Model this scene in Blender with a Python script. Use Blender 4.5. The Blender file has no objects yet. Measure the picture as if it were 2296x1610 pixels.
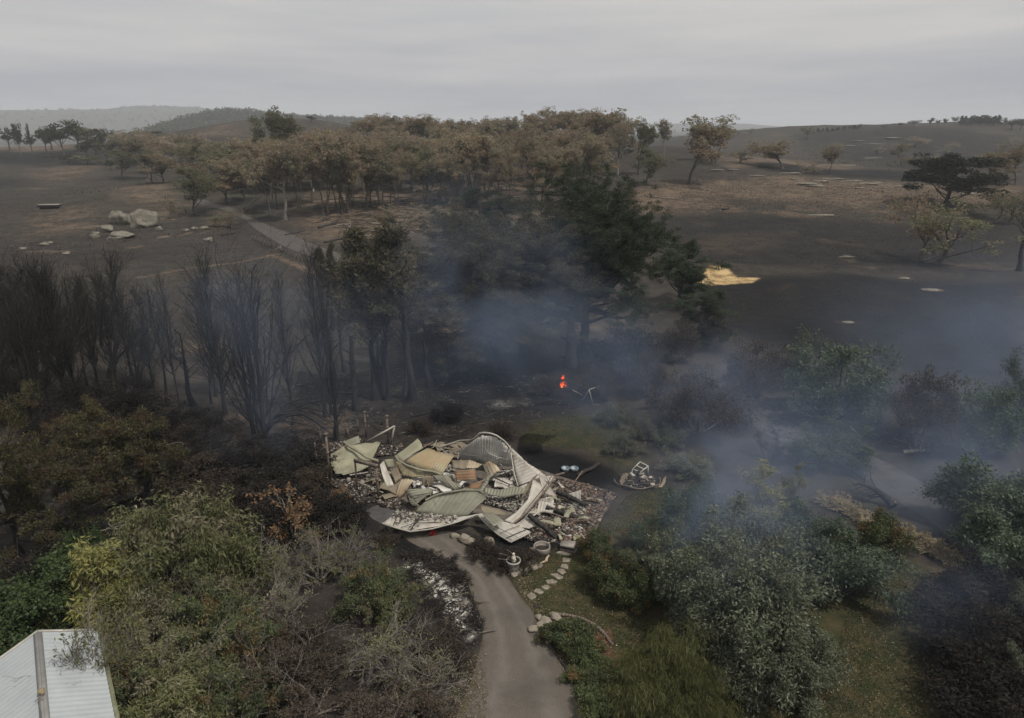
import bpy, math
import numpy as np
from mathutils import Vector, Matrix, Euler

S = bpy.context.scene
COL = S.collection
PI = math.pi
# ------------------------------------------------------------------ camera
CAM_H, PITCH, FPX = 22.0, math.radians(18.8), 1530.0     # photo read at 2296 x 1610
cam_d = bpy.data.cameras.new('camera'); cam = bpy.data.objects.new('camera', cam_d); COL.objects.link(cam)
cam.location = (0, 0, CAM_H); cam.rotation_euler = (PI/2 - PITCH, 0, 0)
cam_d.sensor_width = 36.0; cam_d.lens = 36.0*FPX/2296.0
cam_d.clip_start = 0.5; cam_d.clip_end = 40000
S.camera = cam
# ------------------------------------------------------------------ light
SUN_EL, SUN_AZ = math.radians(62), math.radians(118)       # azimuth from +Y towards +X
sund = Vector((math.sin(SUN_AZ)*math.cos(SUN_EL), math.cos(SUN_AZ)*math.cos(SUN_EL), math.sin(SUN_EL)))
sl = bpy.data.lights.new('sun', 'SUN'); so = bpy.data.objects.new('sun', sl); COL.objects.link(so)
sl.energy = 2.9; sl.angle = math.radians(1.0); sl.color = (1.0, 0.93, 0.82)
so.rotation_euler = sund.to_track_quat('Z', 'Y').to_euler()
W = bpy.data.worlds.new('World'); S.world = W; W.use_nodes = True
nt = W.node_tree; nt.nodes.clear()
def wn(t, **k):
    n = nt.nodes.new(t)
    for a, b in k.items(): setattr(n, a, b)
    return n
sky = wn('ShaderNodeTexSky', sky_type='NISHITA', sun_disc=False, sun_elevation=SUN_EL, sun_rotation=SUN_AZ,
         air_density=1.0, dust_density=6.0, ozone_density=1.0)
hs = wn('ShaderNodeHueSaturation'); hs.inputs['Saturation'].default_value = 0.16
tc = wn('ShaderNodeTexCoord')
mp = wn('ShaderNodeMapping'); mp.inputs['Scale'].default_value = (1.6, 1.6, 17.0)
nz = wn('ShaderNodeTexNoise'); nz.inputs['Scale'].default_value = 1.5; nz.inputs['Detail'].default_value = 6; nz.inputs['Roughness'].default_value = .55
rp = wn('ShaderNodeValToRGB'); rp.color_ramp.elements[0].position = .36; rp.color_ramp.elements[1].position = .74
mx = wn('ShaderNodeMix', data_type='RGBA')
bg = wn('ShaderNodeBackground'); bg.inputs[1].default_value = 0.105
out = wn('ShaderNodeOutputWorld')
L = nt.links.new
# an even smoke layer over the clear sky, with faint cloud bands in it
L(sky.outputs[0], hs.inputs['Color']); L(tc.outputs['Generated'], mp.inputs[0]); L(mp.outputs[0], nz.inputs['Vector']); L(nz.outputs[0], rp.inputs[0])
sm = wn('ShaderNodeMix', data_type='RGBA'); sm.inputs[0].default_value = .8
sm.inputs[7].default_value = (4.6, 4.62, 4.95, 1)
L(hs.outputs[0], sm.inputs[6])
mul = wn('ShaderNodeMath', operation='MULTIPLY'); mul.inputs[1].default_value = .75
L(rp.outputs[0], mul.inputs[0]); L(mul.outputs[0], mx.inputs[0])
L(sm.outputs[2], mx.inputs[6]); mx.inputs[7].default_value = (5.9, 5.7, 5.5, 1)
sx_ = wn('ShaderNodeSeparateXYZ'); L(tc.outputs['Generated'], sx_.inputs[0])
mr = wn('ShaderNodeMapRange', interpolation_type='SMOOTHSTEP'); mr.inputs[1].default_value = .02; mr.inputs[2].default_value = .17; L(sx_.outputs[2], mr.inputs[0])
gr = wn('ShaderNodeMix', data_type='RGBA'); gr.blend_type = 'MULTIPLY'; gr.inputs[0].default_value = 1.0      # smoke lies thicker and bluer near the horizon
gc = wn('ShaderNodeMix', data_type='RGBA'); gc.inputs[6].default_value = (.85, .86, .90, 1); gc.inputs[7].default_value = (1.10, 1.09, 1.03, 1); L(mr.outputs[0], gc.inputs[0])
L(mx.outputs[2], gr.inputs[6]); L(gc.outputs[2], gr.inputs[7]); L(gr.outputs[2], bg.inputs[0]); L(bg.outputs[0], out.inputs[0])
S.view_settings.view_transform = 'Standard'; S.view_settings.look = 'None'
S.view_settings.exposure = 0.15; S.view_settings.gamma = 1.0
S.cycles.max_bounces = 4; S.cycles.diffuse_bounces = 2; S.cycles.glossy_bounces = 1
S.cycles.transmission_bounces = 2; S.cycles.volume_bounces = 0; S.cycles.transparent_max_bounces = 8
S.cycles.use_denoising = True
S.cycles.sample_clamp_indirect = 2.5; S.cycles.use_adaptive_sampling = False
S.cycles.volume_max_steps = 256

# ------------------------------------------------------------------ pixel -> place
sp_, cp_ = math.sin(PITCH), math.cos(PITCH)
def ray(px, py):
    dx, dy = (px-1148)/FPX, (805-py)/FPX
    return np.array([dx, cp_+dy*sp_, -sp_+dy*cp_])
def sstep(a, b, x):
    t = np.clip((x-a)/(b-a), 0, 1); return t*t*(3-2*t)
def gau(x, y, cx, cy, sx, sy): return np.exp(-((x-cx)/sx)**2-((y-cy)/sy)**2)
def hgt(x, y):
    x = np.asarray(x, float); y = np.asarray(y, float)
    # the grove's slope
    w = sstep(-175, -70, x)*(1-sstep(70, 150, x))
    z = w*(0.08*np.clip(y-165, 0, 165)*sstep(150, 190, y))
    z = np.where(y > 330, z*(1-sstep(330, 620, y)), z)
    # gentle rise and far hillside on the right
    wr = sstep(70, 150, x)
    z = z + wr*(4.5*sstep(150, 260, y))
    z = z + sstep(60, 300, x)*17.0*sstep(420, 760, y)*(1-.75*sstep(900, 1500, y))
    z = z + 7*gau(x, y, 520, 740, 200, 170) + 3*gau(x, y, 330, 620, 60, 90)
    # brown rise behind the grove on the left
    z = z + 25.0*gau(x, y, -165, 540, 95, 120)
    z = z + 8*gau(x, y, -330, 490, 170, 110)
    # lumps
    far = sstep(130, 220, y)
    z = z + far*(.55*np.sin(x*.043+1.3)*np.sin(y*.037) + .35*np.sin(x*.11+y*.07)+.2*np.sin(x*.21-y*.19+2))
    # far plain lies lower, wooded hill and ranges stand on it
    z = z - 12*sstep(620, 1200, y)
    z = z + 50*gau(x, y, -585, 1480, 105, 300) + 38*gau(x, y, -420, 1560, 130, 260) + 34*gau(x, y, -220, 1650, 140, 300)
    z = z + 112*gau(x, y, -2650, 3500, 800, 500) + 92*gau(x, y, -1800, 3800, 420, 460)+74*gau(x, y, -1150, 4000, 520, 520)
    z = z + 42*gau(x, y, -400, 4400, 1000, 400) + 38*gau(x, y, 1150, 4500, 900, 400)
    z = z + sstep(2500, 3500, y)*(6*np.sin(x*.007+1)*np.sin(x*.003) + 3.5*np.sin(x*.019) + 2*np.sin(x*.041+y*.01))
    # the sand bank scraped up beyond the big pines
    z = z + 1.3*gau(x, y, 33.5, 109.5, 6.5, 2.2)
    return z
def gp(px, py):
    """ground point seen at a photo pixel"""
    d = ray(px, py); lo = 1.0; t = 1.0; prev = 0
    while t < 12000:
        p = d*t
        if CAM_H+p[2] < float(hgt(p[0], p[1])):
            a, b = prev, t
            for _ in range(30):
                m = (a+b)/2; q = d*m
                if CAM_H+q[2] < float(hgt(q[0], q[1])): b = m
                else: a = m
            q = d*b
            return np.array([q[0], q[1], float(hgt(q[0], q[1]))])
        prev = t; t *= 1.012
    q = d*900
    return np.array([q[0], q[1], float(hgt(q[0], q[1]))])
def at(px, py, z=0.0):
    d = ray(px, py); t = (z-CAM_H)/d[2]
    return np.array([d[0]*t, d[1]*t, z])
def at_y(px, py, y):
    d = ray(px, py); t = y/d[1]
    return np.array([d[0]*t, y, CAM_H+d[2]*t])
def top_z(y, py):
    k = (805-py)/FPX
    return CAM_H + y*(k*cp_-sp_)/(cp_+k*sp_)
def mpp(p):   # metres per photo pixel at a point
    return (p[1]*cp_-(p[2]-CAM_H)*sp_)/FPX
# the enlargements the photo was read from -> photo pixels
def crop(x0, y0, s):
    return lambda x, y: (x0/1.7422+x*s/1.7422, y0/1.7422+y*s/1.7422)
cA = crop(0, 350, 1400/2296); cB = crop(1300, 350, 1400/2296); cC = crop(2600, 350, 1400/2296)
cD = crop(0, 900, 1400/2296); cE = crop(1300, 900, 1400/2296); cF = crop(2600, 900, 1400/2296)
cG = crop(0, 1700, 1400/2040); cH = crop(1300, 1800, 1400/2243); cI = crop(2600, 1800, 1400/2243)
cJ = crop(1200, 1600, 800/2147); cK = crop(1800, 1600, 800/2147); cL = crop(2000, 1900, 500/1610); cM = crop(0, 2400, 500/1988)
def gpoly(c, pts): return [gp(*c(x, y)) for x, y in pts]

# ------------------------------------------------------------------ mesh helpers
class MB:
    def __init__(s): s.V = []; s.F = []; s.n = 0
    def add(s, v, f):
        v = np.asarray(v, float).reshape(-1, 3); f = np.asarray(f, np.int64)
        if len(v) == 0 or len(f) == 0: return s
        s.V.append(v); s.F.append(f+s.n); s.n += len(v); return s
    def mesh(s, name):
        me = bpy.data.meshes.new(name)
        if not s.V: return me
        V = np.concatenate(s.V).astype(np.float32)
        tot = np.concatenate([np.full(len(f), f.shape[1], np.int32) for f in s.F])
        idx = np.concatenate([f.ravel() for f in s.F]).astype(np.int32)
        st = np.concatenate([[0], np.cumsum(tot)[:-1]]).astype(np.int32)
        me.vertices.add(len(V)); me.vertices.foreach_set('co', V.ravel())
        me.loops.add(len(idx)); me.loops.foreach_set('vertex_index', idx)
        me.polygons.add(len(tot)); me.polygons.foreach_set('loop_start', st)
        me.update(calc_edges=True); me.validate()
        return me
    def build(s, name, mat, parent=None, loc=None, smooth=False):
        me = s.mesh(name); o = bpy.data.objects.new(name, me); COL.objects.link(o)
        if mat: me.materials.append(mat)
        if smooth: me.polygons.foreach_set('use_smooth', np.ones(len(me.polygons), bool))
        if parent is not None: o.parent = parent
        if loc is not None: o.location = Vector([float(c) for c in loc])
        return o
def nrm(a): return a/np.maximum(np.linalg.norm(a, axis=-1, keepdims=True), 1e-9)
def frames(T):
    ref = np.where(np.abs(T[..., 2:3]) > .9, np.array([1., 0, 0]), np.array([0., 0, 1]))
    A = nrm(np.cross(T, ref)); return A, np.cross(T, A)
def tubes(mb, P, R, sides=4, cap=False):
    """P (B,n,3) paths, R (B,n) radii"""
    P = np.asarray(P, float); R = np.asarray(R, float)
    if P.ndim == 2: P = P[None]; R = R[None]
    B, n, _ = P.shape
    if B == 0: return
    T = nrm(np.gradient(P, axis=1)); T0 = nrm(P[:, -1:]-P[:, :1]); A, _ = frames(np.broadcast_to(T0, T.shape))
    A = nrm(A-T*np.sum(A*T, -1, keepdims=True)); C = np.cross(T, A)
    th = np.arange(sides)*2*PI/sides
    V = P[:, :, None]+R[:, :, None, None]*(A[:, :, None]*np.cos(th)[:, None]+C[:, :, None]*np.sin(th)[:, None])
    i = np.arange(n-1)[:, None]*sides; j = np.arange(sides)[None]; k = (j+1) % sides
    f = np.stack([i+j, i+k, i+sides+k, i+sides+j], -1).reshape(-1, 4)
    F = (f[None]+(np.arange(B)*n*sides)[:, None, None]).reshape(-1, 4)
    mb.add(V.reshape(-1, 3), F)
    if cap:
        for b in range(B):
            for e, rev in ((0, 1), (n-1, 0)):
                q = V[b, e]; mb.add(q, [list(range(sides))[::-1] if rev else list(range(sides))])
def bar(mb, a, b, w, h=None, up=(0, 0, 1)):
    a = np.asarray(a, float); b = np.asarray(b, float); h = h or w
    t = nrm(b-a); s = np.cross(t, up)
    if np.linalg.norm(s) < 1e-3: s = np.array([1., 0, 0])
    s = nrm(s); u = np.cross(s, t)
    v = [p+s*i*w/2+u*j*h/2 for p in (a, b) for i, j in ((-1, -1), (1, -1), (1, 1), (-1, 1))]
    mb.add(v, [[3, 2, 1, 0], [4, 5, 6, 7], [0, 1, 5, 4], [1, 2, 6, 5], [2, 3, 7, 6], [3, 0, 4, 7]])
def box(mb, c, sz, rz=0.0):
    c = np.asarray(c, float); x, y, z = np.asarray(sz, float)/2
    v = np.array([[i*x, j*y, k*z] for k in (-1, 1) for i, j in ((-1, -1), (1, -1), (1, 1), (-1, 1))])
    cr, sr = math.cos(rz), math.sin(rz); v = v@np.array([[cr, sr, 0], [-sr, cr, 0], [0, 0, 1]])
    mb.add(v+c, [[3, 2, 1, 0], [4, 5, 6, 7], [0, 1, 5, 4], [1, 2, 6, 5], [2, 3, 7, 6], [3, 0, 4, 7]])
def rotm(rng, n, tilt=PI):
    """n random rotations, tilt limits how far z leans"""
    a = rng.uniform(0, 2*PI, n); b = rng.uniform(-tilt, tilt, n); c = rng.uniform(0, 2*PI, n)
    def rz(t):
        m = np.zeros((n, 3, 3)); m[:, 0, 0] = m[:, 1, 1] = np.cos(t); m[:, 0, 1] = -np.sin(t); m[:, 1, 0] = np.sin(t); m[:, 2, 2] = 1; return m
    m = np.zeros((n, 3, 3)); m[:, 0, 0] = 1; m[:, 1, 1] = m[:, 2, 2] = np.cos(b); m[:, 1, 2] = -np.sin(b); m[:, 2, 1] = np.sin(b)
    return rz(c)@m@rz(a)
def chunks(mb, rng, C, size, tilt=PI):
    """boxes of size (N,3) thrown down at C (N,3)"""
    n = len(C); base = np.array([[i, j, k] for k in (-1, 1) for i, j in ((-1, -1), (1, -1), (1, 1), (-1, 1))])/2.0
    V = base[None]*size[:, None]*rng.uniform(.75, 1.1, (n, 8, 3)); V = np.einsum('nij,nkj->nki', rotm(rng, n, tilt), V)+C[:, None]
    f = np.array([[3, 2, 1, 0], [4, 5, 6, 7], [0, 1, 5, 4], [1, 2, 6, 5], [2, 3, 7, 6], [3, 0, 4, 7]])
    mb.add(V.reshape(-1, 3), (f[None]+(np.arange(n)*8)[:, None, None]).reshape(-1, 4))
def leaves(mb, C, D, L_, W_, rng, flat=.0):
    """diamond leaves at C pointing along D, flat biases the blade to face up"""
    n = len(C); D = nrm(D); r = rng.normal(size=(n, 3)); r[:, 2] *= (1-flat)
    Sd = nrm(np.cross(D, np.cross(r, D)))
    Nn = np.cross(D, Sd)
    L_ = np.broadcast_to(L_, (n,))[:, None]; W_ = np.broadcast_to(W_, (n,))[:, None]
    bend = rng.uniform(-.18, .18, (n, 1))*L_
    V = np.stack([C, C+D*L_*.45+Sd*W_*.5+Nn*bend, C+D*L_, C+D*L_*.45-Sd*W_*.5+Nn*bend], 1)
    mb.add(V.reshape(-1, 3), (np.arange(n)*4)[:, None]+np.arange(4))
def rock(mb, rng, c, sx, sy, sz, sub=3, rough=.22, rz=None):
    import bmesh
    bm = bmesh.new(); bmesh.ops.create_icosphere(bm, subdivisions=sub, radius=1)
    v = np.array([x.co[:] for x in bm.verts]); f = np.array([[q.index for q in p.verts] for p in bm.faces]); bm.free()
    for k in range(9):
        d = nrm(rng.normal(size=3)); v -= np.clip(v@d-rng.uniform(.60, .9), 0, 1)[:, None]*d*.9
    fr = rng.normal(size=(6, 3))*3.2; v *= (1+rough*.25*np.sum(np.sin(v@fr.T+rng.uniform(0, 6, 6)), 1, keepdims=True)/2+rough*.12*np.sum(np.sin(v@(fr.T*2.7)+rng.uniform(0, 6, 6)), 1, keepdims=True)/2)
    v = v*[sx, sy, sz]; a = rng.uniform(0, 6) if rz is None else rz
    v = v@np.array([[math.cos(a), math.sin(a), 0], [-math.sin(a), math.cos(a), 0], [0, 0, 1]])
    mb.add(v+np.asarray(c), f)

# ------------------------------------------------------------------ naming
def tag(o, label=None, cat=None, group=None, kind=None):
    if label: o['label'] = label
    if cat: o['category'] = cat
    if group: o['group'] = group
    if kind: o['kind'] = kind
    return o
def thing(name, label, cat, loc=(0, 0, 0), rz=0.0, group=None):
    o = bpy.data.objects.new(name, None); COL.objects.link(o); o.empty_display_size = .3
    o.location = Vector([float(c) for c in loc]); o.rotation_euler = (0, 0, rz)
    return tag(o, label, cat, group)
def dup(root):
    r = root.copy(); COL.objects.link(r)
    for ch in list(root.children):
        c = ch.copy(); COL.objects.link(c); c.parent = r
        for g in ch.children:
            d = g.copy(); COL.objects.link(d); d.parent = c
    return r

# ------------------------------------------------------------------ materials
MATS = {}
def nmat(name):
    m = bpy.data.materials.new(name); m.use_nodes = True; t = m.node_tree; t.nodes.clear()
    o = t.nodes.new('ShaderNodeOutputMaterial'); return m, t, o
def nd(t, typ, ins=None, **k):
    n = t.nodes.new(typ)
    for a, b in k.items(): setattr(n, a, b)
    for a, b in (ins or {}).items():
        if hasattr(b, 'is_linked'): t.links.new(b, n.inputs[a])
        else: n.inputs[a].default_value = b
    return n
def ramp(t, fac, stops, interp='LINEAR'):
    r = t.nodes.new('ShaderNodeValToRGB'); r.color_ramp.interpolation = interp; e = r.color_ramp.elements
    while len(e) > 1: e.remove(e[-1])
    e[0].position = stops[0][0]; e[0].color = (*stops[0][1], 1)
    for p, c in stops[1:]:
        x = e.new(p); x.color = (*c, 1)
    t.links.new(fac, r.inputs[0]); return r.outputs[0]
def noise(t, scale, detail=4, rough=.55, vec=None, dist=0.0):
    n = nd(t, 'ShaderNodeTexNoise', {'Scale': scale, 'Detail': detail, 'Roughness': rough, 'Distortion': dist})
    if vec is not None: t.links.new(vec, n.inputs['Vector'])
    return n.outputs[0]
def mixc(t, f, a, b, bt='MIX'):
    n = t.nodes.new('ShaderNodeMix'); n.data_type = 'RGBA'; n.blend_type = bt
    for i, v in ((0, f), (6, a), (7, b)):
        if hasattr(v, 'is_linked'): t.links.new(v, n.inputs[i])
        else: n.inputs[i].default_value = v if i == 0 else (*v, 1)
    return n.outputs[2]
def mth(t, op, a, b=None, c=None, clamp=False):
    n = t.nodes.new('ShaderNodeMath'); n.operation = op; n.use_clamp = clamp
    for i, v in enumerate((a, b, c)):
        if v is None: continue
        if hasattr(v, 'is_linked'): t.links.new(v, n.inputs[i])
        else: n.inputs[i].default_value = v
    return n.outputs[0]
def surf(t, o, col, rough=.8, metal=0.0, bump=None, bs=.3, bd=.05, spec=.3):
    p = nd(t, 'ShaderNodeBsdfPrincipled', {'Roughness': rough, 'Metallic': metal, 'Specular IOR Level': spec})
    if hasattr(col, 'is_linked'): t.links.new(col, p.inputs['Base Color'])
    else: p.inputs['Base Color'].default_value = (*col, 1)
    if bump is not None:
        b = nd(t, 'ShaderNodeBump', {'Height': bump, 'Strength': bs, 'Distance': bd}); t.links.new(b.outputs[0], p.inputs['Normal'])
    t.links.new(p.outputs[0], o.inputs[0]); return p
def leafmat(name, cols, trans=.25, patch=None, gloss=.0, k=1.0):
    cols = [tuple(q*k for q in c) for c in cols]
    """colour differs leaf by leaf; patch = (colour, noise scale, threshold): whole boughs of another colour"""
    m, t, o = nmat(name)
    g = nd(t, 'ShaderNodeNewGeometry'); n = len(cols)
    c = ramp(t, g.outputs['Random Per Island'], [((i+.5)/n, q) for i, q in enumerate(cols)])
    if patch:
        tcn = nd(t, 'ShaderNodeTexCoord'); oi = nd(t, 'ShaderNodeObjectInfo')
        v = nd(t, 'ShaderNodeVectorMath', {0: tcn.outputs['Object'], 1: oi.outputs['Location']}, operation='ADD')
        f = ramp(t, noise(t, patch[1], 2, .5, v.outputs[0]), [(patch[2]-.06, (0, 0, 0)), (patch[2]+.06, (1, 1, 1))])
        c = mixc(t, f, c, mixc(t, g.outputs['Random Per Island'], [q*.55 for q in patch[0]], [q*1.4 for q in patch[0]]))
    oi = nd(t, 'ShaderNodeObjectInfo')
    hv = nd(t, 'ShaderNodeHueSaturation', {'Color': c, 'Value': mth(t, 'MULTIPLY_ADD', oi.outputs['Random'], .5, .75)})
    d = nd(t, 'ShaderNodeBsdfDiffuse', {'Color': hv.outputs[0], 'Roughness': .5}); tr = nd(t, 'ShaderNodeBsdfTranslucent', {'Color': hv.outputs[0]})
    ms = nd(t, 'ShaderNodeMixShader', {0: trans, 1: d.outputs[0], 2: tr.outputs[0]})
    if gloss: gl = nd(t, 'ShaderNodeBsdfGlossy', {'Color': (1, 1, 1, 1), 'Roughness': .6}); ms = nd(t, 'ShaderNodeMixShader', {0: gloss, 1: ms.outputs[0], 2: gl.outputs[0]})
    t.links.new(ms.outputs[0], o.inputs[0]); return m
def barkmat(name, a, b, scale=3.0, rough=.9):
    m, t, o = nmat(name); tcn = nd(t, 'ShaderNodeTexCoord')
    mpn = nd(t, 'ShaderNodeMapping', {0: tcn.outputs['Object'], 3: (scale, scale, scale*.25)})
    n = noise(t, 2.0, 5, .65, mpn.outputs[0])
    surf(t, o, mixc(t, ramp(t, n, [(.35, (0, 0, 0)), (.65, (1, 1, 1))]), a, b), rough, bump=n, bs=.5, bd=.03); return m
def plain(name, col, rough=.7, metal=0.0, var=.35, scale=4.0, col2=None, bs=.25, bd=.02):
    m, t, o = nmat(name); tcn = nd(t, 'ShaderNodeTexCoord'); n = noise(t, scale, 6, .65, tcn.outputs['Object'])
    f = ramp(t, n, [(.3, (0, 0, 0)), (.7, (1, 1, 1))])
    c2 = col2 or tuple(min(1, c*(1+var)) for c in col); c1 = col if col2 else tuple(c*(1-var) for c in col)
    surf(t, o, mixc(t, f, c1, c2), rough, metal, n, bs, bd); return m
def island(name, stops, rough=.85, nscale=6.0):
    """each loose piece its own colour"""
    m, t, o = nmat(name); g = nd(t, 'ShaderNodeNewGeometry'); tcn = nd(t, 'ShaderNodeTexCoord')
    c = ramp(t, g.outputs['Random Per Island'], stops, 'CONSTANT'); n = noise(t, nscale, 4, .6, tcn.outputs['Object'])
    surf(t, o, mixc(t, .55, c, mixc(t, n, (0, 0, 0), (1, 1, 1)), 'OVERLAY'), rough, bump=n, bs=.4, bd=.02); return m
# ================================================================== GROUND
def geo(a, b, n, r):   # growing steps from a to b
    k = (r**np.arange(n+1)-1)/(r**n-1); return a+(b-a)*k
xs = np.concatenate([-geo(75, 8400, 70, 1.07)[1:][::-1], np.linspace(-75, 75, 251), geo(75, 8400, 70, 1.07)[1:]])
ys = np.concatenate([-geo(0, 400, 24, 1.15)[1:][::-1], np.linspace(0, 8, 9)[:-1], np.linspace(8, 128, 201), geo(128, 8400, 230, 1.0165)[1:]])
GX, GY = np.meshgrid(xs, ys); GZ = hgt(GX, GY)
def pmask(poly, soft):
    P = np.asarray(poly)[:, :2]; Q = np.roll(P, -1, 0); x, y = GX.ravel(), GY.ravel()
    best = np.full(len(x), 1e9); inside = np.zeros(len(x), bool)
    for (ax, ay), (bx, by) in zip(P, Q):
        ex, ey = bx-ax, by-ay; t = np.clip(((x-ax)*ex+(y-ay)*ey)/(ex*ex+ey*ey+1e-9), 0, 1)
        best = np.minimum(best, np.hypot(x-ax-t*ex, y-ay-t*ey))
        c = (ay > y) != (by > y); xi = ax+(y-ay)*ex/(ey if abs(ey) > 1e-9 else 1e-9); inside ^= c & (x < xi)
    return sstep(-soft, soft, np.where(inside, best, -best))
def lmask(pts, w, soft):
    P = np.asarray(pts)[:, :2]; x, y = GX.ravel(), GY.ravel(); best = np.full(len(x), 1e9)
    for (ax, ay), (bx, by) in zip(P[:-1], P[1:]):
        ex, ey = bx-ax, by-ay; t = np.clip(((x-ax)*ex+(y-ay)*ey)/(ex*ex+ey*ey+1e-9), 0, 1)
        best = np.minimum(best, np.hypot(x-ax-t*ex, y-ay-t*ey))
    return 1-sstep(w-soft, w+soft, best)
ID = lambda x, y: (x, y)
NZ = {k: np.zeros(GX.size) for k in ('lawn', 'tan', 'black', 'ash', 'mulch', 'sand')}
def zone(k, c, pts, soft, amt=1.0):
    NZ[k] = np.maximum(NZ[k], amt*pmask(gpoly(c, pts), soft))
def zline(k, c, pts, w, soft, amt=1.0):
    NZ[k] = np.maximum(NZ[k], amt*lmask(gpoly(c, pts), w, soft))
# lawns
zone('lawn', ID, [(1130, 1268), (1270, 1228), (1345, 1190), (1405, 1110), (1490, 1085), (1560, 1130), (2040, 1240), (2150, 1330), (2060, 1480), (2110, 1605), (2300, 2300), (1330, 2300), (1290, 1640), (1200, 1400)], 1.2, .85)
zone('lawn', ID, [(1165, 985), (1195, 948), (1270, 928), (1360, 935), (1410, 968), (1390, 1000), (1290, 1010), (1200, 1003)], 1.2, .8)
zone('lawn', ID, [(1290, 1010), (1400, 985), (1490, 1030), (1485, 1080), (1400, 1100), (1370, 1062)], 2.0, .5)
zone('lawn', ID, [(1640, 930), (1700, 905), (2100, 1100), (2250, 1230), (2296, 1400), (1900, 1300), (1850, 1120)], 2.5, .35)
zone('lawn', ID, [(0, 1240), (160, 1230), (150, 1420), (0, 1450)], 2, .7)
# dry and brown ground
zone('tan', cC, [(-250, 640), (0, 590), (330, 590), (700, 560), (1180, 585), (1560, 610), (2296, 620), (2296, 720), (1900, 745), (1100, 745), (500, 705), (100, 790), (-200, 800)], 16, 1.0)
zone('tan', cC, [(380, 440), (560, 430), (980, 465), (1240, 490), (1230, 510), (760, 520), (400, 500)], 8, .8)
zone('tan', cC, [(0, 1000), (200, 930), (560, 900), (800, 930), (760, 1010), (400, 1060), (80, 1080)], 7, .6)
zone('tan', cA, [(-300, 372), (420, 348), (480, 375), (150, 400), (-300, 385)], 8, 1)
zone('tan', cA, [(640, 640), (1060, 600), (1110, 690), (1060, 830), (880, 740)], 8, .75)
zone('tan', cA, [(150, 780), (520, 720), (640, 760), (500, 940), (200, 1000)], 9, .6)
zone('tan', cA, [(180, 500), (650, 470), (700, 520), (420, 610), (200, 610)], 14, .6)
zone('tan', cA, [(1090, 320), (1420, 215), (1650, 220), (1650, 300), (1400, 310)], 12, .5)
zone('tan', cB, [(-80, 650), (800, 600), (1500, 560), (1560, 820), (900, 860), (400, 960), (-100, 1000), (-300, 800)], 14, .85)
zone('tan', cF, [(540, 420), (640, 360), (760, 330), (825, 335), (745, 392), (640, 438)], .9, 1.1)
zone('tan', cF, [(1200, 225), (1360, 235), (1350, 252), (1250, 240)], 1.0, .9)
zone('tan', cF, [(1640, 370), (1800, 380), (1790, 402), (1690, 395)], 1.0, .9)
zone('tan', cF, [(1730, 200), (2250, 200), (2220, 262), (1760, 250)], 2.5, .6)
zone('tan', cF, [(520, 1100), (690, 1120), (700, 1060), (560, 1060)], .8, .6)
zone('tan', cE, [(560, 640), (800, 600), (960, 690), (860, 770), (640, 740)], 2.0, .9)
zone('tan', cE, [(620, 1060), (1250, 1040), (1260, 1150), (900, 1220), (650, 1200)], 2.0, .35)
zone('tan', cD, [(1150, 700), (1460, 740), (1400, 800), (1180, 790)], 2, .6)
zone('tan', cD, [(1480, 1180), (2296, 1080), (2296, 1330), (1760, 1340), (1500, 1290)], 2.5, .55)
zone('tan', ID, [(2040, 1185), (2180, 1260), (2160, 1300), (1990, 1260)], 1.2, .5)
zone('tan', ID, [(1500, 700), (1300, 760), (1260, 740), (1320, 700)], 2, .45)
zline('tan', cA, [(100, 1070), (700, 985), (1340, 908)], .45, .3, 1.6)
zline('tan', cD, [(900, 300), (1200, 245), (1560, 200), (1760, 155)], .7, .5, .9)
zline('tan', cA, [(890, 640), (900, 740), (1060, 830)], .8, .6, .9)
zline('tan', cA, [(1090, 610), (1060, 680), (1180, 800)], 1.2, .8, .8)
zline('tan', ID, [(620, 575), (700, 610), (780, 640)], .8, .6, .8)
sr = np.random.default_rng(40)
for k in range(70):   # streaks of unburnt stubble
    c_, x0, y0, w_ = [(cA, sr.uniform(-100, 900), sr.uniform(470, 1060), sr.uniform(60, 260)), (cC, sr.uniform(300, 2200), sr.uniform(270, 430), sr.uniform(40, 220)), (cC, sr.uniform(0, 2100), sr.uniform(740, 1060), sr.uniform(60, 260))][k % 3]
    if c_ is cA and x0 > 300 and y0 < 640: continue
    sl_ = -.10 if c_ is cA else .04
    zline('tan', c_, [(x0, y0), (x0+w_*.5, y0+w_*.5*sl_+sr.normal(0, 3)), (x0+w_, y0+w_*sl_)], sr.uniform(.3, 1.1)*(1 if c_ is cA else 1.6), .8, sr.uniform(.5, .95))
# burnt black
zone('black', cC, [(-60, 800), (400, 790), (1000, 820), (1500, 860), (2296, 800), (2296, 1147), (-60, 1147)], 9, .6)
zone('black', cF, [(150, 340), (560, 300), (1100, 270), (1700, 330), (2296, 330), (2296, 1000), (1400, 900), (700, 760), (330, 640)], 4, .9)
zone('black', cC, [(560, 470), (1000, 500), (1580, 520), (1570, 590), (1100, 560), (540, 500)], 6, .9)
zone('black', cC, [(840, 280), (1560, 235), (1900, 245), (2296, 290), (2296, 520), (1600, 500), (1000, 430)], 25, .7)
zone('black', cA, [(-200, 395), (470, 390), (640, 480), (400, 470), (-200, 480)], 14, .9)
zone('black', cA, [(-200, 560), (260, 580), (200, 620), (-200, 640)], 10, .6)
zone('black', cE, [(520, 800), (1250, 780), (1750, 880), (2000, 1000), (1700, 1130), (1150, 1200), (560, 1250)], 2.5, .75)
zone('black', ID, [(1165, 1000), (1290, 1020), (1400, 1060), (1370, 1095), (1270, 1080), (1180, 1030)], .7, 1.05)
zone('black', cG, [(300, 480), (1200, 250), (2150, 250), (2150, 720), (1300, 620), (500, 760)], 2, .8)
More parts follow.
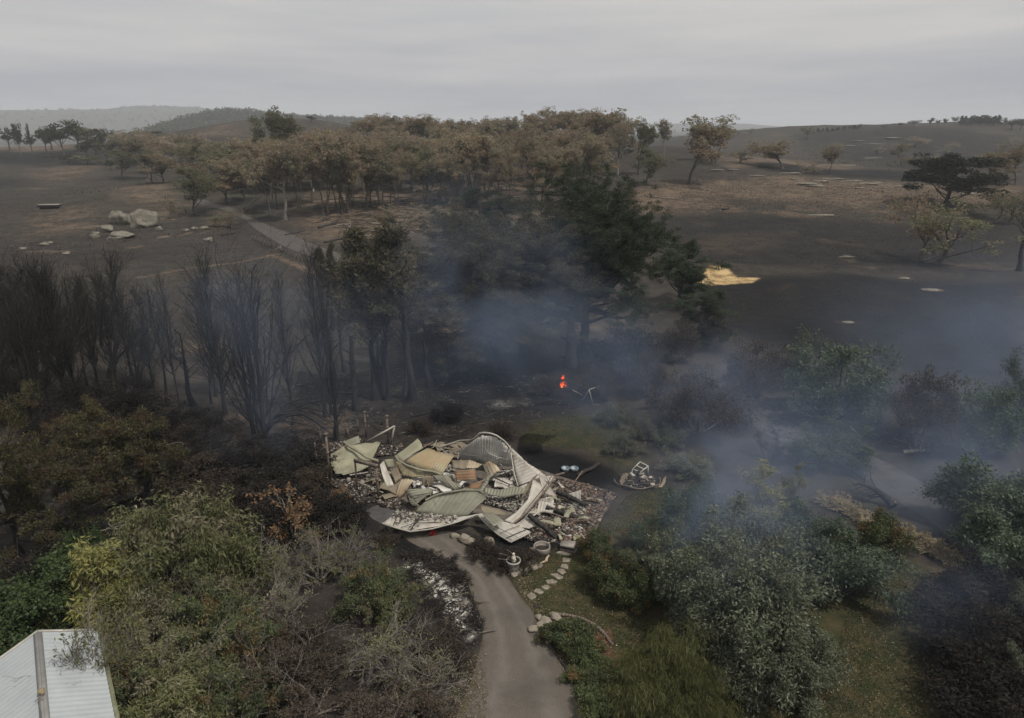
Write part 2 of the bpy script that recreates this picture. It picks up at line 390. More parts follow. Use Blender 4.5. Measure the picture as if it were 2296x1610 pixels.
zone('black', cH, [(430, 440), (560, 545), (760, 650), (860, 745), (880, 880), (960, 970), (945, 1090), (860, 1180), (740, 1050), (560, 800), (400, 600), (330, 450)], .35, 1.1)
zone('black', cH, [(760, 470), (1240, 500), (1340, 560), (1260, 660), (980, 655), (870, 570)], .4, .9)
zone('black', cK, [(620, 1270), (1060, 1370), (1240, 1480), (900, 1480), (500, 1440), (180, 1200)], .4, 1.0)
zone('black', cK, [(680, 520), (1000, 620), (1300, 760), (1620, 830), (1560, 900), (1000, 760), (700, 620)], .35, 1.0)
zone('black', cI, [(1750, 820), (2000, 700), (2400, 700), (2400, 1700), (2000, 1600), (1850, 1300)], 1.6, .9)
zone('black', cF, [(760, 1080), (1200, 1120), (1700, 1300), (1600, 1420), (1100, 1330), (800, 1200)], 1.6, .8)
# ash, bark mulch and sand
zone('ash', cH, [(480, 640), (560, 620), (700, 690), (800, 850), (880, 1010), (880, 1110), (790, 1050), (700, 930), (600, 780)], .35, .95)
zone('ash', cH, [(430, 570), (470, 590), (530, 700), (510, 730)], .25, .9)
zone('ash', cH, [(1700, 1480), (1800, 1430), (1960, 1590), (1900, 1640), (1740, 1600)], .3, .8)
zone('ash', cE, [(950, 1080), (1300, 1060), (1250, 1140), (980, 1160)], 1.2, .3)
zone('ash', cF, [(780, 1100), (1130, 1140), (1100, 1180), (820, 1140)], .8, .4)
zone('mulch', cH, [(1640, 1060), (1730, 1110), (1830, 1240), (1860, 1340), (1790, 1370), (1740, 1300), (1690, 1160)], .2, 1)
zone('mulch', cH, [(1300, 980), (1420, 970), (1650, 1040), (1740, 1300), (1800, 1400), (1850, 1640), (1680, 1640), (1500, 1370), (1350, 1130)], .25, .4)
zone('sand', cF, [(200, 350), (262, 240), (300, 230), (400, 255), (450, 300), (590, 305), (540, 335), (300, 352)], 1.1, 1.2)
zone('sand', cF, [(1660, 372), (1780, 380), (1760, 392), (1690, 388)], .6, .6)
for i, (c, x0, y0, x1, y1) in enumerate([(cC, 0, 676, 90, 706), (cC, 160, 848, 300, 876), (cC, 1180, 766, 1490, 784), (cC, 930, 800, 1030, 812), (cC, 1140, 340, 1500, 370), (cC, 1000, 305, 1520, 318),
        (cC, 620, 285, 800, 300), (cC, 1930, 260, 2200, 290), (cC, 1270, 430, 1400, 448), (cC, 1880, 660, 2110, 690), (cC, 1480, 610, 1650, 640), (cF, 1000, 570, 1270, 606), (cF, 2000, 420, 2296, 440), (cF, 1110, 150, 1220, 206), (cF, 1480, 295, 1580, 322)]):
    zone('tan', c, [(x0, (y0+y1)/2), ((2*x0+x1)/3, y0), (x1, (y0*2+y1)/3), (x1, y1), ((x0+x1)/2, y1)], 3 if c is cC else .7, .9)
gm = bpy.data.meshes.new('ground')
ny, nx = GX.shape
gi = (np.arange(ny-1)[:, None]*nx+np.arange(nx-1)[None]).ravel()
mb = MB(); mb.add(np.stack([GX.ravel(), GY.ravel(), GZ.ravel()], 1), np.stack([gi, gi+1, gi+nx+1, gi+nx], 1))
m, t, o = nmat('ground_soil')
tcn = nd(t, 'ShaderNodeNewGeometry'); pos = tcn.outputs['Position']
a1 = nd(t, 'ShaderNodeAttribute', attribute_name='zone_one'); a2 = nd(t, 'ShaderNodeAttribute', attribute_name='zone_two')
s1 = nd(t, 'ShaderNodeSeparateColor', {0: a1.outputs[0]}); s2 = nd(t, 'ShaderNodeSeparateColor', {0: a2.outputs[0]})
nF = noise(t, 7.0, 6, .7, pos); nM = noise(t, .55, 6, .65, pos); nL = noise(t, .06, 5, .6, pos); nV = noise(t, .012, 5, .6, pos)
nmix = mth(t, 'ADD', mth(t, 'MULTIPLY', nM, .5), mth(t, 'ADD', mth(t, 'MULTIPLY', nL, .3), mth(t, 'MULTIPLY', nF, .2)))
rag = mth(t, 'MULTIPLY', mth(t, 'SUBTRACT', nmix, .5), 2.6)
def zm(src, width=.35):
    v = mth(t, 'ADD', src, mth(t, 'MULTIPLY', rag, mth(t, 'MINIMUM', mth(t, 'MULTIPLY', src, 3.0), 1.0)))
    return nd(t, 'ShaderNodeMapRange', {0: v, 1: .5-width, 2: .5+width}, interpolation_type='SMOOTHSTEP').outputs[0]
soil = mixc(t, ramp(t, nmix, [(.36, (0, 0, 0)), (.62, (1, 1, 1))]), (.011, .010, .0098), (.052, .045, .040))
soil = mixc(t, ramp(t, nV, [(.4, (0, 0, 0)), (.62, (1, 1, 1))]), soil, mixc(t, nM, (.030, .027, .023), (.062, .055, .042)))
straw = ramp(t, noise(t, 2.3, 8, .78, pos), [(.56, (0, 0, 0)), (.64, (1, 1, 1))])
mott = ramp(t, noise(t, .22, 8, .74, pos, .8), [(.44, (0, 0, 0)), (.58, (1, 1, 1))])
tan = mixc(t, ramp(t, nmix, [(.36, (0, 0, 0)), (.62, (1, 1, 1))]), (.055, .041, .032), (.145, .108, .078))
c = mixc(t, zm(s1.outputs[1]), soil, tan)
c = mixc(t, mth(t, 'MULTIPLY', straw, .5), c, (.17, .135, .088))
blk = mixc(t, ramp(t, nF, [(.4, (0, 0, 0)), (.75, (1, 1, 1))]), (.0035, .004, .0055), (.0115, .012, .0145))
c = mixc(t, mth(t, 'MULTIPLY', mott, .5), c, (.012, .011, .012)); c = mixc(t, mth(t, 'MULTIPLY', zm(s1.outputs[2], .6), mth(t, 'MULTIPLY_ADD', mott, .12, .90)), c, blk)
sep = nd(t, 'ShaderNodeSeparateXYZ', {0: pos}); fr = nd(t, 'ShaderNodeMapRange', {0: sep.outputs[1], 1: 900.0, 2: 1300.0}).outputs[0]
c = mixc(t, fr, c, mixc(t, noise(t, .03, 6, .7, pos), (.012, .016, .012), (.06, .06, .045)))
grass = mixc(t, ramp(t, noise(t, 1.1, 6, .7, pos), [(.4, (0, 0, 0)), (.62, (1, 1, 1))]), (.022, .030, .013), (.062, .050, .027))
grass = mixc(t, ramp(t, noise(t, 24, 4, .7, pos), [(.5, (0, 0, 0)), (.7, (1, 1, 1))]), grass, (.068, .066, .032))
c = mixc(t, zm(s1.outputs[0]), c, grass)
mul_ = mixc(t, ramp(t, noise(t, 16, 4, .8, pos), [(.4, (0, 0, 0)), (.6, (1, 1, 1))]), (.05, .022, .016), (.20, .10, .065))
c = mixc(t, zm(s2.outputs[1]), c, mul_)
ashc = mixc(t, ramp(t, noise(t, 3, 6, .75, pos), [(.36, (0, 0, 0)), (.56, (1, 1, 1))]), (.05, .05, .05), (.50, .48, .45))
c = mixc(t, zm(s2.outputs[0]), c, ashc)
snd = mixc(t, ramp(t, nM, [(.35, (0, 0, 0)), (.6, (1, 1, 1))]), (.17, .115, .055), (.42, .31, .165))
c = mixc(t, zm(s2.outputs[2], .42), c, snd)
hb = mth(t, 'ADD', mth(t, 'MULTIPLY', nF, .12), mth(t, 'MULTIPLY', nM, .5))
surf(t, o, c, .95, bump=hb, bs=.6, bd=.35, spec=.1)
ground = mb.build('ground', m, smooth=True); tag(ground, kind='structure')
for nm_, ks in (('zone_one', ('lawn', 'tan', 'black')), ('zone_two', ('ash', 'mulch', 'sand'))):
    at_ = ground.data.attributes.new(nm_, 'FLOAT_COLOR', 'POINT')
    at_.data.foreach_set('color', np.stack([NZ[k] for k in ks]+[np.ones(GX.size)], 1).astype(np.float32).ravel())

# ---- roads and paths: strips draped a few mm over the ground
def strip(name, left, right, mat, lift, label=None, n=60, m_=24):
    A, B = resample(left, n), resample(right, n); u = np.linspace(0, 1, m_)[None, :, None]
    P = A[:, None]*(1-u)+B[:, None]*u; P[..., 2] = hgt(P[..., 0], P[..., 1])+lift
    mb = MB(); i = (np.arange(n-1)[:, None]*m_+np.arange(m_-1)[None]).ravel()
    mb.add(P.reshape(-1, 3), np.stack([i, i+1, i+m_+1, i+m_], 1)); o = mb.build(name, mat); a_ = o.data.attributes.new('across', 'FLOAT', 'POINT'); a_.data.foreach_set('value', np.tile(np.linspace(0, 1, m_), n).astype(np.float32)); return tag(o, kind='structure')
def resample(P, n):
    P = np.asarray(P, float); d = np.concatenate([[0], np.cumsum(np.linalg.norm(np.diff(P, axis=0), axis=1))])
    u = np.linspace(0, d[-1], n); return np.stack([np.interp(u, d, P[:, k]) for k in range(3)], 1)
def smoothp(P, n):
    P = resample(P, n)
    for _ in range(4): P[1:-1] = (P[:-2]+2*P[1:-1]+P[2:])/4
    return P
m, t, o = nmat('gravel'); g_ = nd(t, 'ShaderNodeNewGeometry'); pos = g_.outputs['Position']
n1 = noise(t, 30, 4, .75, pos); n2 = noise(t, .5, 5, .6, pos); vor = nd(t, 'ShaderNodeTexVoronoi', {'Vector': pos, 'Scale': 26.0})
c = mixc(t, ramp(t, n1, [(.35, (0, 0, 0)), (.68, (1, 1, 1))]), (.058, .051, .045), (.165, .147, .13))
c = mixc(t, mth(t, 'MULTIPLY', ramp(t, n2, [(.4, (0, 0, 0)), (.65, (1, 1, 1))]), .4), c, (.085, .07, .058))
c = mixc(t, ramp(t, noise(t, 9, 3, .8, pos), [(.68, (0, 0, 0)), (.72, (1, 1, 1))]), c, (.27, .23, .16))
ac = nd(t, 'ShaderNodeAttribute', attribute_name='across').outputs['Fac']; n5 = noise(t, .9, 6, .7, pos)
edge = mth(t, 'ABSOLUTE', mth(t, 'SUBTRACT', ac, .5)); wob = mth(t, 'MULTIPLY', mth(t, 'SUBTRACT', n5, .5), .30)
tr_ = mth(t, 'SUBTRACT', 1.0, mth(t, 'MULTIPLY', mth(t, 'ABSOLUTE', mth(t, 'SUBTRACT', mth(t, 'ADD', edge, wob), .21)), 9.0), clamp=True)
c = mixc(t, mth(t, 'MULTIPLY', tr_, .45), c, (.165, .15, .135))          # packed wheel tracks
vg = nd(t, 'ShaderNodeMapRange', {0: mth(t, 'ADD', edge, mth(t, 'MULTIPLY', wob, 1.6)), 1: .43, 2: .53}).outputs[0]
c = mixc(t, vg, c, mixc(t, n1, (.022, .02, .014), (.10, .082, .05)))      # leafy verges
c = mixc(t, ramp(t, noise(t, .35, 4, .6, pos), [(.52, (0, 0, 0)), (.66, (.5, .5, .5))]), c, (.06, .056, .054))
surf(t, o, c, .95, bump=mth(t, 'ADD', n1, vor.outputs[0]), bs=.7, bd=.03, spec=.12); GRAVEL = m
Lft = [at(*cH(*p)) for p in [(395, 440), (480, 510), (620, 575), (760, 660), (840, 745), (872, 850), (905, 930), (945, 1000), (940, 1110), (905, 1250), (860, 1400), (790, 1540), (740, 1700), (690, 2100)]]
Rgt = [at(*cH(*p)) for p in [(740, 440), (800, 500), (870, 565), (985, 655), (1095, 710), (1135, 800), (1200, 880), (1262, 945), (1285, 1050), (1350, 1150), (1420, 1240), (1505, 1380), (1590, 1540), (1660, 1700), (1790, 2100)]]
strip('driveway', smoothp(Lft, 60), smoothp(Rgt, 60), GRAVEL, .004)
m, t, o = nmat('packed_dirt'); g_ = nd(t, 'ShaderNodeNewGeometry'); pos = g_.outputs['Position']
n1 = noise(t, .9, 7, .7, pos)
surf(t, o, mixc(t, ramp(t, n1, [(.35, (0, 0, 0)), (.65, (1, 1, 1))]), (.032, .028, .026), (.088, .078, .071)), .95, bump=n1, bs=.3, bd=.05); DIRT = m
strip('farm_track', smoothp(gpoly(ID, [(440, 455), (470, 463), (545, 488), (580, 520), (640, 556), (720, 584), (772, 606)]), 40), smoothp(gpoly(ID, [(442, 445), (490, 457), (560, 486), (640, 520), (690, 543), (750, 566), (790, 578)]), 40), DIRT, .06)
m, t, o = nmat('asphalt'); g_ = nd(t, 'ShaderNodeNewGeometry'); n1 = noise(t, 1.2, 7, .7, g_.outputs['Position'])
surf(t, o, mixc(t, ramp(t, n1, [(.35, (0, 0, 0)), (.65, (1, 1, 1))]), (.040, .040, .042), (.078, .074, .072)), .9, bump=n1, bs=.3, bd=.02); ASPH = m
strip('garden_path', smoothp(gpoly(ID, [(1655, 922), (1690, 960), (1790, 1008), (1900, 1045), (1990, 1110), (2090, 1170), (2190, 1260), (2330, 1370)]), 40), smoothp(gpoly(ID, [(1700, 912), (1760, 942), (1850, 985), (2000, 1040), (2110, 1110), (2200, 1180), (2300, 1260), (2440, 1370)]), 40), ASPH, .012)
strip('parking_pad', [at(*cJ(600, 1060)), at(*cJ(690, 1150)), at(*cJ(860, 1240))], [at(*cJ(830, 960)), at(*cJ(930, 1070)), at(*cJ(1060, 1180))], ASPH, .010, n=10)

# ================================================================== HAZE AND SMOKE
m, t, o = nmat('haze_air'); v = nd(t, 'ShaderNodeVolumePrincipled', {'Color': (.88, .93, 1.0, 1), 'Density': HAZE if 'HAZE' in globals() else .00022, 'Anisotropy': .0})
t.links.new(v.outputs[0], o.inputs[1]); HAZEM = m
mb = MB(); box(mb, (0, 4000, 50), (17400, 9200, 160)); hz = mb.build('haze', m); tag(hz, kind='stuff')
hz.display_type = 'WIRE'
SMK = {}
def smoke(px, py, y, sx, sy, sz, dens, seed=0, nscale=.06, lo=.38, tilt=0.0, name='smoke', rz=0.0):
    key = round(dens, 5), nscale, lo
    if key not in SMK:
        m, t, o = nmat('smoke_air'); tcn = nd(t, 'ShaderNodeTexCoord'); g = nd(t, 'ShaderNodeNewGeometry')
        r = nd(t, 'ShaderNodeVectorMath', {0: tcn.outputs['Object']}, operation='LENGTH').outputs['Value']
        fall = nd(t, 'ShaderNodeMapRange', {0: r, 1: 1.0, 2: .1}, interpolation_type='SMOOTHERSTEP').outputs[0]
        n = noise(t, nscale, 5, .6, g.outputs['Position'], 1.3)
        n = nd(t, 'ShaderNodeMapRange', {0: n, 1: lo, 2: lo+.34}, interpolation_type='SMOOTHSTEP').outputs[0]
        d = mth(t, 'MULTIPLY', mth(t, 'MULTIPLY', fall, n), dens)
        v = nd(t, 'ShaderNodeVolumePrincipled', {'Color': (.44, .575, .86, 1), 'Density': d, 'Anisotropy': 0.0}); t.links.new(v.outputs[0], o.inputs[1])
        SMK[key] = m
    import bmesh
    bm = bmesh.new(); bmesh.ops.create_icosphere(bm, subdivisions=3, radius=1); me = bpy.data.meshes.new(name); bm.to_mesh(me); bm.free()
    me.materials.append(SMK[key]); ob = bpy.data.objects.new(name, me); COL.objects.link(ob)
    ob.location = Vector([float(q) for q in at_y(px, py, y)]); ob.scale = (sx, sy, sz); ob.rotation_euler = (0, tilt, rz); return tag(ob, kind='stuff')
smoke(600, 720, 41, 13, 6, 9.5, .034, 1, .12, .38)               # hangs over the bare poplars
smoke(1110, 620, 47, 12, 7, 9.0, .038, 2, .11, .35, .5)             # drifts up through the big pines
smoke(1270, 770, 49, 18, 7, 7, .024, 2, .11, .33)
smoke(1520, 890, 45, 14, 8, 7.0, .042, 3, .11, .36)
smoke(1590, 1140, 30, 8, 5, 5.2, .095, 4, .18, .35)              # over the silver leaved trees
smoke(1740, 1060, 36, 11, 7, 6, .048, 4, .18, .35)
smoke(1680, 1270, 24.5, 5.5, 3, 3.6, .034, 4, .22, .34)
smoke(2120, 1340, 24.5, 6, 3.5, 4.0, .026, 4, .22, .33)
smoke(2180, 760, 60, 26, 12, 13, .013, 5, .06, .33)
smoke(2230, 860, 48, 17, 11, 12, .024, 6, .08, .35)
smoke(2060, 1090, 37, 13, 8, 8, .042, 7, .14, .32)
smoke(2260, 1180, 33, 8, 6, 7, .055, 7, .14, .32)
smoke(640, 940, 36, 8, 5, 3.5, .024, 8, .14, .36)
smoke(1000, 800, 48, 32, 7, 8.5, .013, 9, .08, .24)
smoke(1950, 960, 44, 24, 9, 8, .018, 9, .08, .24)
# ================================================================== TREES: growth
def interp_path(P, R, b, t):
    n = P.shape[1]; x = t*(n-1); i = np.minimum(x.astype(int), n-2); f = (x-i)[:, None]
    p0, p1 = P[b, i], P[b, i+1]; return p0*(1-f)+p1*f, nrm(p1-p0), (R[b, i]*(1-f[:, 0])+R[b, i+1]*f[:, 0])
def sprout(rng, P, R, k, t0, t1, ang, lenr, n=5, up=0.0, wob=.12, rr=.6, angv=.2, lenv=.25, lenfn=None, plen=None, tip=.25):
    """k children along each branch; returns their paths and radii"""
    B = P.shape[0]; b = np.repeat(np.arange(B), k); u = (np.tile(np.arange(k), B)+rng.uniform(0, 1, B*k))/k
    t = t0+(t1-t0)*u
    o, d, r = interp_path(P, R, b, t)
    ln = (np.linalg.norm(np.diff(P, axis=1), axis=2).sum(1) if plen is None else np.full(B, plen))[b]
    A, C = frames(d); az = rng.uniform(0, 2*PI, B*k)+np.tile(np.arange(k)*2.4, B)
    an = ang*(1+rng.normal(0, angv, B*k))
    D = nrm(d*np.cos(an)[:, None]+(A*np.cos(az)[:, None]+C*np.sin(az)[:, None])*np.sin(an)[:, None])
    le = ln*lenr*(1+rng.normal(0, lenv, B*k)).clip(.3, 1.8)
    if lenfn is not None: le = le*lenfn(t)
    return run(rng, o, D, le, np.minimum(r*rr, r*.95), n, up, wob, tip)
def run(rng, o, D, le, r0, n, up, wob, tip=.25):
    B = len(o); Q = np.zeros((B, n, 3)); Q[:, 0] = o; d = D.copy(); st = (le/(n-1))[:, None]
    for i in range(1, n):
        d = nrm(d+rng.normal(0, wob, (B, 3))+np.array([0, 0, up])); Q[:, i] = Q[:, i-1]+d*st
    return Q, r0[:, None]*np.linspace(1, tip, n)[None]
def ends(P, t=(1.0,)):
    o = [];
    for q in t:
        x = q*(P.shape[1]-1); i = min(int(x), P.shape[1]-2); f = x-i; o.append(P[:, i]*(1-f)+P[:, i+1]*f)
    return np.concatenate(o)
def clump(mb, rng, C, n, r, L_, W_, flat=.55, droop=.0, out=.7, shell=.55):
    """n leaves round each centre C, thick towards the outside and top of the clump"""
    M = len(C); c = np.repeat(C, n, 0); N = len(c)
    rr = np.broadcast_to(np.asarray(r, float), (M,)).repeat(n)[:, None]
    v = nrm(rng.normal(size=(N, 3))); q = rng.uniform(shell, 1, (N, 1))**.7
    off = v*q*rr; off[:, 2] *= flat; off[:, 2] += np.where(v[:, 2] < 0, .10*rr[:, 0], 0)
    D = nrm(v*out+rng.normal(0, .6, (N, 3))+np.array([0, 0, -droop]))
    s = rng.uniform(.7, 1.3, N)
    leaves(mb, c+off-D*(L_*s*.4)[:, None], D, L_*s, W_*s, rng, .4)
def extent(o):
    v = np.concatenate([np.array([x.co[:] for x in c.data.vertices]) if len(c.data.vertices) < 10 else _co(c.data) for c in o.children if c.type == 'MESH'])
    return v[:, 2].max(), np.percentile(np.hypot(v[:, 0]-v[:, 0].mean(), v[:, 1]-v[:, 1].mean()), 96)*2
def _co(me):
    a = np.empty(len(me.vertices)*3, np.float32); me.vertices.foreach_get('co', a); return a.reshape(-1, 3)
class Proto:
    def __init__(s, name, parts):   # parts: [(part name, MB, material, smooth)]
        s.name = name; s.used = False
        s.root = bpy.data.objects.new(name, None)
        s.parts = []
        allv = []
        for n_, mb, mat, sm in parts:
            if not mb.V: continue
            me = mb.mesh(n_); me.materials.append(mat)
            if sm: me.polygons.foreach_set('use_smooth', np.ones(len(me.polygons), bool))
            s.parts.append((n_, me)); allv.append(np.concatenate(mb.V))
        v = np.concatenate(allv); s.h = np.percentile(v[:, 2], 99.8); cx = np.median(v[:, 0]), np.median(v[:, 1])
        s.w = np.percentile(np.abs(v[:, 0]-cx[0]), 97)*2
    def place(s, p, h, w, rz, label, cat, group=None, name=None):
        r = bpy.data.objects.new(name or s.name, None); COL.objects.link(r); r.empty_display_size = .3
        for n_, me in s.parts:
            c = bpy.data.objects.new(n_, me); COL.objects.link(c); c.parent = r
        kz = h/s.h; kx = w/s.w if w else kz
        r.location = (float(p[0]), float(p[1]), float(p[2])); r.scale = (kx, kx, kz); r.rotation_euler = (0, 0, rz)
        return tag(r, label, cat, group)
def stem(H, n, lean, wob, rng, r0, tip=.2, x0=(0, 0, 0)):
    z = np.linspace(0, 1, n); P = np.stack([lean[0]*z**1.5*H, lean[1]*z**1.5*H, z*H], 1)+np.asarray(x0)
    P[1:, :2] += np.cumsum(rng.normal(0, wob, (n-1, 2)), 0); R = r0*(1-(1-tip)*z); R[0] *= 1.5
    return P[None], R[None]

BK_GUM = barkmat('gum_bark', (.030, .026, .024), (.11, .095, .08))
BK_PALE = barkmat('pale_bark', (.10, .09, .08), (.34, .31, .27))
BK_BURNT = barkmat('burnt_bark', (.010, .010, .011), (.034, .031, .030))
BK_GREY = barkmat('dead_twig_bark', (.10, .088, .078), (.26, .235, .21), 6)
BK_BROWN = barkmat('brown_bark', (.045, .034, .026), (.11, .085, .062))
LF_GUM = leafmat('gum_leaves', [(.215, .187, .125), (.275, .235, .16), (.225, .208, .14), (.30, .25, .175), (.165, .15, .098)], .42, ((.26, .195, .135), .16, .56))
LF_SCORCH = leafmat('scorched_gum_leaves', [(.25, .195, .14), (.30, .235, .17), (.20, .16, .115), (.275, .222, .16)], .42, ((.20, .19, .135), .17, .52))
LF_OLIVE = leafmat('olive_gum_leaves', [(.13, .138, .082), (.175, .172, .105), (.11, .115, .068), (.20, .18, .115)], .4)
LF_PINE = leafmat('pine_needles', [(.020, .034, .018), (.032, .046, .024), (.026, .040, .022), (.042, .050, .026)], .15, k=1.10, gloss=.018)
LF_PINESC = leafmat('scorched_pine_needles', [(.042, .040, .024), (.058, .052, .030), (.034, .036, .022), (.070, .056, .034)], .15, k=1.10, gloss=.018)
LF_PINEYL = leafmat('sunlit_pine_needles', [(.018, .018, .012), (.034, .034, .016), (.024, .023, .014), (.10, .088, .032)], .2, ((.07, .045, .025), .5, .58), k=1.30, gloss=.018)
LF_YELLOW = leafmat('yellow_green_leaves', [(.15, .15, .045), (.105, .115, .035), (.19, .17, .06), (.075, .088, .028), (.13, .12, .05)], .3, k=1.35, gloss=.018)
LF_GREEN = leafmat('wattle_leaves', [(.085, .100, .038), (.11, .115, .050), (.062, .078, .030), (.14, .13, .065)], .3, ((.17, .155, .10), .45, .56), k=1.2, gloss=.018)
LF_DARK = leafmat('dark_green_leaves', [(.026, .048, .014), (.040, .064, .020), (.020, .036, .012), (.055, .080, .026)], .25, k=0.95, gloss=.018)
LF_SILVER = leafmat('silver_green_leaves', [(.075, .092, .056), (.115, .132, .084), (.052, .066, .040), (.17, .18, .13)], .22, k=0.85, gloss=.018)
LF_BLUE = leafmat('blue_green_leaves', [(.040, .060, .036), (.060, .084, .052), (.030, .046, .030), (.09, .11, .075)], .22, k=1.30, gloss=.018)
LF_BROWN = leafmat('dry_brown_leaves', [(.044, .037, .030), (.066, .053, .041), (.032, .028, .024), (.085, .066, .05)], .2, k=1.10)
LF_RUST = leafmat('rusty_dead_leaves', [(.15, .082, .036), (.20, .115, .055), (.11, .062, .03), (.17, .12, .07)], .25, k=1.20, gloss=.018)
LF_SINGED = leafmat('singed_dark_leaves', [(.018, .017, .017), (.028, .025, .023), (.014, .013, .013), (.042, .035, .030)], .1, k=1.00)
LF_WEEP = leafmat('weeping_olive_leaves', [(.070, .078, .028), (.095, .098, .038), (.050, .058, .020), (.12, .115, .05)], .25, k=1.25, gloss=.018)
LF_HEDGE = leafmat('hedge_leaves', [(.034, .050, .020), (.052, .066, .026), (.026, .040, .016), (.075, .080, .034)], .25, ((.13, .085, .035), .9, .60), k=1.40, gloss=.018)
LF_FAR = leafmat('far_leaves', [(.050, .050, .030), (.068, .064, .038), (.040, .042, .026)], .2)
LF_CONIF = leafmat('conifer_needles', [(.022, .026, .018), (.030, .034, .022), (.026, .028, .022)], .1)

def gum(seed, bark, leaf, H=16., trunks=1, spread=.62, n_leaf=30, low=.42, cr=1.15):
    rng = np.random.default_rng(seed); tr, br, lf = MB(), MB(), MB(); C = []
    for k in range(trunks):
        a = rng.uniform(0, 6.3); off = (0.0 if trunks == 1 else .7)
        P, R = stem(H*rng.uniform(.62, .75), 8, (rng.normal(0, .06)+off*.18*math.cos(a), rng.normal(0, .06)+off*.18*math.sin(a)), .16, rng, .30 if trunks == 1 else .23, .45, (off*math.cos(a), off*math.sin(a), -.2))
        tubes(tr, P, R, 7)
        m_ = 12 if trunks == 1 else 6
        P1, R1 = sprout(rng, P, R, m_, low/.7, 1.0, spread, .50, 6, .13, .16, .60, .25, lenfn=lambda t: 1.1-.25*t); tubes(br, P1, R1, 5)
        P2, R2 = sprout(rng, P1, R1, 4, .35, 1.0, .62, .50, 5, .08, .18, .6); tubes(br, P2, R2, 4)
        P3, R3 = sprout(rng, P2, R2, 3, .45, 1.0, .6, .52, 4, .03, .2, .6); tubes(br, P3, R3, 3)
        C.append(np.concatenate([ends(P3, (1.0,)), ends(P2, (1.0,))]))
    C = np.concatenate(C); r = rng.uniform(.55, 1.2, len(C))*cr
    clump(lf, rng, C, n_leaf, r, .58, .24, .72, .35, .5, .45)
    return Proto('gum_tree', [('trunk', tr, bark, True), ('branches', br, bark, True), ('foliage', lf, leaf, False)])
G_ = [gum(11, BK_GUM, LF_GUM, 16, 1, .62, 30, .22), gum(12, BK_GUM, LF_SCORCH, 16, 3, .5), gum(13, BK_GUM, LF_GUM, 17, 2, .55), gum(14, BK_GUM, LF_SCORCH, 15, 1, .7),
      gum(15, BK_GUM, LF_OLIVE, 16, 1, .75, 36, .12, 1.3), gum(16, BK_GUM, LF_OLIVE, 17, 2, .5), gum(17, BK_PALE, LF_SCORCH, 17, 1, .6, 24), gum(18, BK_GUM, LF_GUM, 15, 4, .45, 24)]
def bushgum(seed, leaf, H=6., low=.12):
    rng = np.random.default_rng(seed); tr, br, lf = MB(), MB(), MB()
    P, R = stem(H*.5, 5, (0, 0), .15, rng, .2, .5); tubes(tr, P, R, 6)
    P1, R1 = sprout(rng, P, R, 8, low/.5, 1, .8, .9, 5, .12, .18, .6); tubes(br, P1, R1, 4)
    P2, R2 = sprout(rng, P1, R1, 4, .4, 1, .7, .5, 4, .05, .2, .6); tubes(br, P2, R2, 3)
    clump(lf, rng, np.concatenate([ends(P2), ends(P1)]), 34, rng.uniform(.5, 1.0, len(P2)+len(P1)), .34, .14, .75, .2, .6, .35)
    return Proto('small_gum_tree', [('trunk', tr, BK_GUM, True), ('branches', br, BK_GUM, True), ('foliage', lf, leaf, False)])
BG = [bushgum(21, LF_GUM), bushgum(22, LF_OLIVE), bushgum(23, LF_SCORCH)]
def fartree(seed, leaf, H=12.):
    rng = np.random.default_rng(seed); tr, lf = MB(), MB()
    P, R = stem(H*.55, 4, (rng.normal(0, .05), 0), .1, rng, .3, .5); tubes(tr, P, R, 5)
    P1, R1 = sprout(rng, P, R, 9, .45, 1, .8, .75, 4, .15, .15, .6); tubes(tr, P1, R1, 3)
    C = np.concatenate([ends(P1, (1., .65))]); clump(lf, rng, C, 42, rng.uniform(1.0, 2.0, len(C)), .9, .45, .65, 0, .6, .4)
    return Proto('far_tree', [('trunk', tr, BK_GUM, True), ('crown', lf, leaf, False)])
FT = [fartree(31, LF_FAR), fartree(32, LF_FAR, 10), fartree(33, LF_OLIVE, 11)]
def conifer(seed, H=12.):
    rng = np.random.default_rng(seed); tr, lf = MB(), MB()
    P, R = stem(H, 6, (0, 0), .05, rng, .2, .1); tubes(tr, P, R, 5)
    P1, R1 = sprout(rng, P, R, 46, .18, 1, 1.35, .24, 3, .05, .1, .4, lenfn=lambda t: 1.15-t); tubes(tr, P1, R1, 3)
    clump(lf, rng, ends(P1, (1., .6)), 12, .8, .7, .3, .6, .1, .8, .2)
    return Proto('pine_tree', [('trunk', tr, BK_BURNT, True), ('crown', lf, LF_CONIF, False)])
CF = [conifer(41), conifer(42, 11)]

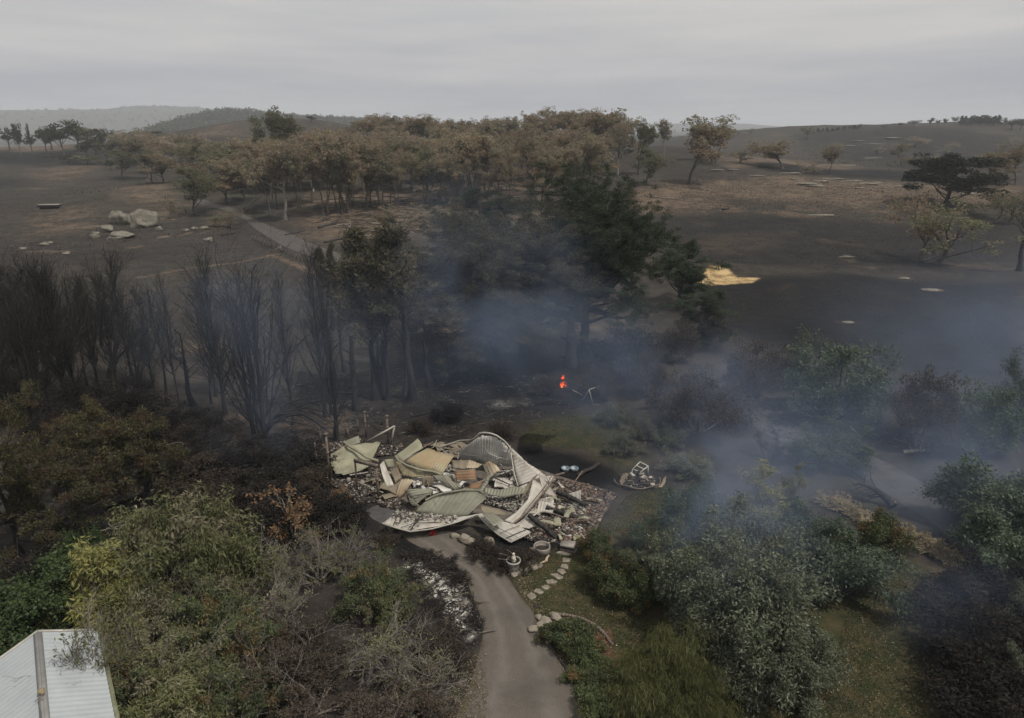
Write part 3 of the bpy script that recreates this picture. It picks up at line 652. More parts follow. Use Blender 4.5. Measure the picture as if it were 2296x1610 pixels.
def poplar(seed, H=14., k=46, ang=.34, low=.12, lenr=.36, trunks=1, twig=9, r0=.2, second=10, flat=False):
    """burnt bare tree: steep branches, fine black twigs"""
    rng = np.random.default_rng(seed); tr, br, tw = MB(), MB(), MB()
    for q in range(trunks):
        off = 0 if trunks == 1 else .35
        a = q*2.4; P, R = stem(H*rng.uniform(.88, 1), 9, (off*.12*math.cos(a), off*.12*math.sin(a)), .07, rng, r0/(trunks**.35), .08, (off*math.cos(a), off*math.sin(a), -.2))
        tubes(tr, P, R, 7)
        P1, R1 = sprout(rng, P, R, k//trunks, low, .97, ang, lenr, 7, .17, .10, .45, .3, .25, lambda t: 1.22-.95*t, H); R1 = np.maximum(R1, .02); tubes(br, P1, R1, 4)
        P2, R2 = sprout(rng, P1, R1, second, .15, 1, .7, .38, 4, .12, .16, .5); R2 = np.maximum(R2, .010); tubes(tw, P2, R2, 3)
        P3, R3 = sprout(rng, P2, R2, 2, .2, 1, .55, .45, 3, .08, .16, .6); R3 = np.maximum(R3, .007); tubes(tw, P3, R3, 3)
    return Proto('bare_tree', [('trunk', tr, BK_BURNT, True), ('branches', br, BK_BURNT, True), ('twigs', tw, BK_BURNT, False)])
PO = [poplar(51, 14, 50, .62, .18, .34), poplar(52, 14, 64, .75, .12, .32), poplar(53, 14, 64, .42, .06, .48, 5, 8, .26), poplar(54, 14, 34, .85, .32, .30)]
PBROAD = poplar(55, 13, 80, .85, .25, .40, 2, 10, .30, 16)
PBROAD2 = poplar(56, 13, 60, .75, .22, .38, 1, 10, .26, 16)
PTHIN = poplar(57, 12, 16, .6, .35, .22, 1, 6, .16, 5)

def big_pine(seed, H, leaf, nl, r0, spread=1.0, lean=(0, 0), low=.2, nb=150, fork=0, crn=1.0):
    rng = np.random.default_rng(seed); tr, br, lf = MB(), MB(), MB()
    P, R = stem(H*.93, 10, lean, .22, rng, r0, .15); tubes(tr, P, R, 10); TP, TR = [P], [R]
    for q in range(fork):
        Pf, Rf = sprout(rng, P, R, 1, .2+.12*q, .3+.12*q, .5, .62, 8, .10, .10, .75); tubes(tr, Pf, Rf, 8)
        TP.append(resample(Pf[0], 10)[None]); TR.append(np.linspace(Rf[0, 0], Rf[0, -1], 10)[None])
    P = np.concatenate(TP); R = np.concatenate(TR)
    P1, R1 = sprout(rng, P, R, nl, low, 1, 1.15, .42*spread, 8, .055, .13, .42, .2, .25, lambda t: 1.15*np.sqrt(np.clip(1-((t-.48)/.60)**2, .06, 1)), H); tubes(br, P1, R1, 6)
    P2, R2 = sprout(rng, P1, R1, 6, .3, 1, .75, .36, 5, .06, .16, .5); tubes(br, P2, R2, 4)
    P3, R3 = sprout(rng, P2, R2, 3, .35, 1, .7, .5, 4, .10, .18, .6); tubes(br, P3, R3, 3)
    C = np.concatenate([ends(P3, (1., .7)), ends(P2, (1.,)), ends(P1, (1., ))]); 
    clump(lf, rng, C, nb, rng.uniform(.38, .75, len(C))*crn, .30, .055, .6, -.25, .9, .15)
    return Proto('big_pine_tree', [('trunk', tr, BK_BURNT, True), ('limbs', br, BK_BURNT, True), ('foliage', lf, leaf, False)])
def cypress(seed, H, leaf, nb=42):
    rng = np.random.default_rng(seed); tr, br, lf = MB(), MB(), MB()
    for a in range(3):
        P, R = stem(H*rng.uniform(.8, .97), 8, (.07*math.cos(a*2.1), .07*math.sin(a*2.1)), .1, rng, .2, .15, (.3*math.cos(a*2.1), .3*math.sin(a*2.1), -.1)); tubes(tr, P, R, 6)
        P1, R1 = sprout(rng, P, R, 34, .38, 1, .75, .20, 5, .14, .1, .4, lenfn=lambda t: np.clip(1.5-1.25*t, .2, .95), plen=H); tubes(br, P1, R1, 4)
        P2, R2 = sprout(rng, P1, R1, 5, .3, 1, .55, .45, 4, .12, .15, .6); tubes(br, P2, R2, 3)
        clump(lf, rng, np.concatenate([ends(P2), ends(P1)]), nb, .5, .30, .06, 1.1, -.5, .8, .1)
    return Proto('cypress_tree', [('trunk', tr, BK_BURNT, True), ('branches', br, BK_BURNT, True), ('foliage', lf, leaf, False)])

def shrub(name, seed, H, Wd, leaf, bark, stems=9, leafn=40, L_=.16, W_=.05, cr=.42, droop=.3, twigs=6, up=.05, bare=0.0, sub=5, flat=.8, out=.6):
    """many-stemmed shrub H tall and Wd wide; bare = share of branch ends left without leaves"""
    rng = np.random.default_rng(seed); tr, br, lf = MB(), MB(), MB()
    a = np.arange(stems)*2.4+rng.uniform(0, 1, stems); el = np.sqrt(np.linspace(.02, 1, stems))*.95
    ra = 1/np.sqrt((np.sin(el)/(Wd*.5))**2+(np.cos(el)/H)**2)*rng.uniform(.62, .80, stems)
    D = np.stack([np.sin(el)*np.cos(a), np.sin(el)*np.sin(a), np.cos(el)], 1)
    P1, R1 = run(rng, np.stack([.15*Wd*.2*np.cos(a), .15*Wd*.2*np.sin(a), a*0-.1], 1), D, ra, np.full(stems, .012*H+.015), 7, .0, .09); tubes(tr, P1, R1, 5)
    P2, R2 = sprout(rng, P1, R1, sub, .35, 1, .75, .42, 5, up, .16, .6); tubes(br, P2, R2, 4)
    P3, R3 = sprout(rng, P2, R2, twigs, .25, 1, .7, .5, 4, up, .2, .6); R3 = np.maximum(R3, .005); tubes(br, P3, R3, 3)
    if bare > 0:
        P4, R4 = sprout(rng, P3, R3, 4, .2, 1, .6, .55, 3, up, .2, .7); R4 = np.maximum(R4, .004); tubes(br, P4, R4, 3)
    C = np.concatenate([ends(P3, (1., .6)), ends(P2)])
    if bare < 1:
        keep = rng.uniform(size=len(C)) >= bare; C = C[keep]
        clump(lf, rng, C, leafn, rng.uniform(.7, 1.2, len(C))*cr, L_, W_, flat, droop, out, .1)
    return Proto(name, [('stems', tr, bark, True), ('branches', br, bark, False), ('foliage', lf, leaf, False)])
# ================================================================== TREES: where they stand
RN = np.random.default_rng(7)
def tree(pr, bx, by, ty, wpx, label, cat='tree', group=None, rz=None, name=None, wmin=.0):
    p = gp(bx, by); h = top_z(p[1], ty)-p[2]; w = wpx*mpp(p) if wpx else None
    return pr.place(p, h, w, RN.uniform(0, 6.28) if rz is None else rz, label, cat, group, name)
GR = 'gum trees of the scorched grove'
def gA(i, x, y, t_, w, lab, c=cA, g=None, pr=None):
    bx, by = c(x, y); ty = c(0, t_)[1]; w = w*.35; return tree((pr or G_)[i], bx, by, ty, w, lab, 'gum tree', g)
# single gums read off one by one
gA(4, 1245, 800, 500, 285, 'rounded olive gum tree standing alone at the left front of the scorched grove')
gA(0, 1050, 600, 405, 150, 'small round gum tree at the left end of the grove beside the field track', g=GR)
gA(3, 950, 575, 275, 300, 'broad brown gum tree at the far left end of the grove', g=GR)
gA(5, 1770, 560, 112, 300, 'tall dark olive gum tree rising above the left part of the grove', g=GR)
gA(6, 1830, 835, 330, 300, 'burnt gum tree with bare spreading limbs beside the farm track', g=GR)
gA(3, 1730, 800, 400, 190, 'leaning scorched gum tree just behind the farm track bend', g=GR)
gA(0, 1450, 740, 440, 210, 'dark trunked gum tree right behind the lone rounded gum', g=GR)
gA(3, 1570, 715, 550, 190, 'low forked gum tree with a purple brown crown near the track', g=GR)
gA(1, 2090, 805, 300, 250, 'cluster of black gum trunks with pale dead branches above the track', g=GR)
gA(7, 2230, 790, 420, 210, 'gum with a fan of thin black trunks left of the utility pole', g=GR)
gA(1, 80, 795, 240, 280, 'many trunked gum just left of the utility pole', cB, GR)
gA(0, 215, 760, 330, 230, 'slender gum tree behind the utility pole', cB, GR)
gA(1, 310, 775, 300, 230, 'gum with three black trunks right of the utility pole', cB, GR)
gA(4, 600, 725, 360, 270, 'short thick trunked gum in the shade at the middle of the grove', cB, GR)
gA(6, 745, 735, 380, 200, 'gum with a trunk leaning left in the middle of the grove', cB, GR)
gA(7, 890, 700, 250, 330, 'dense stand of black gum trunks at the centre front of the grove', cB, GR)
gA(2, 980, 680, 330, 220, 'thick double trunked gum behind the shorter pine', cB, GR)
gA(3, 780, 715, 545, 170, 'small orange brown gum in front of the central black trunks', cB, GR)
gA(1, 1420, 575, 240, 260, 'gum with fanned black trunks at the right front of the grove', cB, GR)
gA(7, 1710, 495, 130, 330, 'tall flat topped gum with black trunks at the right end of the grove', cB, GR)
gA(2, 1525, 520, 250, 210, 'upright gum tree between the two fans of black trunks', cB, GR)
gA(5, 1950, 545, 190, 190, 'dark olive gum tree with a domed top right of the grove', cB)
gA(4, 2010, 610, 380, 190, 'low olive gum tree above the crown of the tallest pine', cB)
gA(6, 2125, 450, 190, 100, 'narrow sparse gum tree with bare limbs right of the domed gum', cB)
gA(0, 150, 605, 165, 250, 'tall lone gum tree with a straight trunk on the bare brown knoll', cC)
gA(2, 312, 470, 170, 220, 'leafy dark gum tree with a tall double crown behind the knoll', cC)
gA(1, 470, 470, 375, 160, 'squat round gum bush behind the knoll', cC, pr=BG)
gA(1, 560, 412, 330, 80, 'small olive gum tree on the slope beyond the squat gum bush', cC, pr=BG)
gA(0, 460, 292, 250, 80, 'left of two small round trees on the far skyline', cC, pr=BG)
gA(1, 545, 286, 244, 56, 'right of two small round trees on the far skyline', cC, pr=BG)
gA(0, 745, 507, 325, 240, 'wide yellow brown gum tree with a bright trunk at the dark gully', cC)
gA(6, 1035, 470, 345, 130, 'half dead gum tree with white bare limbs beside the gully', cC)
gA(3, 1050, 545, 370, 110, 'drooping brown gum tree in front of the half dead one', cC)
gA(2, 890, 535, 465, 110, 'low brown gum bush at the edge of the bare knoll', cC, pr=BG)
gA(2, 955, 545, 495, 80, 'fallen brown gum branch heap beside the low bush', cC, pr=BG)
gA(2, 905, 318, 235, 100, 'dark tree clump on the far skyline dip', cC, pr=FT)
gA(6, 1462, 488, 345, 100, 'white limbed dead gum tree on the dark slope', cC)
gA(0, 1510, 490, 420, 80, 'small olive tree right of the white limbed dead gum', cC, pr=BG)
gA(1, 1610, 500, 425, 120, 'row of low olive gums below the hillside, left one', cC, pr=BG)
gA(0, 1700, 500, 420, 110, 'low olive gum behind the smoky leaning tree', cC, pr=BG)
gA(0, 1600, 372, 300, 110, 'round gum tree halfway up the burnt hillside', cC, pr=BG)
gA(2, 1795, 420, 335, 110, 'wide brown gum tree on the burnt hillside', cC, pr=BG)
gA(1, 1350, 415, 360, 80, 'grey green gum bush on the lower hillside', cC, pr=BG)
gA(2, 1440, 400, 345, 70, 'brown gum above the white limbed dead tree', cC, pr=BG)
gA(1, 1085, 370, 330, 70, 'small gum on the hillside above the half dead tree', cC, pr=BG)
gA(2, 1155, 480, 450, 60, 'brown stump bush beside the pale rock slabs', cC, pr=BG)
gA(0, 2040, 612, 395, 170, 'two trunked gum tree at the right of the brown paddock, left trunk', cC)
gA(3, 2090, 608, 400, 190, 'spreading gum tree with a slanting trunk at the right of the brown paddock', cC)
gA(0, 2240, 610, 340, 150, 'dark tall gum tree cut by the right edge of the picture', cC)
gA(2, 2180, 380, 300, 120, 'pale brown gum on the upper right hillside', cC, pr=BG)
gA(1, 2190, 860, 650, 210, 'smoky dark gum tree low on the right edge', cC, pr=BG)
gA(0, 2130, 830, 640, 130, 'smoky dark gum bush left of the right edge', cC, pr=BG)
# crowded trees of the grove: rows from front to back, skyline as in the photo
sky_x = np.array([690, 760, 830, 880, 960, 1020, 1100, 1150, 1220, 1330, 1390])
sky_y = np.array([292, 282, 262, 252, 258, 268, 262, 246, 240, 242, 250])
rows = [(462, 16, 325, 610, 1240, 60), (436, 20, 310, 560, 1330, 46), (412, 18, 300, 480, 1370, 44), (390, 18, 290, 400, 1400, 42), (370, 20, 282, 380, 1400, 44), (352, 16, 262, 700, 1400, 44), (338, 14, 250, 820, 1400, 42)]
zones_ = ['in the front row of the grove', 'in the second row of the grove', 'in the crowded middle of the grove', 'in the crowded middle of the grove', 'in the crowded back of the grove', 'on the upper slope of the grove', 'along the skyline of the grove']
for r_, (by, n, ty, x0, x1, st) in enumerate(rows):
    for k in range(n):
        x = x0+(x1-x0)*(k+RN.uniform(.15, .85))/n
        lo_ = np.interp(x, sky_x, sky_y) if x > 690 else np.interp(x, [380, 560, 690], [318, 306, 296])
        tt = max(lo_-2 + (RN.uniform(0, 14)), ty+RN.uniform(-14, 18) + (0 if x > 690 else 8))
        i = int(RN.choice([0, 1, 2, 3, 3, 6, 7, 1])); side = 'left half' if x < 880 else 'right half'
        col_ = {0: 'brown and olive', 1: 'scorched many trunked', 2: 'brown double trunked', 3: 'scorched orange brown', 6: 'pale barked scorched', 7: 'many stemmed brown'}[i]
        tree(G_[i], x, by+RN.uniform(-9, 9), tt, RN.uniform(48, 72)*(1.0 if r_ < 4 else .9), '%s gum tree %s, %s' % (col_, zones_[r_], side), 'gum tree', GR)
for k in range(16):   # left wing of the grove
    x = RN.uniform(270, 560); by = RN.uniform(352, 405)+(x-270)*.10
    i = int(RN.choice([0, 2, 3, 4])); tree(G_[i], x, by, by-RN.uniform(62, 92), RN.uniform(60, 85), '%s gum tree in the low left wing of the grove' % {0: 'brown and olive', 2: 'double trunked brown', 3: 'orange brown', 4: 'dull olive'}[i], 'gum tree', GR)
gA(2, 1100, 830, 700, 90, 'low burnt scrub tree by the fence corner rocks', g=None, pr=BG)
gA(2, 1370, 870, 790, 210, 'grey burnt thicket left of the farm track', pr=BG)
gA(2, 1480, 880, 770, 150, 'burnt thicket overhanging the farm track', pr=BG)
# mid distance at the left
LW = 'dark trees across the left field'
for (x, y, t_, w, i, lab) in [(60, 365, 245, 150, 0, 'dark clump of trees at the left edge of the far field'), (125, 330, 212, 80, 1, 'single round tree on the rise at far left'), (200, 355, 282, 80, 0, 'small dark tree on the pale strip'),
        (330, 345, 240, 150, 1, 'broad dark tree left of the tallest field tree'), (400, 345, 210, 190, 0, 'dark oak like tree in the field group'), (500, 345, 192, 190, 0, 'tallest dark tree of the field group'), (560, 350, 240, 120, 2, 'dark tree right of the tallest field tree'),
        (290, 350, 255, 120, 1, 'lower dark tree at the left of the field group'), (620, 440, 300, 210, 0, 'wide dark tree at the corner of the burnt field'), (690, 480, 330, 130, 2, 'dark tree beside the left end of the grove'), (560, 440, 330, 130, 1, 'dark thicket tree at the corner of the burnt field'),
        (650, 290, 245, 120, 1, 'pale hazy tree behind the field group'), (700, 300, 255, 100, 0, 'hazy tree beyond the burnt field corner'), (830, 290, 255, 70, 1, 'small round tree on the far pale paddock'), (930, 300, 262, 130, 2, 'hazy tree row in front of the far paddock'),
        (1035, 262, 225, 40, 1, 'slim hazy tree in the distant valley'), (1140, 255, 215, 70, 0, 'hazy tree at the foot of the wooded hill'), (1000, 300, 265, 120, 0, 'hazy tree at the foot of the brown rise'), (1080, 320, 275, 90, 2, 'dull tree at the foot of the brown rise'),
        (450, 470, 415, 190, 1, 'grey burnt hedge clump across the left field'), (560, 480, 420, 170, 2, 'grey burnt hedge beside the field corner'), (710, 515, 450, 90, 1, 'dark bush at the tip of the grove'), (200, 232, 212, 22, 1, 'tiny round tree on the far left skyline'),
        (1995, 205, 170, 80, 1, 'low round tree on the brown rise'), (2130, 205, 185, 90, 1, 'low bush tree on the brown rise, right one')]:
    if y < 375 and x < 720:
        Y_ = 420+RN.uniform(-25, 25); px_, _ = cA(x, 0); p = at_y(px_, 330, Y_); p[2] = float(hgt(p[0], p[1])); FT[i].place(p, top_z(Y_, cA(0, t_)[1])-p[2], w*.35*mpp(p), RN.uniform(0, 6), lab, 'tree', LW)
    else: gA(i, x, y, t_, w, lab, cA, LW if x < 720 else None, FT)
# skyline trees of the right hillside
SKY = 'pines along the right skyline'
for k in range(30):
    x = 1880+ (2140-1880)*(k+RN.uniform(0, 1))/30; bx, by = cC(x, 232+RN.uniform(-8, 6)); tree(CF[k % 2], bx, by, cC(0, RN.uniform(160, 182))[1], 9, 'dark pine of the dense plantation on the right skyline', 'pine tree', SKY)
for (x, y, t_, w, k, lab) in [(1850, 228, 172, 46, 0, 'taller dark tree at the left end of the skyline plantation'), (1785, 232, 184, 36, 1, 'round tree left of the skyline plantation'), (1740, 234, 192, 32, 0, 'thin tree on the right skyline'), (1697, 235, 180, 50, 1, 'wide tree on the right skyline'),
        (1590, 238, 196, 90, 0, 'dark clump on the right skyline'), (1500, 240, 212, 60, 1, 'low dark clump on the right skyline, left of the wide one'), (1400, 246, 228, 50, 0, 'small clump where the skyline starts to rise'), (2215, 262, 190, 130, 0, 'dark wood at the right end of the skyline'), (2270, 262, 185, 100, 1, 'dark tree at the right edge skyline'), (2170, 240, 178, 40, 0, 'dark tree right of the skyline plantation'), (2050, 232, 168, 60, 1, 'broad tree among the skyline pines')]:
    bx, by = cC(x, y); tree(FT[k], bx, by, cC(0, t_)[1], w*.35, lab, 'tree', 'trees on the right skyline')
for k in range(16):
    x = 960+(1260-960)*(k+RN.uniform(0, 1))/16; bx, by = cC(x, 276-(x-960)*.09+RN.uniform(-3, 8)); tree(CF[k % 2], bx, by, by-RN.uniform(5, 11), 7, 'small dark conifer in the thin row along the skyline dip', 'pine tree', 'thin conifer row on the skyline dip')

# ---- bare burnt trees on the left
BT = 'bare burnt trees behind the wreck'
def bt(pr, x, y, tx, t_, w, lab, c=cD, rz=None, name=None):
    bx, by = c(x, y); ty = c(0, t_)[1]; p = gp(bx, by); o = tree(pr, bx, by, ty, w*.35, lab, 'bare tree', BT, rz, name)
    return o
bt(PO[0], 850, 960, 830, 100, 230, 'narrow bare poplar left of the smoke, beside the twisted tree')
bt(PO[3], 1175, 1235, 1110, 240, 200, 'thin straight bare poplar at the left of the smoke')
bt(PO[1], 1445, 1180, 1270, 80, 320, 'dense black poplar in the thick of the blue smoke')
bt(PO[1], 1385, 1060, 1330, 250, 240, 'black poplar close behind the dense one')
bt(PO[2], 1670, 1370, 1670, 80, 540, 'biggest bare tree, many upright stems fanning from one base')
bt(PO[0], 1880, 1245, 1830, 250, 190, 'slim bare poplar just right of the fanning tree')
bt(PO[0], 2085, 1195, 2030, 60, 230, 'tallest bare poplar with a paired trunk, left of the cypress')
bt(PO[3], 2120, 1180, 2110, 100, 180, 'second trunk of the tall pair left of the cypress')
bt(PO[1], 2160, 1350, 2140, 430, 150, 'short dark bare tree in front of the tall pair')
bt(PBROAD, 310, 1060, 310, 130, 520, 'broad black crowned bare tree filling the left edge')
bt(PBROAD2, 430, 1150, 430, 190, 420, 'thick straight trunked bare tree beside the broad crowned one')
bt(PBROAD2, 60, 1080, 60, 210, 380, 'broad bare tree cut by the left edge')
bt(PO[3], 560, 1000, 560, 260, 200, 'spindly bare tree right of the broad crowned ones')
bt(PO[0], 985, 1010, 930, 330, 190, 'small bare poplar between the twisted tree and the smoke')
bt(PO[3], 1010, 1150, 1010, 600, 190, 'half height dead tree among dark scrub')
bt(PTHIN, 1240, 1120, 1240, 620, 180, 'low thin dead tree under the smoke')
bt(PTHIN, 505, 1080, 505, 160, 250, 'thin black tree right of the burnt cypress trunks', cE)
bt(PTHIN, 460, 1060, 460, 250, 130, 'thin black tree against the burnt cypress trunks', cE)
bt(PTHIN, 350, 1090, 350, 420, 130, 'thin pole tree under the cypress, right one', cE)
bt(PTHIN, 300, 1085, 310, 480, 110, 'thin pole tree under the cypress, left one', cE)
bt(PTHIN, 75, 900, 75, 330, 110, 'thin black tree left of the cypress', cE)
bt(PTHIN, 620, 1000, 620, 480, 200, 'grey leaning twiggy tree right of the thin black trees', cE)
bt(PTHIN, 720, 970, 720, 640, 160, 'small twiggy burnt tree by the pale dry patch', cE)
for k, (x, y, tx, t_, w, lab) in enumerate([(260, 1230, 260, 420, 360, 'black bare tree rising from the dark scrub at the left'), (110, 1260, 110, 500, 340, 'black bare tree behind the yellow tufted pines at the left edge'), (520, 1200, 520, 430, 320, 'black bare tree between the left pines and the bent tree'), (150, 960, 150, 190, 260, 'dense dark bare tree among the broad crowned ones'), (240, 1130, 240, 300, 300, 'lower dark bare tree in front of the broad crowned one'), (20, 1000, 20, 330, 260, 'dark bare tree hugging the left edge'), (650, 1060, 650, 260, 220, 'dark bare tree left of the bent tree'), (770, 1090, 770, 210, 220, 'bare poplar right behind the bent tree'), (1080, 1120, 1080, 330, 240, 'dark bare tree at the left of the smoke, lower one'), (920, 1170, 920, 480, 240, 'low dark bare tree at the foot of the bent tree')]):
    bt([PO[0], PBROAD2, PO[1], PO[3], PO[1]][k % 5], x, y, tx, t_, w, lab)
# the bent tree with an S shaped double trunk
mb, mb2 = MB(), MB(); y0 = gp(*cD(700, 1010))[1]
def pd(x, y): return at_y(*cD(x, y), y0)
rng = np.random.default_rng(5)
tr1 = resample([pd(700, 1010)-[0, 0, .2], pd(700, 930), pd(715, 850), pd(735, 790), pd(745, 700), pd(720, 620), pd(715, 540), pd(735, 470), pd(720, 400), pd(740, 300)], 24)
tr2 = resample([pd(725, 800), pd(680, 785), pd(650, 740), pd(645, 660), pd(655, 590), pd(650, 500), pd(670, 420)], 18)
tr3 = resample([pd(710, 850), pd(770, 800), pd(830, 740), pd(870, 650)], 12)
b0 = tr1[0].copy(); b0[2] += .2
for P, r in ((tr1, .26), (tr2, .17), (tr3, .14)):
    tubes(mb, P-b0, np.linspace(r, r*.35, len(P)), 8)
    Q, R = sprout(rng, (P-b0)[None], np.linspace(r, r*.35, len(P))[None], 16, .4, 1, .8, .26, 6, .05, .2, .4, plen=9); tubes(mb2, Q, R, 4)
    Q2, R2 = sprout(rng, Q, R, 8, .2, 1, .6, .45, 4, .05, .2, .6); tubes(mb2, Q2, np.maximum(R2, .008), 3)
    Q3, R3 = sprout(rng, Q2, R2, 3, .2, 1, .6, .5, 3, .05, .2, .6); tubes(mb2, Q3, np.maximum(R3, .006), 3)
r = thing('bent_tree', 'black burnt tree with a twisted S shaped double trunk', 'bare tree', b0, 0, BT)
mb.build('trunk', BK_BURNT, r, smooth=True); mb2.build('branches', BK_BURNT, r)
# branch swept low from the fanning tree over the pale ground
mb = MB(); y0 = gp(*cD(1690, 1370))[1]
for k in range(16):
    e = (1850+RN.uniform(-60, 380), 1180+RN.uniform(-60, 130)); P = resample([pd(1690, 1330), pd(1730, 1240+RN.uniform(-20, 20)), pd(1790, 1170+RN.uniform(-20, 20)), pd((1790+e[0])/2, 1150+RN.uniform(-30, 20)), pd(*e)], 9)
    P[:, 1] += np.linspace(0, RN.uniform(-2.5, 2), 9); tubes(mb, P, np.linspace(.12, .02, 9), 4)
    Q, R = sprout(rng, P[None], np.linspace(.09, .02, 9)[None], 12, .4, 1, .5, .2, 4, -.02, .15, .5); tubes(mb, Q, np.maximum(R, .008), 3)
tag(mb.build('swept_branch', BK_BURNT), 'burnt boughs sweeping low to the right from the foot of the fanning tree', 'branch')
# burnt stump pole and other snags
def snag(x, y, t_, r0, lab, c=cE, mat=None, name='burnt_snag', top=.6):
    bx, by = c(x, y); p = gp(bx, by); h = top_z(p[1], c(0, t_)[1])-p[2]
    root = thing(name, lab, 'dead trunk', p); mb, m2 = MB(), MB(); P, R = stem(h, 7, (0, 0), .05, RN, r0, top); P[0, 0, 2] -= .2; tubes(mb, P, R, 7, True)
    Q, R2 = sprout(RN, P, R, 8, .15, 1, 1.0, .22, 4, .05, .15, .3, plen=h); tubes(m2, Q, np.maximum(R2, .012), 4)
    mb.build('trunk', mat or BK_BURNT, root, smooth=True); m2.build('branch_stubs', mat or BK_BURNT, root); return root
snag(150, 1150, 680, .27, 'tall branchless black trunk with a flared foot left of the cypress')
snag(25, 1345, 700, .16, 'thin black snag standing right behind the left roof sheet')
snag(320, 1000, 690, .10, 'thin black snag under the cypress')
snag(1530, 870, 540, .62, 'thick black leaning stump trunk under the tallest pine', top=.5)
snag(30, 680, 600, .2, 'short black stump tree behind the bare poplars', cD)
snag(1355, 1105, 860, .1, 'leaning snag left of the fanning tree', cD)
# ---- pines and cypress in the middle
P1 = big_pine(61, 18, LF_PINE, 36, .85, 1.0, (.12, 0), .26, 90, 2, 1.3)
P2 = big_pine(62, 16, LF_PINESC, 34, .7, 1.1, (-.14, 0), .14, 90, 3, 1.35)
tree(P1, 1305, 800, 374, 285, 'tallest dark green pine tree, right of the drifting smoke', 'pine tree', None, 0)
tree(P2, 1180, 795, 450, 380, 'wide smoke veiled pine tree left of the tallest pine', 'pine tree', None, 0)
P3 = big_pine(63, 9, LF_PINE, 20, .3, 1.0, (0, 0), .15, 60, 0, 1.0)
tree(P3, 1530, 690, 535, 150, 'small dark pine beside the yellow sand bank', 'pine tree', None, .4)
tree(P3, 1100, 560, 420, 150, 'dark pine crown showing behind the smoke veiled pine', 'pine tree', None, 2.4)
tree(P3, 1560, 770, 650, 120, 'smoke greyed young pine below the sand bank', 'pine tree', None, 4.4)
CY = cypress(64, 12, LF_PINESC, 40)
bx, by = cE(290, 1070); tree(CY, bx, by, cE(0, -30)[1], 150, 'dense burnt brown cypress with bare trunks below', 'cypress', None, .3)
bx, by = cD(2135, 640); tree(CY, bx, by, cD(0, 90)[1], 40, 'slim dark cypress behind the tall bare pair', 'cypress', None, 1.3)
bx, by = cE(430, 330); tree(CF[0], bx, by, cE(0, 80)[1], 26, 'small dark conifer bush beyond the cypress', 'pine tree')
for (x, y, t_, w, i, lab) in [(350, 90, -160, 170, 3, 'pale brown gum tree behind the cypress'), (700, 200, -160, 260, 0, 'yellow olive gum left of the smoke veiled pine'), (1290, 180, -130, 200, 3, 'brown gum between the two big pines'), (540, 300, 130, 130, 6, 'thin burnt gum beyond the thin black trees')]:
    bx, by = cE(x, y); tree(G_[i], bx, by, cE(0, t_)[1], w*.35, lab, 'gum tree')
# smoky leaning trees in the right paddock
bx, by = cC(1775, 745); tree(gum(19, BK_BURNT, LF_CONIF, 14, 1, .85, 60, .04, 1.5), bx, by, cC(0, 418)[1], 150, 'dark smoky tree with leaning trunks in the right paddock', 'tree', None, .5)
bx, by = cF(1740, 215); tree(BG[1], bx, by, cC(0, 690)[1], 150, 'low spreading smoky tree in front of the leaning one', 'tree', None, 1.5)
bx, by = cF(1640, 200); tree(BG[2], bx, by, cC(0, 660)[1], 130, 'dark twiggy bush tree left of the low smoky tree', 'tree', None, 2.5)
bx, by = cF(2265, 260); tree(PTHIN, bx, by, cF(0, -260)[1], 50, 'thin dead tree in smoke at the right edge', 'tree', None, 2.5)
# ================================================================== SHRUBS NEAR THE CAMERA
def sh(pr, c, x, y, H, Wd, label, zc=.55, cat='shrub', group=None, rz=None, name=None):
    p = at(*c(x, y), zc*H); p[2] = 0.0
    return pr.place(p, H, Wd, RN.uniform(0, 6.28) if rz is None else rz, label, cat, group, name)
# --- left foreground thicket
A1 = shrub('wattle_shrub', 101, 5, 6, LF_GREEN, BK_BROWN, 12, 26, .23, .062, .50, .75, 5)
A2 = shrub('wattle_shrub', 102, 4.2, 4.2, LF_GREEN, BK_BROWN, 10, 28, .21, .058, .42, .6, 5)
A3 = shrub('yellow_leaved_shrub', 103, 4.2, 3.6, LF_YELLOW, BK_BROWN, 9, 28, .24, .06, .42, .7, 5)
A4 = shrub('dark_leafy_shrub', 104, 3.2, 5, LF_DARK, BK_BROWN, 10, 40, .13, .08, .45, .2, 5)
A5 = shrub('bare_twiggy_shrub', 105, 3.5, 3.4, LF_GREEN, BK_GREY, 10, 10, .15, .05, .3, .3, 6, bare=.9, sub=6)
A6 = shrub('half_bare_shrub', 106, 3.5, 3.8, LF_HEDGE, BK_GREY, 10, 26, .15, .05, .36, .4, 5, bare=.45)
A7 = shrub('half_bare_shrub', 107, 3.2, 4, LF_GREEN, BK_GREY, 10, 26, .15, .045, .34, .5, 5, bare=.55)
A8 = shrub('singed_shrub', 108, 2.4, 4.2, LF_SINGED, BK_BURNT, 11, 24, .13, .06, .42, .2, 5, bare=.2)
A9 = shrub('singed_shrub', 109, 2.6, 4.2, LF_BROWN, BK_BURNT, 11, 18, .12, .05, .36, .2, 6, bare=.5)
A10 = shrub('dry_shrub', 110, 3.0, 3.6, LF_BROWN, BK_GREY, 10, 22, .13, .05, .34, .3, 5, bare=.5)
LT = 'crowded shrubs of the left foreground'
sh(A1, cG, 1000, 590, 5.2, 6.2, 'largest green wattle shrub, in the middle of the left foreground thicket')
sh(A2, cG, 1245, 720, 4.6, 4.2, 'pale green wattle shrub with shining curled leaves, right of the largest wattle')
sh(A1, cG, 800, 640, 4.0, 4.0, 'olive wattle shrub between the yellow shrub and the largest wattle')
sh(A3, cG, 560, 860, 4.3, 3.9, 'bright yellow green shrub above the shed roof')
sh(A3, cG, 690, 1010, 3.0, 2.8, 'lower yellow green shrub below the brightest one')
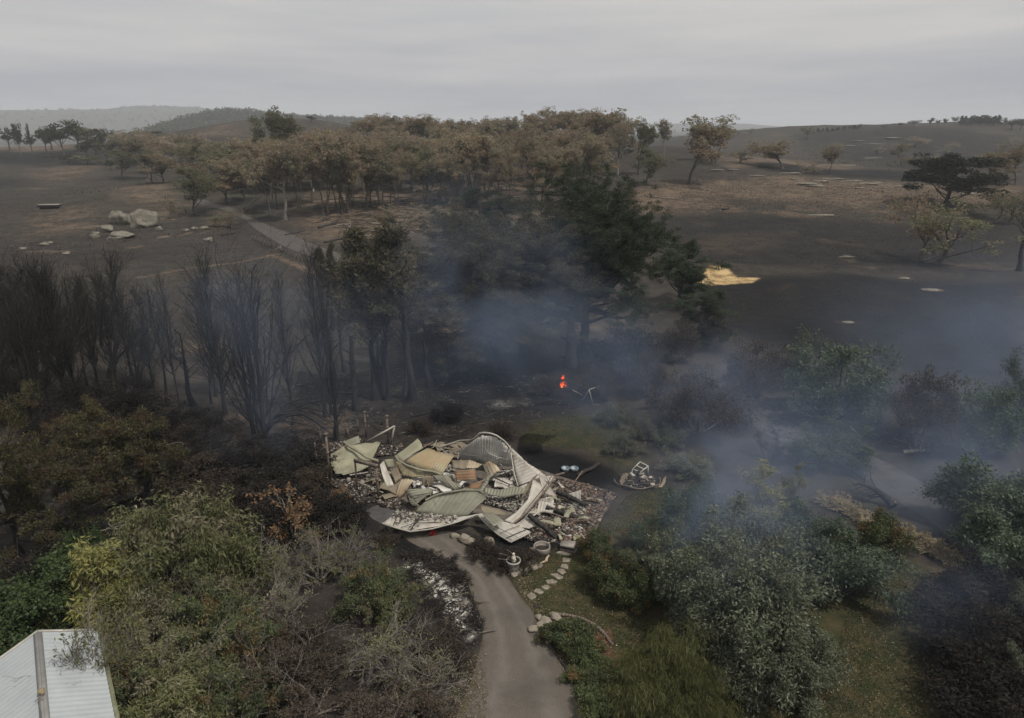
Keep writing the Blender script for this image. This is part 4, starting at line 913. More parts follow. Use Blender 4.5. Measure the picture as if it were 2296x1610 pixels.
sh(A4, cG, 150, 930, 3.4, 5.6, 'dark green leafy bush behind the shed roof')
sh(A4, cG, 40, 1090, 2.4, 3.2, 'dark green creeper bush against the left edge of the shed')
sh(A4, cG, 330, 960, 2.6, 3.0, 'dark green bush in front of the yellow green shrub')
sh(A4, cG, 470, 650, 2.6, 2.0, 'small fresh green bush left of the largest wattle')
sh(A8, cG, 250, 760, 2.2, 3.6, 'dull brown bush behind the dark green bush')
sh(A5, cG, 440, 1120, 5.2, 3.2, 'dead grey twiggy shrub overhanging the shed roof', .78)
sh(A7, cG, 520, 1190, 4.4, 2.6, 'half dead shrub with long twigs hanging over the shed gutter', .75)
sh(A7, cG, 800, 1080, 3.6, 3.4, 'tangled half dead shrub in the centre of the left thicket')
sh(A5, cG, 960, 900, 3.4, 2.6, 'bare grey twiggy shrub below the largest wattle')
sh(A6, cG, 1130, 1010, 3.4, 3.8, 'olive half dead shrub below the pale wattle')
sh(A7, cG, 1060, 1290, 3.2, 4.2, 'yellowish half dead shrub near the bottom of the left thicket')
sh(A6, cG, 760, 1420, 2.8, 3.0, 'dark olive shrub beside the shed gutter')
sh(A2, cG, 1040, 1500, 2.8, 3.8, 'olive wattle shrub at the bottom edge left of centre')
sh(A6, cG, 1300, 1530, 2.6, 3.6, 'dull brown olive shrub at the bottom edge')
sh(A5, cG, 1500, 720, 3.2, 3.2, 'bare grey shrub right of the pale wattle')
sh(A5, cG, 1800, 660, 3.0, 3.2, 'bare pale twigged shrub close to the top of the burnt verge')
sh(A5, cG, 1960, 640, 2.8, 2.6, 'bare grey shrub at the right top of the left thicket')
sh(A5, cG, 1560, 930, 2.8, 3.0, 'bare forked shrub with pale stems in the middle of the thicket')
sh(A6, cG, 1420, 1130, 3.0, 3.4, 'dark olive shrub in front of the bare forked shrub')
sh(A6, cH, 250, 760, 2.8, 3.6, 'olive green shrub closest to the burnt verge')
sh(A2, cH, 330, 880, 2.0, 2.4, 'low olive wattle next to the ash strip')
sh(A10, cG, 1740, 1200, 2.8, 4.0, 'brown dry shrub in the lower right of the left thicket')
sh(A10, cG, 1500, 1340, 2.6, 4.0, 'brown grey dry shrub near the bottom of the left thicket')
sh(A5, cH, 330, 1130, 2.4, 3.6, 'large bare shrub with pale spreading stems beside the driveway')
sh(A10, cH, 560, 1130, 1.6, 3.0, 'brown twiggy bush leaning to the driveway')
sh(A5, cH, 560, 1330, 1.5, 3.2, 'low bare bush spreading beside the driveway bottom')
sh(A10, cH, 420, 1500, 1.8, 3.8, 'dark dry bush at the bottom edge left of the driveway')
sh(A9, cH, 700, 1250, 1.0, 2.0, 'low blackened brush by the driveway edge')
sh(A10, cG, 1760, 1450, 2.2, 4.0, 'dark brown dry shrub in the lower left thicket beside the bare spreading one')
A11 = shrub('rusty_leaved_tree', 111, 3.6, 2.6, LF_RUST, BK_GREY, 5, 7, .17, .08, .26, .3, 4, .12, bare=.35)
sh(A11, cG, 1660, 430, 3.6, 2.8, 'small dead tree with rust orange leaves in front of the dark thicket', cat='small tree')
sh(A11, cG, 1930, 330, 2.0, 1.4, 'smaller rusty leaved bush left of the wreck')
SG = 'singed shrubs left of the wreck'
for i, (x, y, H, Wd, lab) in enumerate([(1130, 215, 2.4, 4.4, 'above the largest wattle'), (1400, 130, 2.3, 4.6, 'at the left top of the thicket'), (1660, 150, 2.3, 4.4, 'behind the rusty leaved tree'), (1760, 260, 2.0, 3.0, 'next to the left roof sheet'), (1960, 450, 1.6, 2.4, 'at the corner of the parking pad'),
        (1470, 330, 2.2, 4.2, 'left of the rusty leaved tree'), (1270, 370, 2.0, 3.6, 'right above the largest wattle'), (1820, 430, 2.0, 3.2, 'right of the rusty leaved tree'), (1560, 520, 1.8, 3.4, 'below the rusty leaved tree'), (980, 150, 2.0, 3.4, 'near the fallen wires')]):
    sh(A8 if i % 3 else A9, cG, x, y, H, Wd, 'blackened leafy shrub %s' % lab, group=SG)
DT = 'dark scrub under the bare trees'
for i, (x, y, H, Wd, lab) in enumerate([(980, 1300, 2.4, 5, 'under the bent tree'), (1180, 1330, 2.4, 4.6, 'under the left of the smoke'), (1330, 1270, 2.2, 4.4, 'left of the fanning tree'), (1760, 1420, 1.8, 4.2, 'right of the foot of the fanning tree'), (1500, 1430, 2.0, 4.6, 'in front of the fanning tree'), (1050, 1150, 2.6, 4.4, 'behind the yellow pine boughs'),
        (620, 1150, 2.6, 5, 'under the broad crowned tree'), (820, 1020, 2.6, 4.6, 'around the foot of the bent tree'), (500, 1280, 2.4, 5, 'in the shade of the left pine'), (1290, 1440, 2.0, 4.4, 'at the back of the dark thicket'), (1920, 1430, 1.5, 3.4, 'next to the fence behind the wreck'), (200, 1000, 2.4, 5, 'under the trees at the left edge'), (760, 1330, 2.3, 4, 'between the yellow pine boughs')]):
    sh(A9 if i % 3 else A8, cD, x, y, H, Wd, 'dark burnt scrub bush %s' % lab, group=DT)
B14 = shrub('tall_burnt_scrub', 134, 4.2, 4.6, LF_SINGED, BK_BURNT, 11, 26, .13, .05, .46, .2, 6, bare=.35)
for x, y, H, Wd, lab in [(80, 1030, 4.2, 5, 'at the left edge under the bare trees'), (330, 1090, 4.0, 5, 'under the two broad crowned trees'), (560, 1060, 4.2, 4.6, 'left of the bent tree'), (880, 1100, 3.8, 4.6, 'right of the bent tree'), (1100, 1210, 3.4, 4.4, 'at the left border of the smoke'), (1260, 1320, 3.0, 4.2, 'left in front of the fanning tree'), (420, 1230, 3.6, 4.6, 'behind the half burnt pine')]:
    sh(B14, cD, x, y, H, Wd, 'tall dark burnt scrub %s' % lab, group=DT)
# --- pines lit by the sun at the left
PY = big_pine(65, 10.5, LF_PINEYL, 26, .34, 1.05, (.02, .02), .15, 46, 0, 1.0)
PY2 = big_pine(66, 6.5, LF_PINEYL, 16, .22, 1.1, (.03, 0), .2, 46, 0, .9)
tree(PY, 50, 1250, 865, 230, 'yellow green sunlit pine at the left edge', 'pine tree', None, .5)
tree(PY2, 150, 1240, 1045, 210, 'lower spreading pine with yellow needle tufts, right of the edge pine', 'pine tree', None, 1.4)
tree(PY2, 330, 1120, 930, 190, 'half burnt pine with a few yellow tufts left of the wattle', 'pine tree', None, 3.0)
tree(PY2, 235, 1105, 900, 150, 'thin dark pine behind the yellow sunlit pines', 'pine tree', None, 4.0)
# --- right foreground
B1 = shrub('silver_leaved_tree', 121, 5.2, 5.8, LF_SILVER, BK_BROWN, 13, 36, .17, .06, .46, .35, 6, .06)
B2 = shrub('silver_leaved_tree', 122, 5, 5, LF_SILVER, BK_BROWN, 12, 34, .17, .055, .44, .4, 6)
B3 = shrub('blue_green_shrub', 123, 3, 5, LF_BLUE, BK_BROWN, 13, 32, .15, .055, .42, .2, 5)
B4 = shrub('hedge_shrub', 124, 2.2, 2.4, LF_HEDGE, BK_BROWN, 10, 36, .09, .05, .28, .1, 5)
B5 = shrub('weeping_shrub', 125, 3.2, 3.6, LF_WEEP, BK_BROWN, 11, 60, .26, .018, .40, 2.4, 6, -.08, out=.5)
B6 = shrub('low_garden_shrub', 126, 1.2, 1.8, LF_HEDGE, BK_BROWN, 9, 30, .08, .045, .22, .1, 5)
B7 = shrub('grey_seared_shrub', 127, 3, 5, LF_BROWN, BK_GREY, 12, 34, .12, .05, .42, .2, 5, bare=.2)
B8 = shrub('fresh_green_shrub', 128, 4, 3, LF_YELLOW, BK_BROWN, 7, 26, .16, .07, .34, .2, 4, .12)
sh(B1, cI, 540, 900, 5.4, 5.4, 'biggest silver leaved tree in the right foreground', cat='tree')
sh(B2, cI, 280, 800, 4.8, 4.6, 'silver leaved tree left of the biggest one', cat='tree')
sh(B2, cI, 420, 560, 4.8, 5.2, 'smoke veiled silver tree behind the biggest one', cat='tree')
sh(B1, cI, 790, 1180, 3.2, 3.6, 'lower right skirt of silver foliage beside the lawn', cat='tree')
sh(B2, cI, 420, 1180, 3.0, 3.8, 'low silver tree above the weeping shrub', cat='tree')
sh(B8, cI, 640, 230, 3.8, 4.0, 'fresh green shrub at the back of the silver trees')
sh(B8, cI, 790, 150, 3.6, 1.8, 'bright green sprouting shrub standing highest at the back of the silver trees')
sh(B3, cI, 150, 330, 3.2, 3.6, 'blue green shrub in smoke behind the hedge shrubs')
sh(B3, cI, 1120, 620, 3.0, 4.6, 'round blue green shrub right of the silver trees')
sh(B3, cI, 860, 420, 2.6, 3.4, 'blue green shrub between the silver trees and the round one')
sh(B4, cI, 1375, 460, 2.4, 2.6, 'compact dark green bush by the dry flower row')
sh(B4, cI, 950, 560, 2.6, 2.4, 'dark green bush left of the round blue green shrub')
HG = 'hedge shrubs beside the wreck lawn'
for x, y, H, Wd, lab in [(1660, 500, 2.0, 1.6, 'reddish topped hedge shrub nearest the brick rubble'), (1700, 660, 2.2, 2.0, 'dark hedge shrub right of the stepping stones'), (1800, 740, 2.0, 2.4, 'low dark green hedge shrub at the lawn'), (1940, 440, 2.2, 2.2, 'hedge shrub with yellow tips behind the brown lawn'),
        (2040, 560, 2.6, 2.6, 'tall hedge shrub beside the silver trees'), (1920, 720, 2.3, 2.4, 'grey green hedge shrub in front of the silver trees'), (2120, 440, 2.6, 2.6, 'smoky hedge shrub behind the silver trees')]:
    sh(B4, cH, x, y, H, Wd, lab, group=HG)
sh(B5, cH, 2100, 1290, 3.0, 3.8, 'weeping olive green shrub at the bottom right of the driveway')
sh(B5, cI, 170, 1420, 2.4, 2.8, 'right half of the weeping shrubs at the bottom edge')
sh(B5, cH, 2160, 1530, 2.2, 3.0, 'weeping shrub cut by the bottom edge')
GB = 'low shrubs of the driveway garden bed'
for x, y, H, Wd, lab in [(1480, 1090, 1.2, 1.9, 'dark flowering shrub behind the bed edging stones'), (1570, 1150, 1.1, 1.6, 'dark shrub right of the flowering one in the garden bed'), (1370, 1060, .8, 1.1, 'small singed shrub at the tip of the garden bed'), (1640, 1270, .9, 1.4, 'low shrub in the middle of the garden bed'),
        (1710, 1370, 1.0, 1.5, 'rounded shrub beside the bark path'), (1640, 1510, 1.0, 1.5, 'low shrub near the bottom of the garden bed'), (1740, 1520, .9, 1.2, 'small grey shrub next to the ash patch'), (1560, 1330, .6, 1.2, 'flat ground shrub at the driveway edge')]:
    sh(B6, cH, x, y, H, Wd, lab, group=GB)
B9 = shrub('burnt_garden_bush', 129, 1.0, 1.7, LF_BROWN, BK_BURNT, 13, 9, .06, .025, .17, .1, 7, bare=.55)
for x, y, H, Wd, lab in [(930, 545, 1.0, 1.6, 'burnt round bush between the boulders and the driveway'), (1055, 615, 1.0, 1.6, 'burnt round bush left of the planter pot'), (1195, 590, 1.1, 1.6, 'burnt round bush behind the planter pot'), (330, 480, 1.1, 1.3, 'burnt bush at the top of the ash verge')]:
    sh(B9, cH, x, y, H, Wd, lab, group='burnt bushes by the front garden')
B13 = shrub('charred_plant', 133, .6, 1.5, LF_SINGED, BK_BURNT, 9, 7, .07, .03, .14, .1, 5, bare=.75)
for i, (x, y, H, Wd) in enumerate([(560, 590, .3, 1.5), (690, 650, .3, 1.7), (790, 720, .3, 1.3), (470, 700, .4, 1.0), (640, 900, .35, 1.2), (720, 1080, .4, 1.3), (880, 1000, .22, .9)]):
    sh(B13, cH, x, y, H, Wd, 'charred low plant on the ash strewn verge of the driveway', group='charred plants on the verge')
sh(A8, cI, 1960, 1000, 2.4, 4.2, 'black burnt shrub mass right of the lawn')
sh(A8, cI, 1900, 830, 2.0, 3.4, 'black burnt shrub at the upper side of the right shrub mass')
sh(A8, cI, 1900, 1180, 1.6, 3.0, 'burnt bush with a few yellow boughs at the right lawn edge')
sh(A8, cI, 2100, 1150, 2.4, 4.6, 'black burnt shrub at the right edge below the smoke')
sh(A8, cI, 2150, 1500, 2.0, 4.4, 'black burnt shrub in the bottom right corner')
sh(A8, cI, 2120, 800, 2.6, 3.8, 'grey burnt shrub right of the dry flower row')
sh(B2, cI, 2215, 1290, 2.2, 2.0, 'silver shrub at the right edge')
sh(B2, cI, 1990, 1590, 1.0, 1.0, 'small silver plant at the bottom right', name='silver_plant')
sh(B2, cI, 2225, 930, 2.4, 2.2, 'pale silver shrub at the right edge below the grey shrubs')
sh(B3, cI, 2120, 260, 4.6, 6.0, 'large grey blue shrub in thick smoke at the right edge')
sh(B3, cI, 2190, 560, 3.6, 4.6, 'grey blue smoky shrub below the large one at the right edge')
# --- middle distance right
def tb(pr, c, bx, by, t_, w, lab, g=None, k=.35):
    x, y = c(bx, by); return tree(pr, x, y, c(0, t_)[1], w*k, lab, 'shrub', g)
MR = 'burnt shrubs of the back garden'
B10 = shrub('burnt_tree', 130, 7, 6.6, LF_BLUE, BK_BURNT, 12, 34, .22, .09, .62, .3, 6, bare=.2)
B11 = shrub('twisted_tree', 131, 2.6, 3.0, LF_BROWN, BK_BURNT, 4, 16, .14, .06, .3, .1, 5, bare=.5)
tb(B10, cF, 1070, 1200, 655, 580, 'large round burnt tree in the back garden')
tb(B7, cF, 530, 1090, 700, 380, 'rusty brown burnt bush left of the large round tree', MR)
tb(B7, cF, 200, 1290, 900, 560, 'wide grey brown seared bush beside the garden path', MR)
tb(B7, cF, 760, 1010, 740, 280, 'dark bush between the rusty bush and the large round tree', MR)
tb(B10, cF, 1050, 1490, 1250, 440, 'dark rounded shrub between the garden path and the large round tree')
tb(B11, cF, 650, 1470, 1290, 240, 'small twisted black tree at the garden path')
tb(B10, cF, 2000, 1420, 950, 420, 'smoke hidden burnt tree at the right')
tb(B7, cF, 1620, 1380, 900, 420, 'smoke hidden reddish bush right of the large round tree', MR)
tb(B10, cF, 2230, 1300, 800, 300, 'smoke hidden burnt tree at the right edge')
tb(B7, cF, 290, 760, 490, 210, 'smoky grey bush below the sand bank', MR)
tb(B7, cF, 90, 840, 560, 220, 'smoky dark bush right of the tallest pine', MR)
tb(B7, cF, -120, 1060, 760, 240, 'smoky brush right of the burning stump', MR)
B12 = shrub('grey_garden_shrub', 132, 2, 2.6, LF_SILVER, BK_GREY, 10, 18, .10, .04, .3, .1, 5, .1, bare=.35)
for x, y, t_, w, lab in [(1790, 1240, 1090, 190, 'grey spiky shrub at the edge of the round lawn'), (1850, 1420, 1290, 200, 'grey shrub below the spiky one'), (2150, 1370, 1240, 210, 'silver grey shrub in smoke near the garden path'), (2290, 1560, 1420, 260, 'grey shrub beside the burnt heap, right one'), (2000, 1330, 1180, 150, 'thin grey shrub in smoke behind the round lawn')]:
    tb(B12, cE, x, y, t_, w, lab, 'grey shrubs round the lawn')
tb(A8, cE, 960, 930, 740, 300, 'black scrub bush in the shade under the big pines', MR)
tb(A8, cE, 740, 1220, 1100, 170, 'low black bush on the burnt ground behind the wreck', MR)
tb(A9, cE, 1080, 1330, 1220, 170, 'brown twiggy bush behind the curved metal wall', MR)
tb(A9, cE, 1700, 1060, 880, 260, 'burnt brush behind the swing frame', MR)
tb(A9, cE, 1360, 1060, 930, 160, 'brown scorched brush in front of the fire', MR)
tb(A8, cE, 1900, 900, 640, 420, 'smoke veiled brush at the right foot of the tallest pine', MR)
tb(A9, cE, 560, 1300, 1200, 160, 'low burnt bush left of the black bush behind the wreck', MR)
tb(A9, cD, 2000, 1480, 1400, 160, 'burnt weeds beside the fence behind the left roof sheet', MR)
# ================================================================== THE COLLAPSED HOUSE
def pj(x, y, z=0.0): return at(*cJ(x, y), z)
def pk(x, y, z=0.0): return at(*cK(x, y), z)
def ph(x, y, z=0.0): return at(*cH(x, y), z)
def pl(x, y, z=0.0): return at(*cL(x, y), z)
def metal(name, a, b, stain, amt=.5, rough=.55):
    m, t, o = nmat(name); tcn = nd(t, 'ShaderNodeTexCoord'); oi = nd(t, 'ShaderNodeObjectInfo')
    v = nd(t, 'ShaderNodeVectorMath', {0: tcn.outputs['Object'], 1: oi.outputs['Location']}, operation='ADD').outputs[0]
    n1 = noise(t, .9, 6, .65, v); n2 = noise(t, .45, 5, .6, v, 1.5); n3 = noise(t, 9, 5, .7, v)
    c = mixc(t, ramp(t, n1, [(.35, (0, 0, 0)), (.65, (1, 1, 1))]), a, b)
    c = mixc(t, mth(t, 'MULTIPLY', ramp(t, n2, [(.48, (0, 0, 0)), (.66, (1, 1, 1))]), amt), c, stain)
    c = mixc(t, mth(t, 'MULTIPLY', ramp(t, noise(t, .7, 7, .72, v, .6), [(.54, (0, 0, 0)), (.68, (1, 1, 1))]), .55), c, (.085, .075, .065))
    c = mixc(t, mth(t, 'MULTIPLY', ramp(t, n3, [(.55, (0, 0, 0)), (.75, (1, 1, 1))]), .35), c, (.12, .105, .09))
    surf(t, o, c, rough, .15, n3, .15, .01, .3); return m
M_OLIVE = metal('pale_olive_metal', (.225, .218, .155), (.285, .275, .205), (.17, .145, .095), .5)
M_GREEN = metal('grey_green_metal', (.15, .149, .117), (.20, .197, .156), (.12, .112, .085), .5)
M_YELL = metal('yellowed_metal', (.235, .205, .125), (.28, .25, .17), (.27, .165, .075), .55)
M_WHITE = metal('burnt_white_metal', (.34, .32, .285), (.44, .42, .385), (.23, .195, .155), .55)
M_GREY = metal('burnt_grey_metal', (.42, .41, .39), (.58, .57, .545), (.26, .25, .235), .5)
M_RUST = metal('rusted_metal', (.165, .11, .07), (.235, .17, .11), (.25, .095, .04), .7, .75)
M_BROWN = metal('scorched_brown_metal', (.15, .123, .09), (.22, .188, .14), (.10, .078, .06), .6, .7)
M_TAN = metal('tan_burnt_metal', (.28, .232, .16), (.35, .30, .225), (.23, .12, .055), .5)
CHAR = plain('charred_wood', (.013, .012, .012), .85, 0, .5, 5, (.045, .042, .040), .6, .03)
WOODB = plain('scorched_timber', (.085, .065, .052), .85, 0, .4, 4, (.20, .16, .135), .4, .02)
CONC = plain('old_concrete', (.17, .155, .14), .9, 0, .3, 3, (.31, .285, .255), .4, .02)
STEELW = plain('pale_steel', (.26, .25, .22), .5, .2, .2, 3, (.38, .365, .33))
def loft(A, B, pitch=.20, amp=.009, ribs='across', sag=.0, crumple=.036, seed=0, nv=14, thick=True, ragged=True):
    """sheet spanned between edges A and B; ribs run from A to B ('across') or along A ('along')"""
    rng = np.random.default_rng(seed); A = np.asarray(A, float); B = np.asarray(B, float)
    la = np.linalg.norm(np.diff(A, axis=0), axis=1).sum(); lb = np.linalg.norm(np.diff(B, axis=0), axis=1).sum()
    w = np.linalg.norm(A-B[:len(A)] if len(A) == len(B) else A[:1]-B[:1], axis=1).mean()
    if ribs == 'across': nu = int(max(la, lb)/pitch*6)+2; nv_ = max(6, min(40, int(w/.25)))
    else: nu = max(8, min(60, int(max(la, lb)/.2))); nv_ = int(w/pitch*6)+2
    nu = min(nu, 400); nv_ = min(nv_, 300)
    A = resample(A, nu); B = resample(B, nu); v = np.linspace(0, 1, nv_)[None, :, None]
    P = A[:, None]*(1-v)+B[:, None]*v
    P[..., 2] -= sag*4*(v*(1-v))[..., 0]
    U, Vv = np.meshgrid(np.linspace(0, 1, nu), np.linspace(0, 1, nv_), indexing='ij')
    N = nrm(np.cross(np.gradient(P, axis=0), np.gradient(P, axis=1))); N = np.where(N[..., 2:3] < 0, -N, N)
    L1 = max(la, lb)
    ph_ = (U*L1 if ribs == 'across' else Vv*w)/pitch*2*PI
    prof = np.clip(np.sin(ph_)*1.6, -1, 1)*amp
    d = np.zeros_like(U)
    for k in range(5):
        fx, fy = rng.normal(0, 1.3, 2)*(k+1)*.7; d += np.sin(fx*U*L1+fy*Vv*w+rng.uniform(0, 6))/(k+1)
    for k in range(3 if crumple > .02 else 0):      # sharp creases
        a = rng.uniform(0, PI); q = (U-.5)*L1*math.cos(a)+(Vv-.5)*w*math.sin(a)-rng.normal(0, .22)*min(L1, w)
        d += np.abs(q)*rng.normal(0, 1.1)/max(crumple*30, .6)
    d -= d.mean()
    P = P+N*(prof+np.clip(d*crumple, -.3, .3))[..., None]
    jag = np.repeat(rng.uniform(0, 1, nu//5+2)**3, 5)[:nu]*.09; jag2 = np.repeat(rng.uniform(0, 1, nu//5+2)**3, 5)[:nu]*.09
    if ragged:      # torn ends
        c0 = P.mean(1, keepdims=True); f = 1-np.where(v[..., 0] < .5, jag[:, None]*(1-2*v[..., 0]).clip(0, 1)**6, jag2[:, None]*(2*v[..., 0]-1).clip(0, 1)**6); P = c0+(P-c0)*f[..., None]
    ii = (np.arange(nu-1)[:, None]*nv_+np.arange(nv_-1)[None]).ravel(); F = np.stack([ii, ii+1, ii+nv_+1, ii+nv_], 1)
    return P.reshape(-1, 3), F
SHN = [0]
def sheet(label, A, B, mat, name='roof_sheet', cat='metal sheet', trims=(), group=None, holes=None, **k):
    SHN[0] += 1; k.setdefault('seed', SHN[0]); V, F = loft(A, B, **k)
    V[:, 2] = np.maximum(V[:, 2], .03)
    b = V[len(V)//2].copy(); b[2] = V[:, 2].min()
    mb = MB(); mb.add(V-b, F)
    if trims:
        r = thing(name, label, cat, b, 0, group); o = mb.build('sheet', mat, r)
        for tn, pts, wd, tm in trims:
            m2 = MB(); pts = resample(np.asarray(pts)-b, 24); tubes(m2, pts, np.full(24, wd/2), 5); m2.build(tn, tm, r)
    else:
        o = mb.build(name, mat, None, b); tag(o, label, cat, group); r = o
    s = o.modifiers.new('thickness', 'SOLIDIFY'); s.thickness = .012; s.offset = 0
    return r
J = lambda *p: [pj(*q) for q in p]
K = lambda *p: [pk(*q) for q in p]
# left wing
sheet('largest pale olive roof sheet at the left end, propped up with a curled front edge', J((245, 480, .85), (250, 600, .75), (300, 680, .55), (390, 692, .5), (530, 650, .7), (630, 600, .85)), J((360, 388, 1.25), (440, 368, 1.25), (560, 348, 1.25), (690, 335, 1.2), (772, 324, 1.15), (690, 502, .95)), M_OLIVE,
      trims=[('ridge_cap', J((385, 340, 1.42), (440, 385, 1.36), (520, 430, 1.25), (620, 498, 1.1), (690, 522, 1.0), (745, 540, .9)), .20, M_OLIVE)], sag=.06)
sheet('small olive sheet flap standing up at the far left corner', J((385, 335, 1.3), (470, 300, 1.5), (538, 268, 1.65)), J((440, 378, 1.2), (500, 360, 1.25), (560, 346, 1.25)), M_GREEN, ribs='along')
sheet('torn pale sheet fragment hanging at the left tip of the wreck', J((130, 570, .25), (190, 520, .5), (248, 490, .8)), J((190, 630, .2), (225, 615, .35), (250, 600, .55)), M_OLIVE, crumple=.09)
# central roof planes
sheet('yellowed roof sheet with an orange burnt lower edge in the middle of the wreck', J((1030, 548, 1.35), (1180, 612, 1.2), (1310, 645, 1.1), (1412, 682, 1.0)), J((1262, 405, 1.85), (1350, 428, 1.8), (1450, 458, 1.7), (1545, 490, 1.55)), M_YELL, sag=-.08)
sheet('pale olive sheet tilted up to a peak behind the yellowed sheet', J((920, 490, 1.25), (950, 520, 1.25), (988, 545, 1.25)), J((1158, 302, 1.9), (1190, 335, 1.85), (1216, 400, 1.75)), M_OLIVE, crumple=.07)
sheet('olive eave apron folded down in front of the yellowed sheet', J((940, 545, 1.3), (990, 562, 1.28), (1100, 606, 1.2), (1230, 640, 1.12), (1330, 655, 1.05)), J((955, 602, 1.0), (1000, 692, .75), (1100, 714, .7), (1210, 706, .75), (1345, 690, .8)), M_YELL, trims=[('gutter', J((925, 490, 1.35), (955, 535, 1.36), (1050, 588, 1.3), (1180, 632, 1.2), (1320, 650, 1.1), (1412, 686, 1.0)), .16, M_OLIVE)])
sheet('olive sheet with horizontal ribs at the left of the central roof', J((800, 528, 1.0), (880, 515, 1.1), (945, 520, 1.2)), J((838, 605, .75), (900, 595, .85), (965, 572, 1.1)), M_OLIVE, ribs='along')
sheet('narrow pale panel leaning against the left of the central roof', J((756, 588, 1.25), (778, 562, 1.28), (802, 542, 1.3)), J((830, 810, .45), (872, 804, .48), (912, 794, .5)), M_WHITE, pitch=.3)
sheet('narrow brown panel beside the narrow pale panel', J((872, 615, 1.1), (905, 605, 1.1), (942, 598, 1.1)), J((922, 772, .55), (955, 745, .6), (992, 718, .65)), M_BROWN)
sheet('tan curved sheet standing on its end in front of the central roof', J((990, 730, 1.0), (1060, 724, 1.05), (1126, 742, .95)), J((918, 930, .1), (965, 934, .1), (1012, 900, .18)), M_TAN, sag=-.12)
sheet('short tan offcut leaning beside the tan curved sheet', J((955, 758, .5), (965, 768, .5), (972, 780, .48)), J((872, 842, .12), (900, 852, .1), (932, 862, .08)), M_BROWN)
sheet('dull grey brown panel bent over the pale stumps', J((1205, 702, .95), (1270, 690, 1.0), (1336, 700, .95)), J((1208, 802, .4), (1260, 806, .38), (1322, 792, .42)), M_BROWN, sag=-.08)
sheet('flat olive brown sheet right of the yellowed sheet', J((1512, 530, 1.2), (1600, 528, 1.2), (1702, 530, 1.2)), J((1528, 612, .95), (1600, 618, .95), (1662, 622, .95)), M_BROWN, pitch=.5, amp=.015)
sheet('pale pointed sheet over the rust red sheets', J((1700, 530, 1.22), (1770, 548, 1.2), (1832, 572, 1.15)), J((1664, 622, 1.0), (1725, 615, 1.05), (1785, 606, 1.08)), M_TAN, amp=.01)
sheet('rust red sheet with strong horizontal ribs in the middle of the wreck', J((1540, 642, 1.05), (1650, 634, 1.1), (1762, 622, 1.1)), J((1546, 740, .55), (1650, 738, .58), (1772, 736, .6)), M_RUST, ribs='along', crumple=.08)
sheet('lower rust red sheet slipping behind the grey green channel', J((1690, 800, .5), (1780, 764, .65), (1862, 738, .8)), J((1705, 842, .3), (1780, 828, .4), (1835, 800, .5)), M_RUST, ribs='along', crumple=.07)
sheet('twisted olive sheet crumpled below the yellowed sheet', J((1310, 682, 1.05), (1420, 690, 1.0), (1502, 668, 1.0)), J((1472, 816, .3), (1550, 842, .25), (1628, 834, .25)), M_GREEN, crumple=.13)
sheet('crumpled olive scrap right of the twisted sheet', J((1490, 690, .95), (1530, 680, 1.0), (1545, 720, .85)), J((1490, 800, .35), (1560, 830, .25), (1620, 825, .25)), M_BROWN, crumple=.1)
sheet('yellow striped sheet curling over beside the curved wall', J((1866, 565, 1.2), (1896, 640, .95), (1925, 716, .7)), J((1945, 562, 1.35), (1995, 592, 1.25), (2028, 650, 1.0)), M_TAN, ribs='along', sag=-.15)
sheet('olive flap hanging at the left of the yellow striped sheet', J((1840, 580, 1.1), (1860, 640, .9), (1890, 710, .65)), J((1868, 566, 1.2), (1895, 640, .95), (1922, 712, .7)), M_GREEN, crumple=.06)
# big front roof plane
sheet('large grey green roof sheet lying across the front of the wreck', J((1128, 1066, .75), (1260, 1088, .7), (1400, 1118, .65), (1540, 1124, .65), (1690, 1112, .75)), J((1250, 958, 1.15), (1440, 882, 1.4), (1620, 852, 1.5), (1790, 850, 1.5), (1880, 936, 1.25)), M_GREEN, sag=-.04, pitch=.34, amp=.005,
      trims=[('ridge_cap', J((1240, 952, 1.22), (1330, 905, 1.38), (1440, 872, 1.5), (1620, 846, 1.56), (1800, 846, 1.56), (1850, 880, 1.45)), .15, M_GREEN)])
sheet('dark olive sheet buckled upright left of the large grey green one', J((1015, 860, .95), (1060, 900, .8), (1150, 982, .45)), J((1312, 818, 1.05), (1322, 862, .9), (1240, 922, .6)), M_GREEN, crumple=.12)
sheet('curled olive strip at the left tip of the large grey green sheet', J((1052, 892, .85), (1070, 960, .5), (1096, 1006, .3)), J((1075, 880, .9), (1120, 960, .55), (1180, 1008, .35)), M_GREEN)
sheet('ash covered lining of the front eave with a long curved gutter', J((925, 1075, .85), (1100, 1085, .75), (1260, 1098, .7), (1430, 1128, .65), (1600, 1128, .7), (1775, 1098, .85)), J((795, 1190, .75), (930, 1240, .6), (1080, 1276, .5), (1300, 1250, .55), (1560, 1182, .7), (1782, 1102, .85)), M_WHITE, pitch=.9, amp=.01, crumple=.05, name='eave_lining', cat='roof edge',
      trims=[('gutter', J((788, 1192, .78), (930, 1242, .63), (1080, 1280, .52), (1300, 1253, .57), (1560, 1184, .72), (1786, 1098, .9)), .10, STEELW), ('batten', J((905, 1212, .72), (935, 1140, .86), (965, 1080, .9)), .05, CHAR), ('batten', J((1085, 1262, .60), (1150, 1165, .74), (1215, 1095, .82)), .09, CHAR),
             ('batten', J((985, 1235, .66), (1130, 1190, .74), (1380, 1180, .74)), .04, CHAR), ('batten', J((1250, 1250, .6), (1350, 1160, .72), (1400, 1118, .76)), .04, CHAR)])
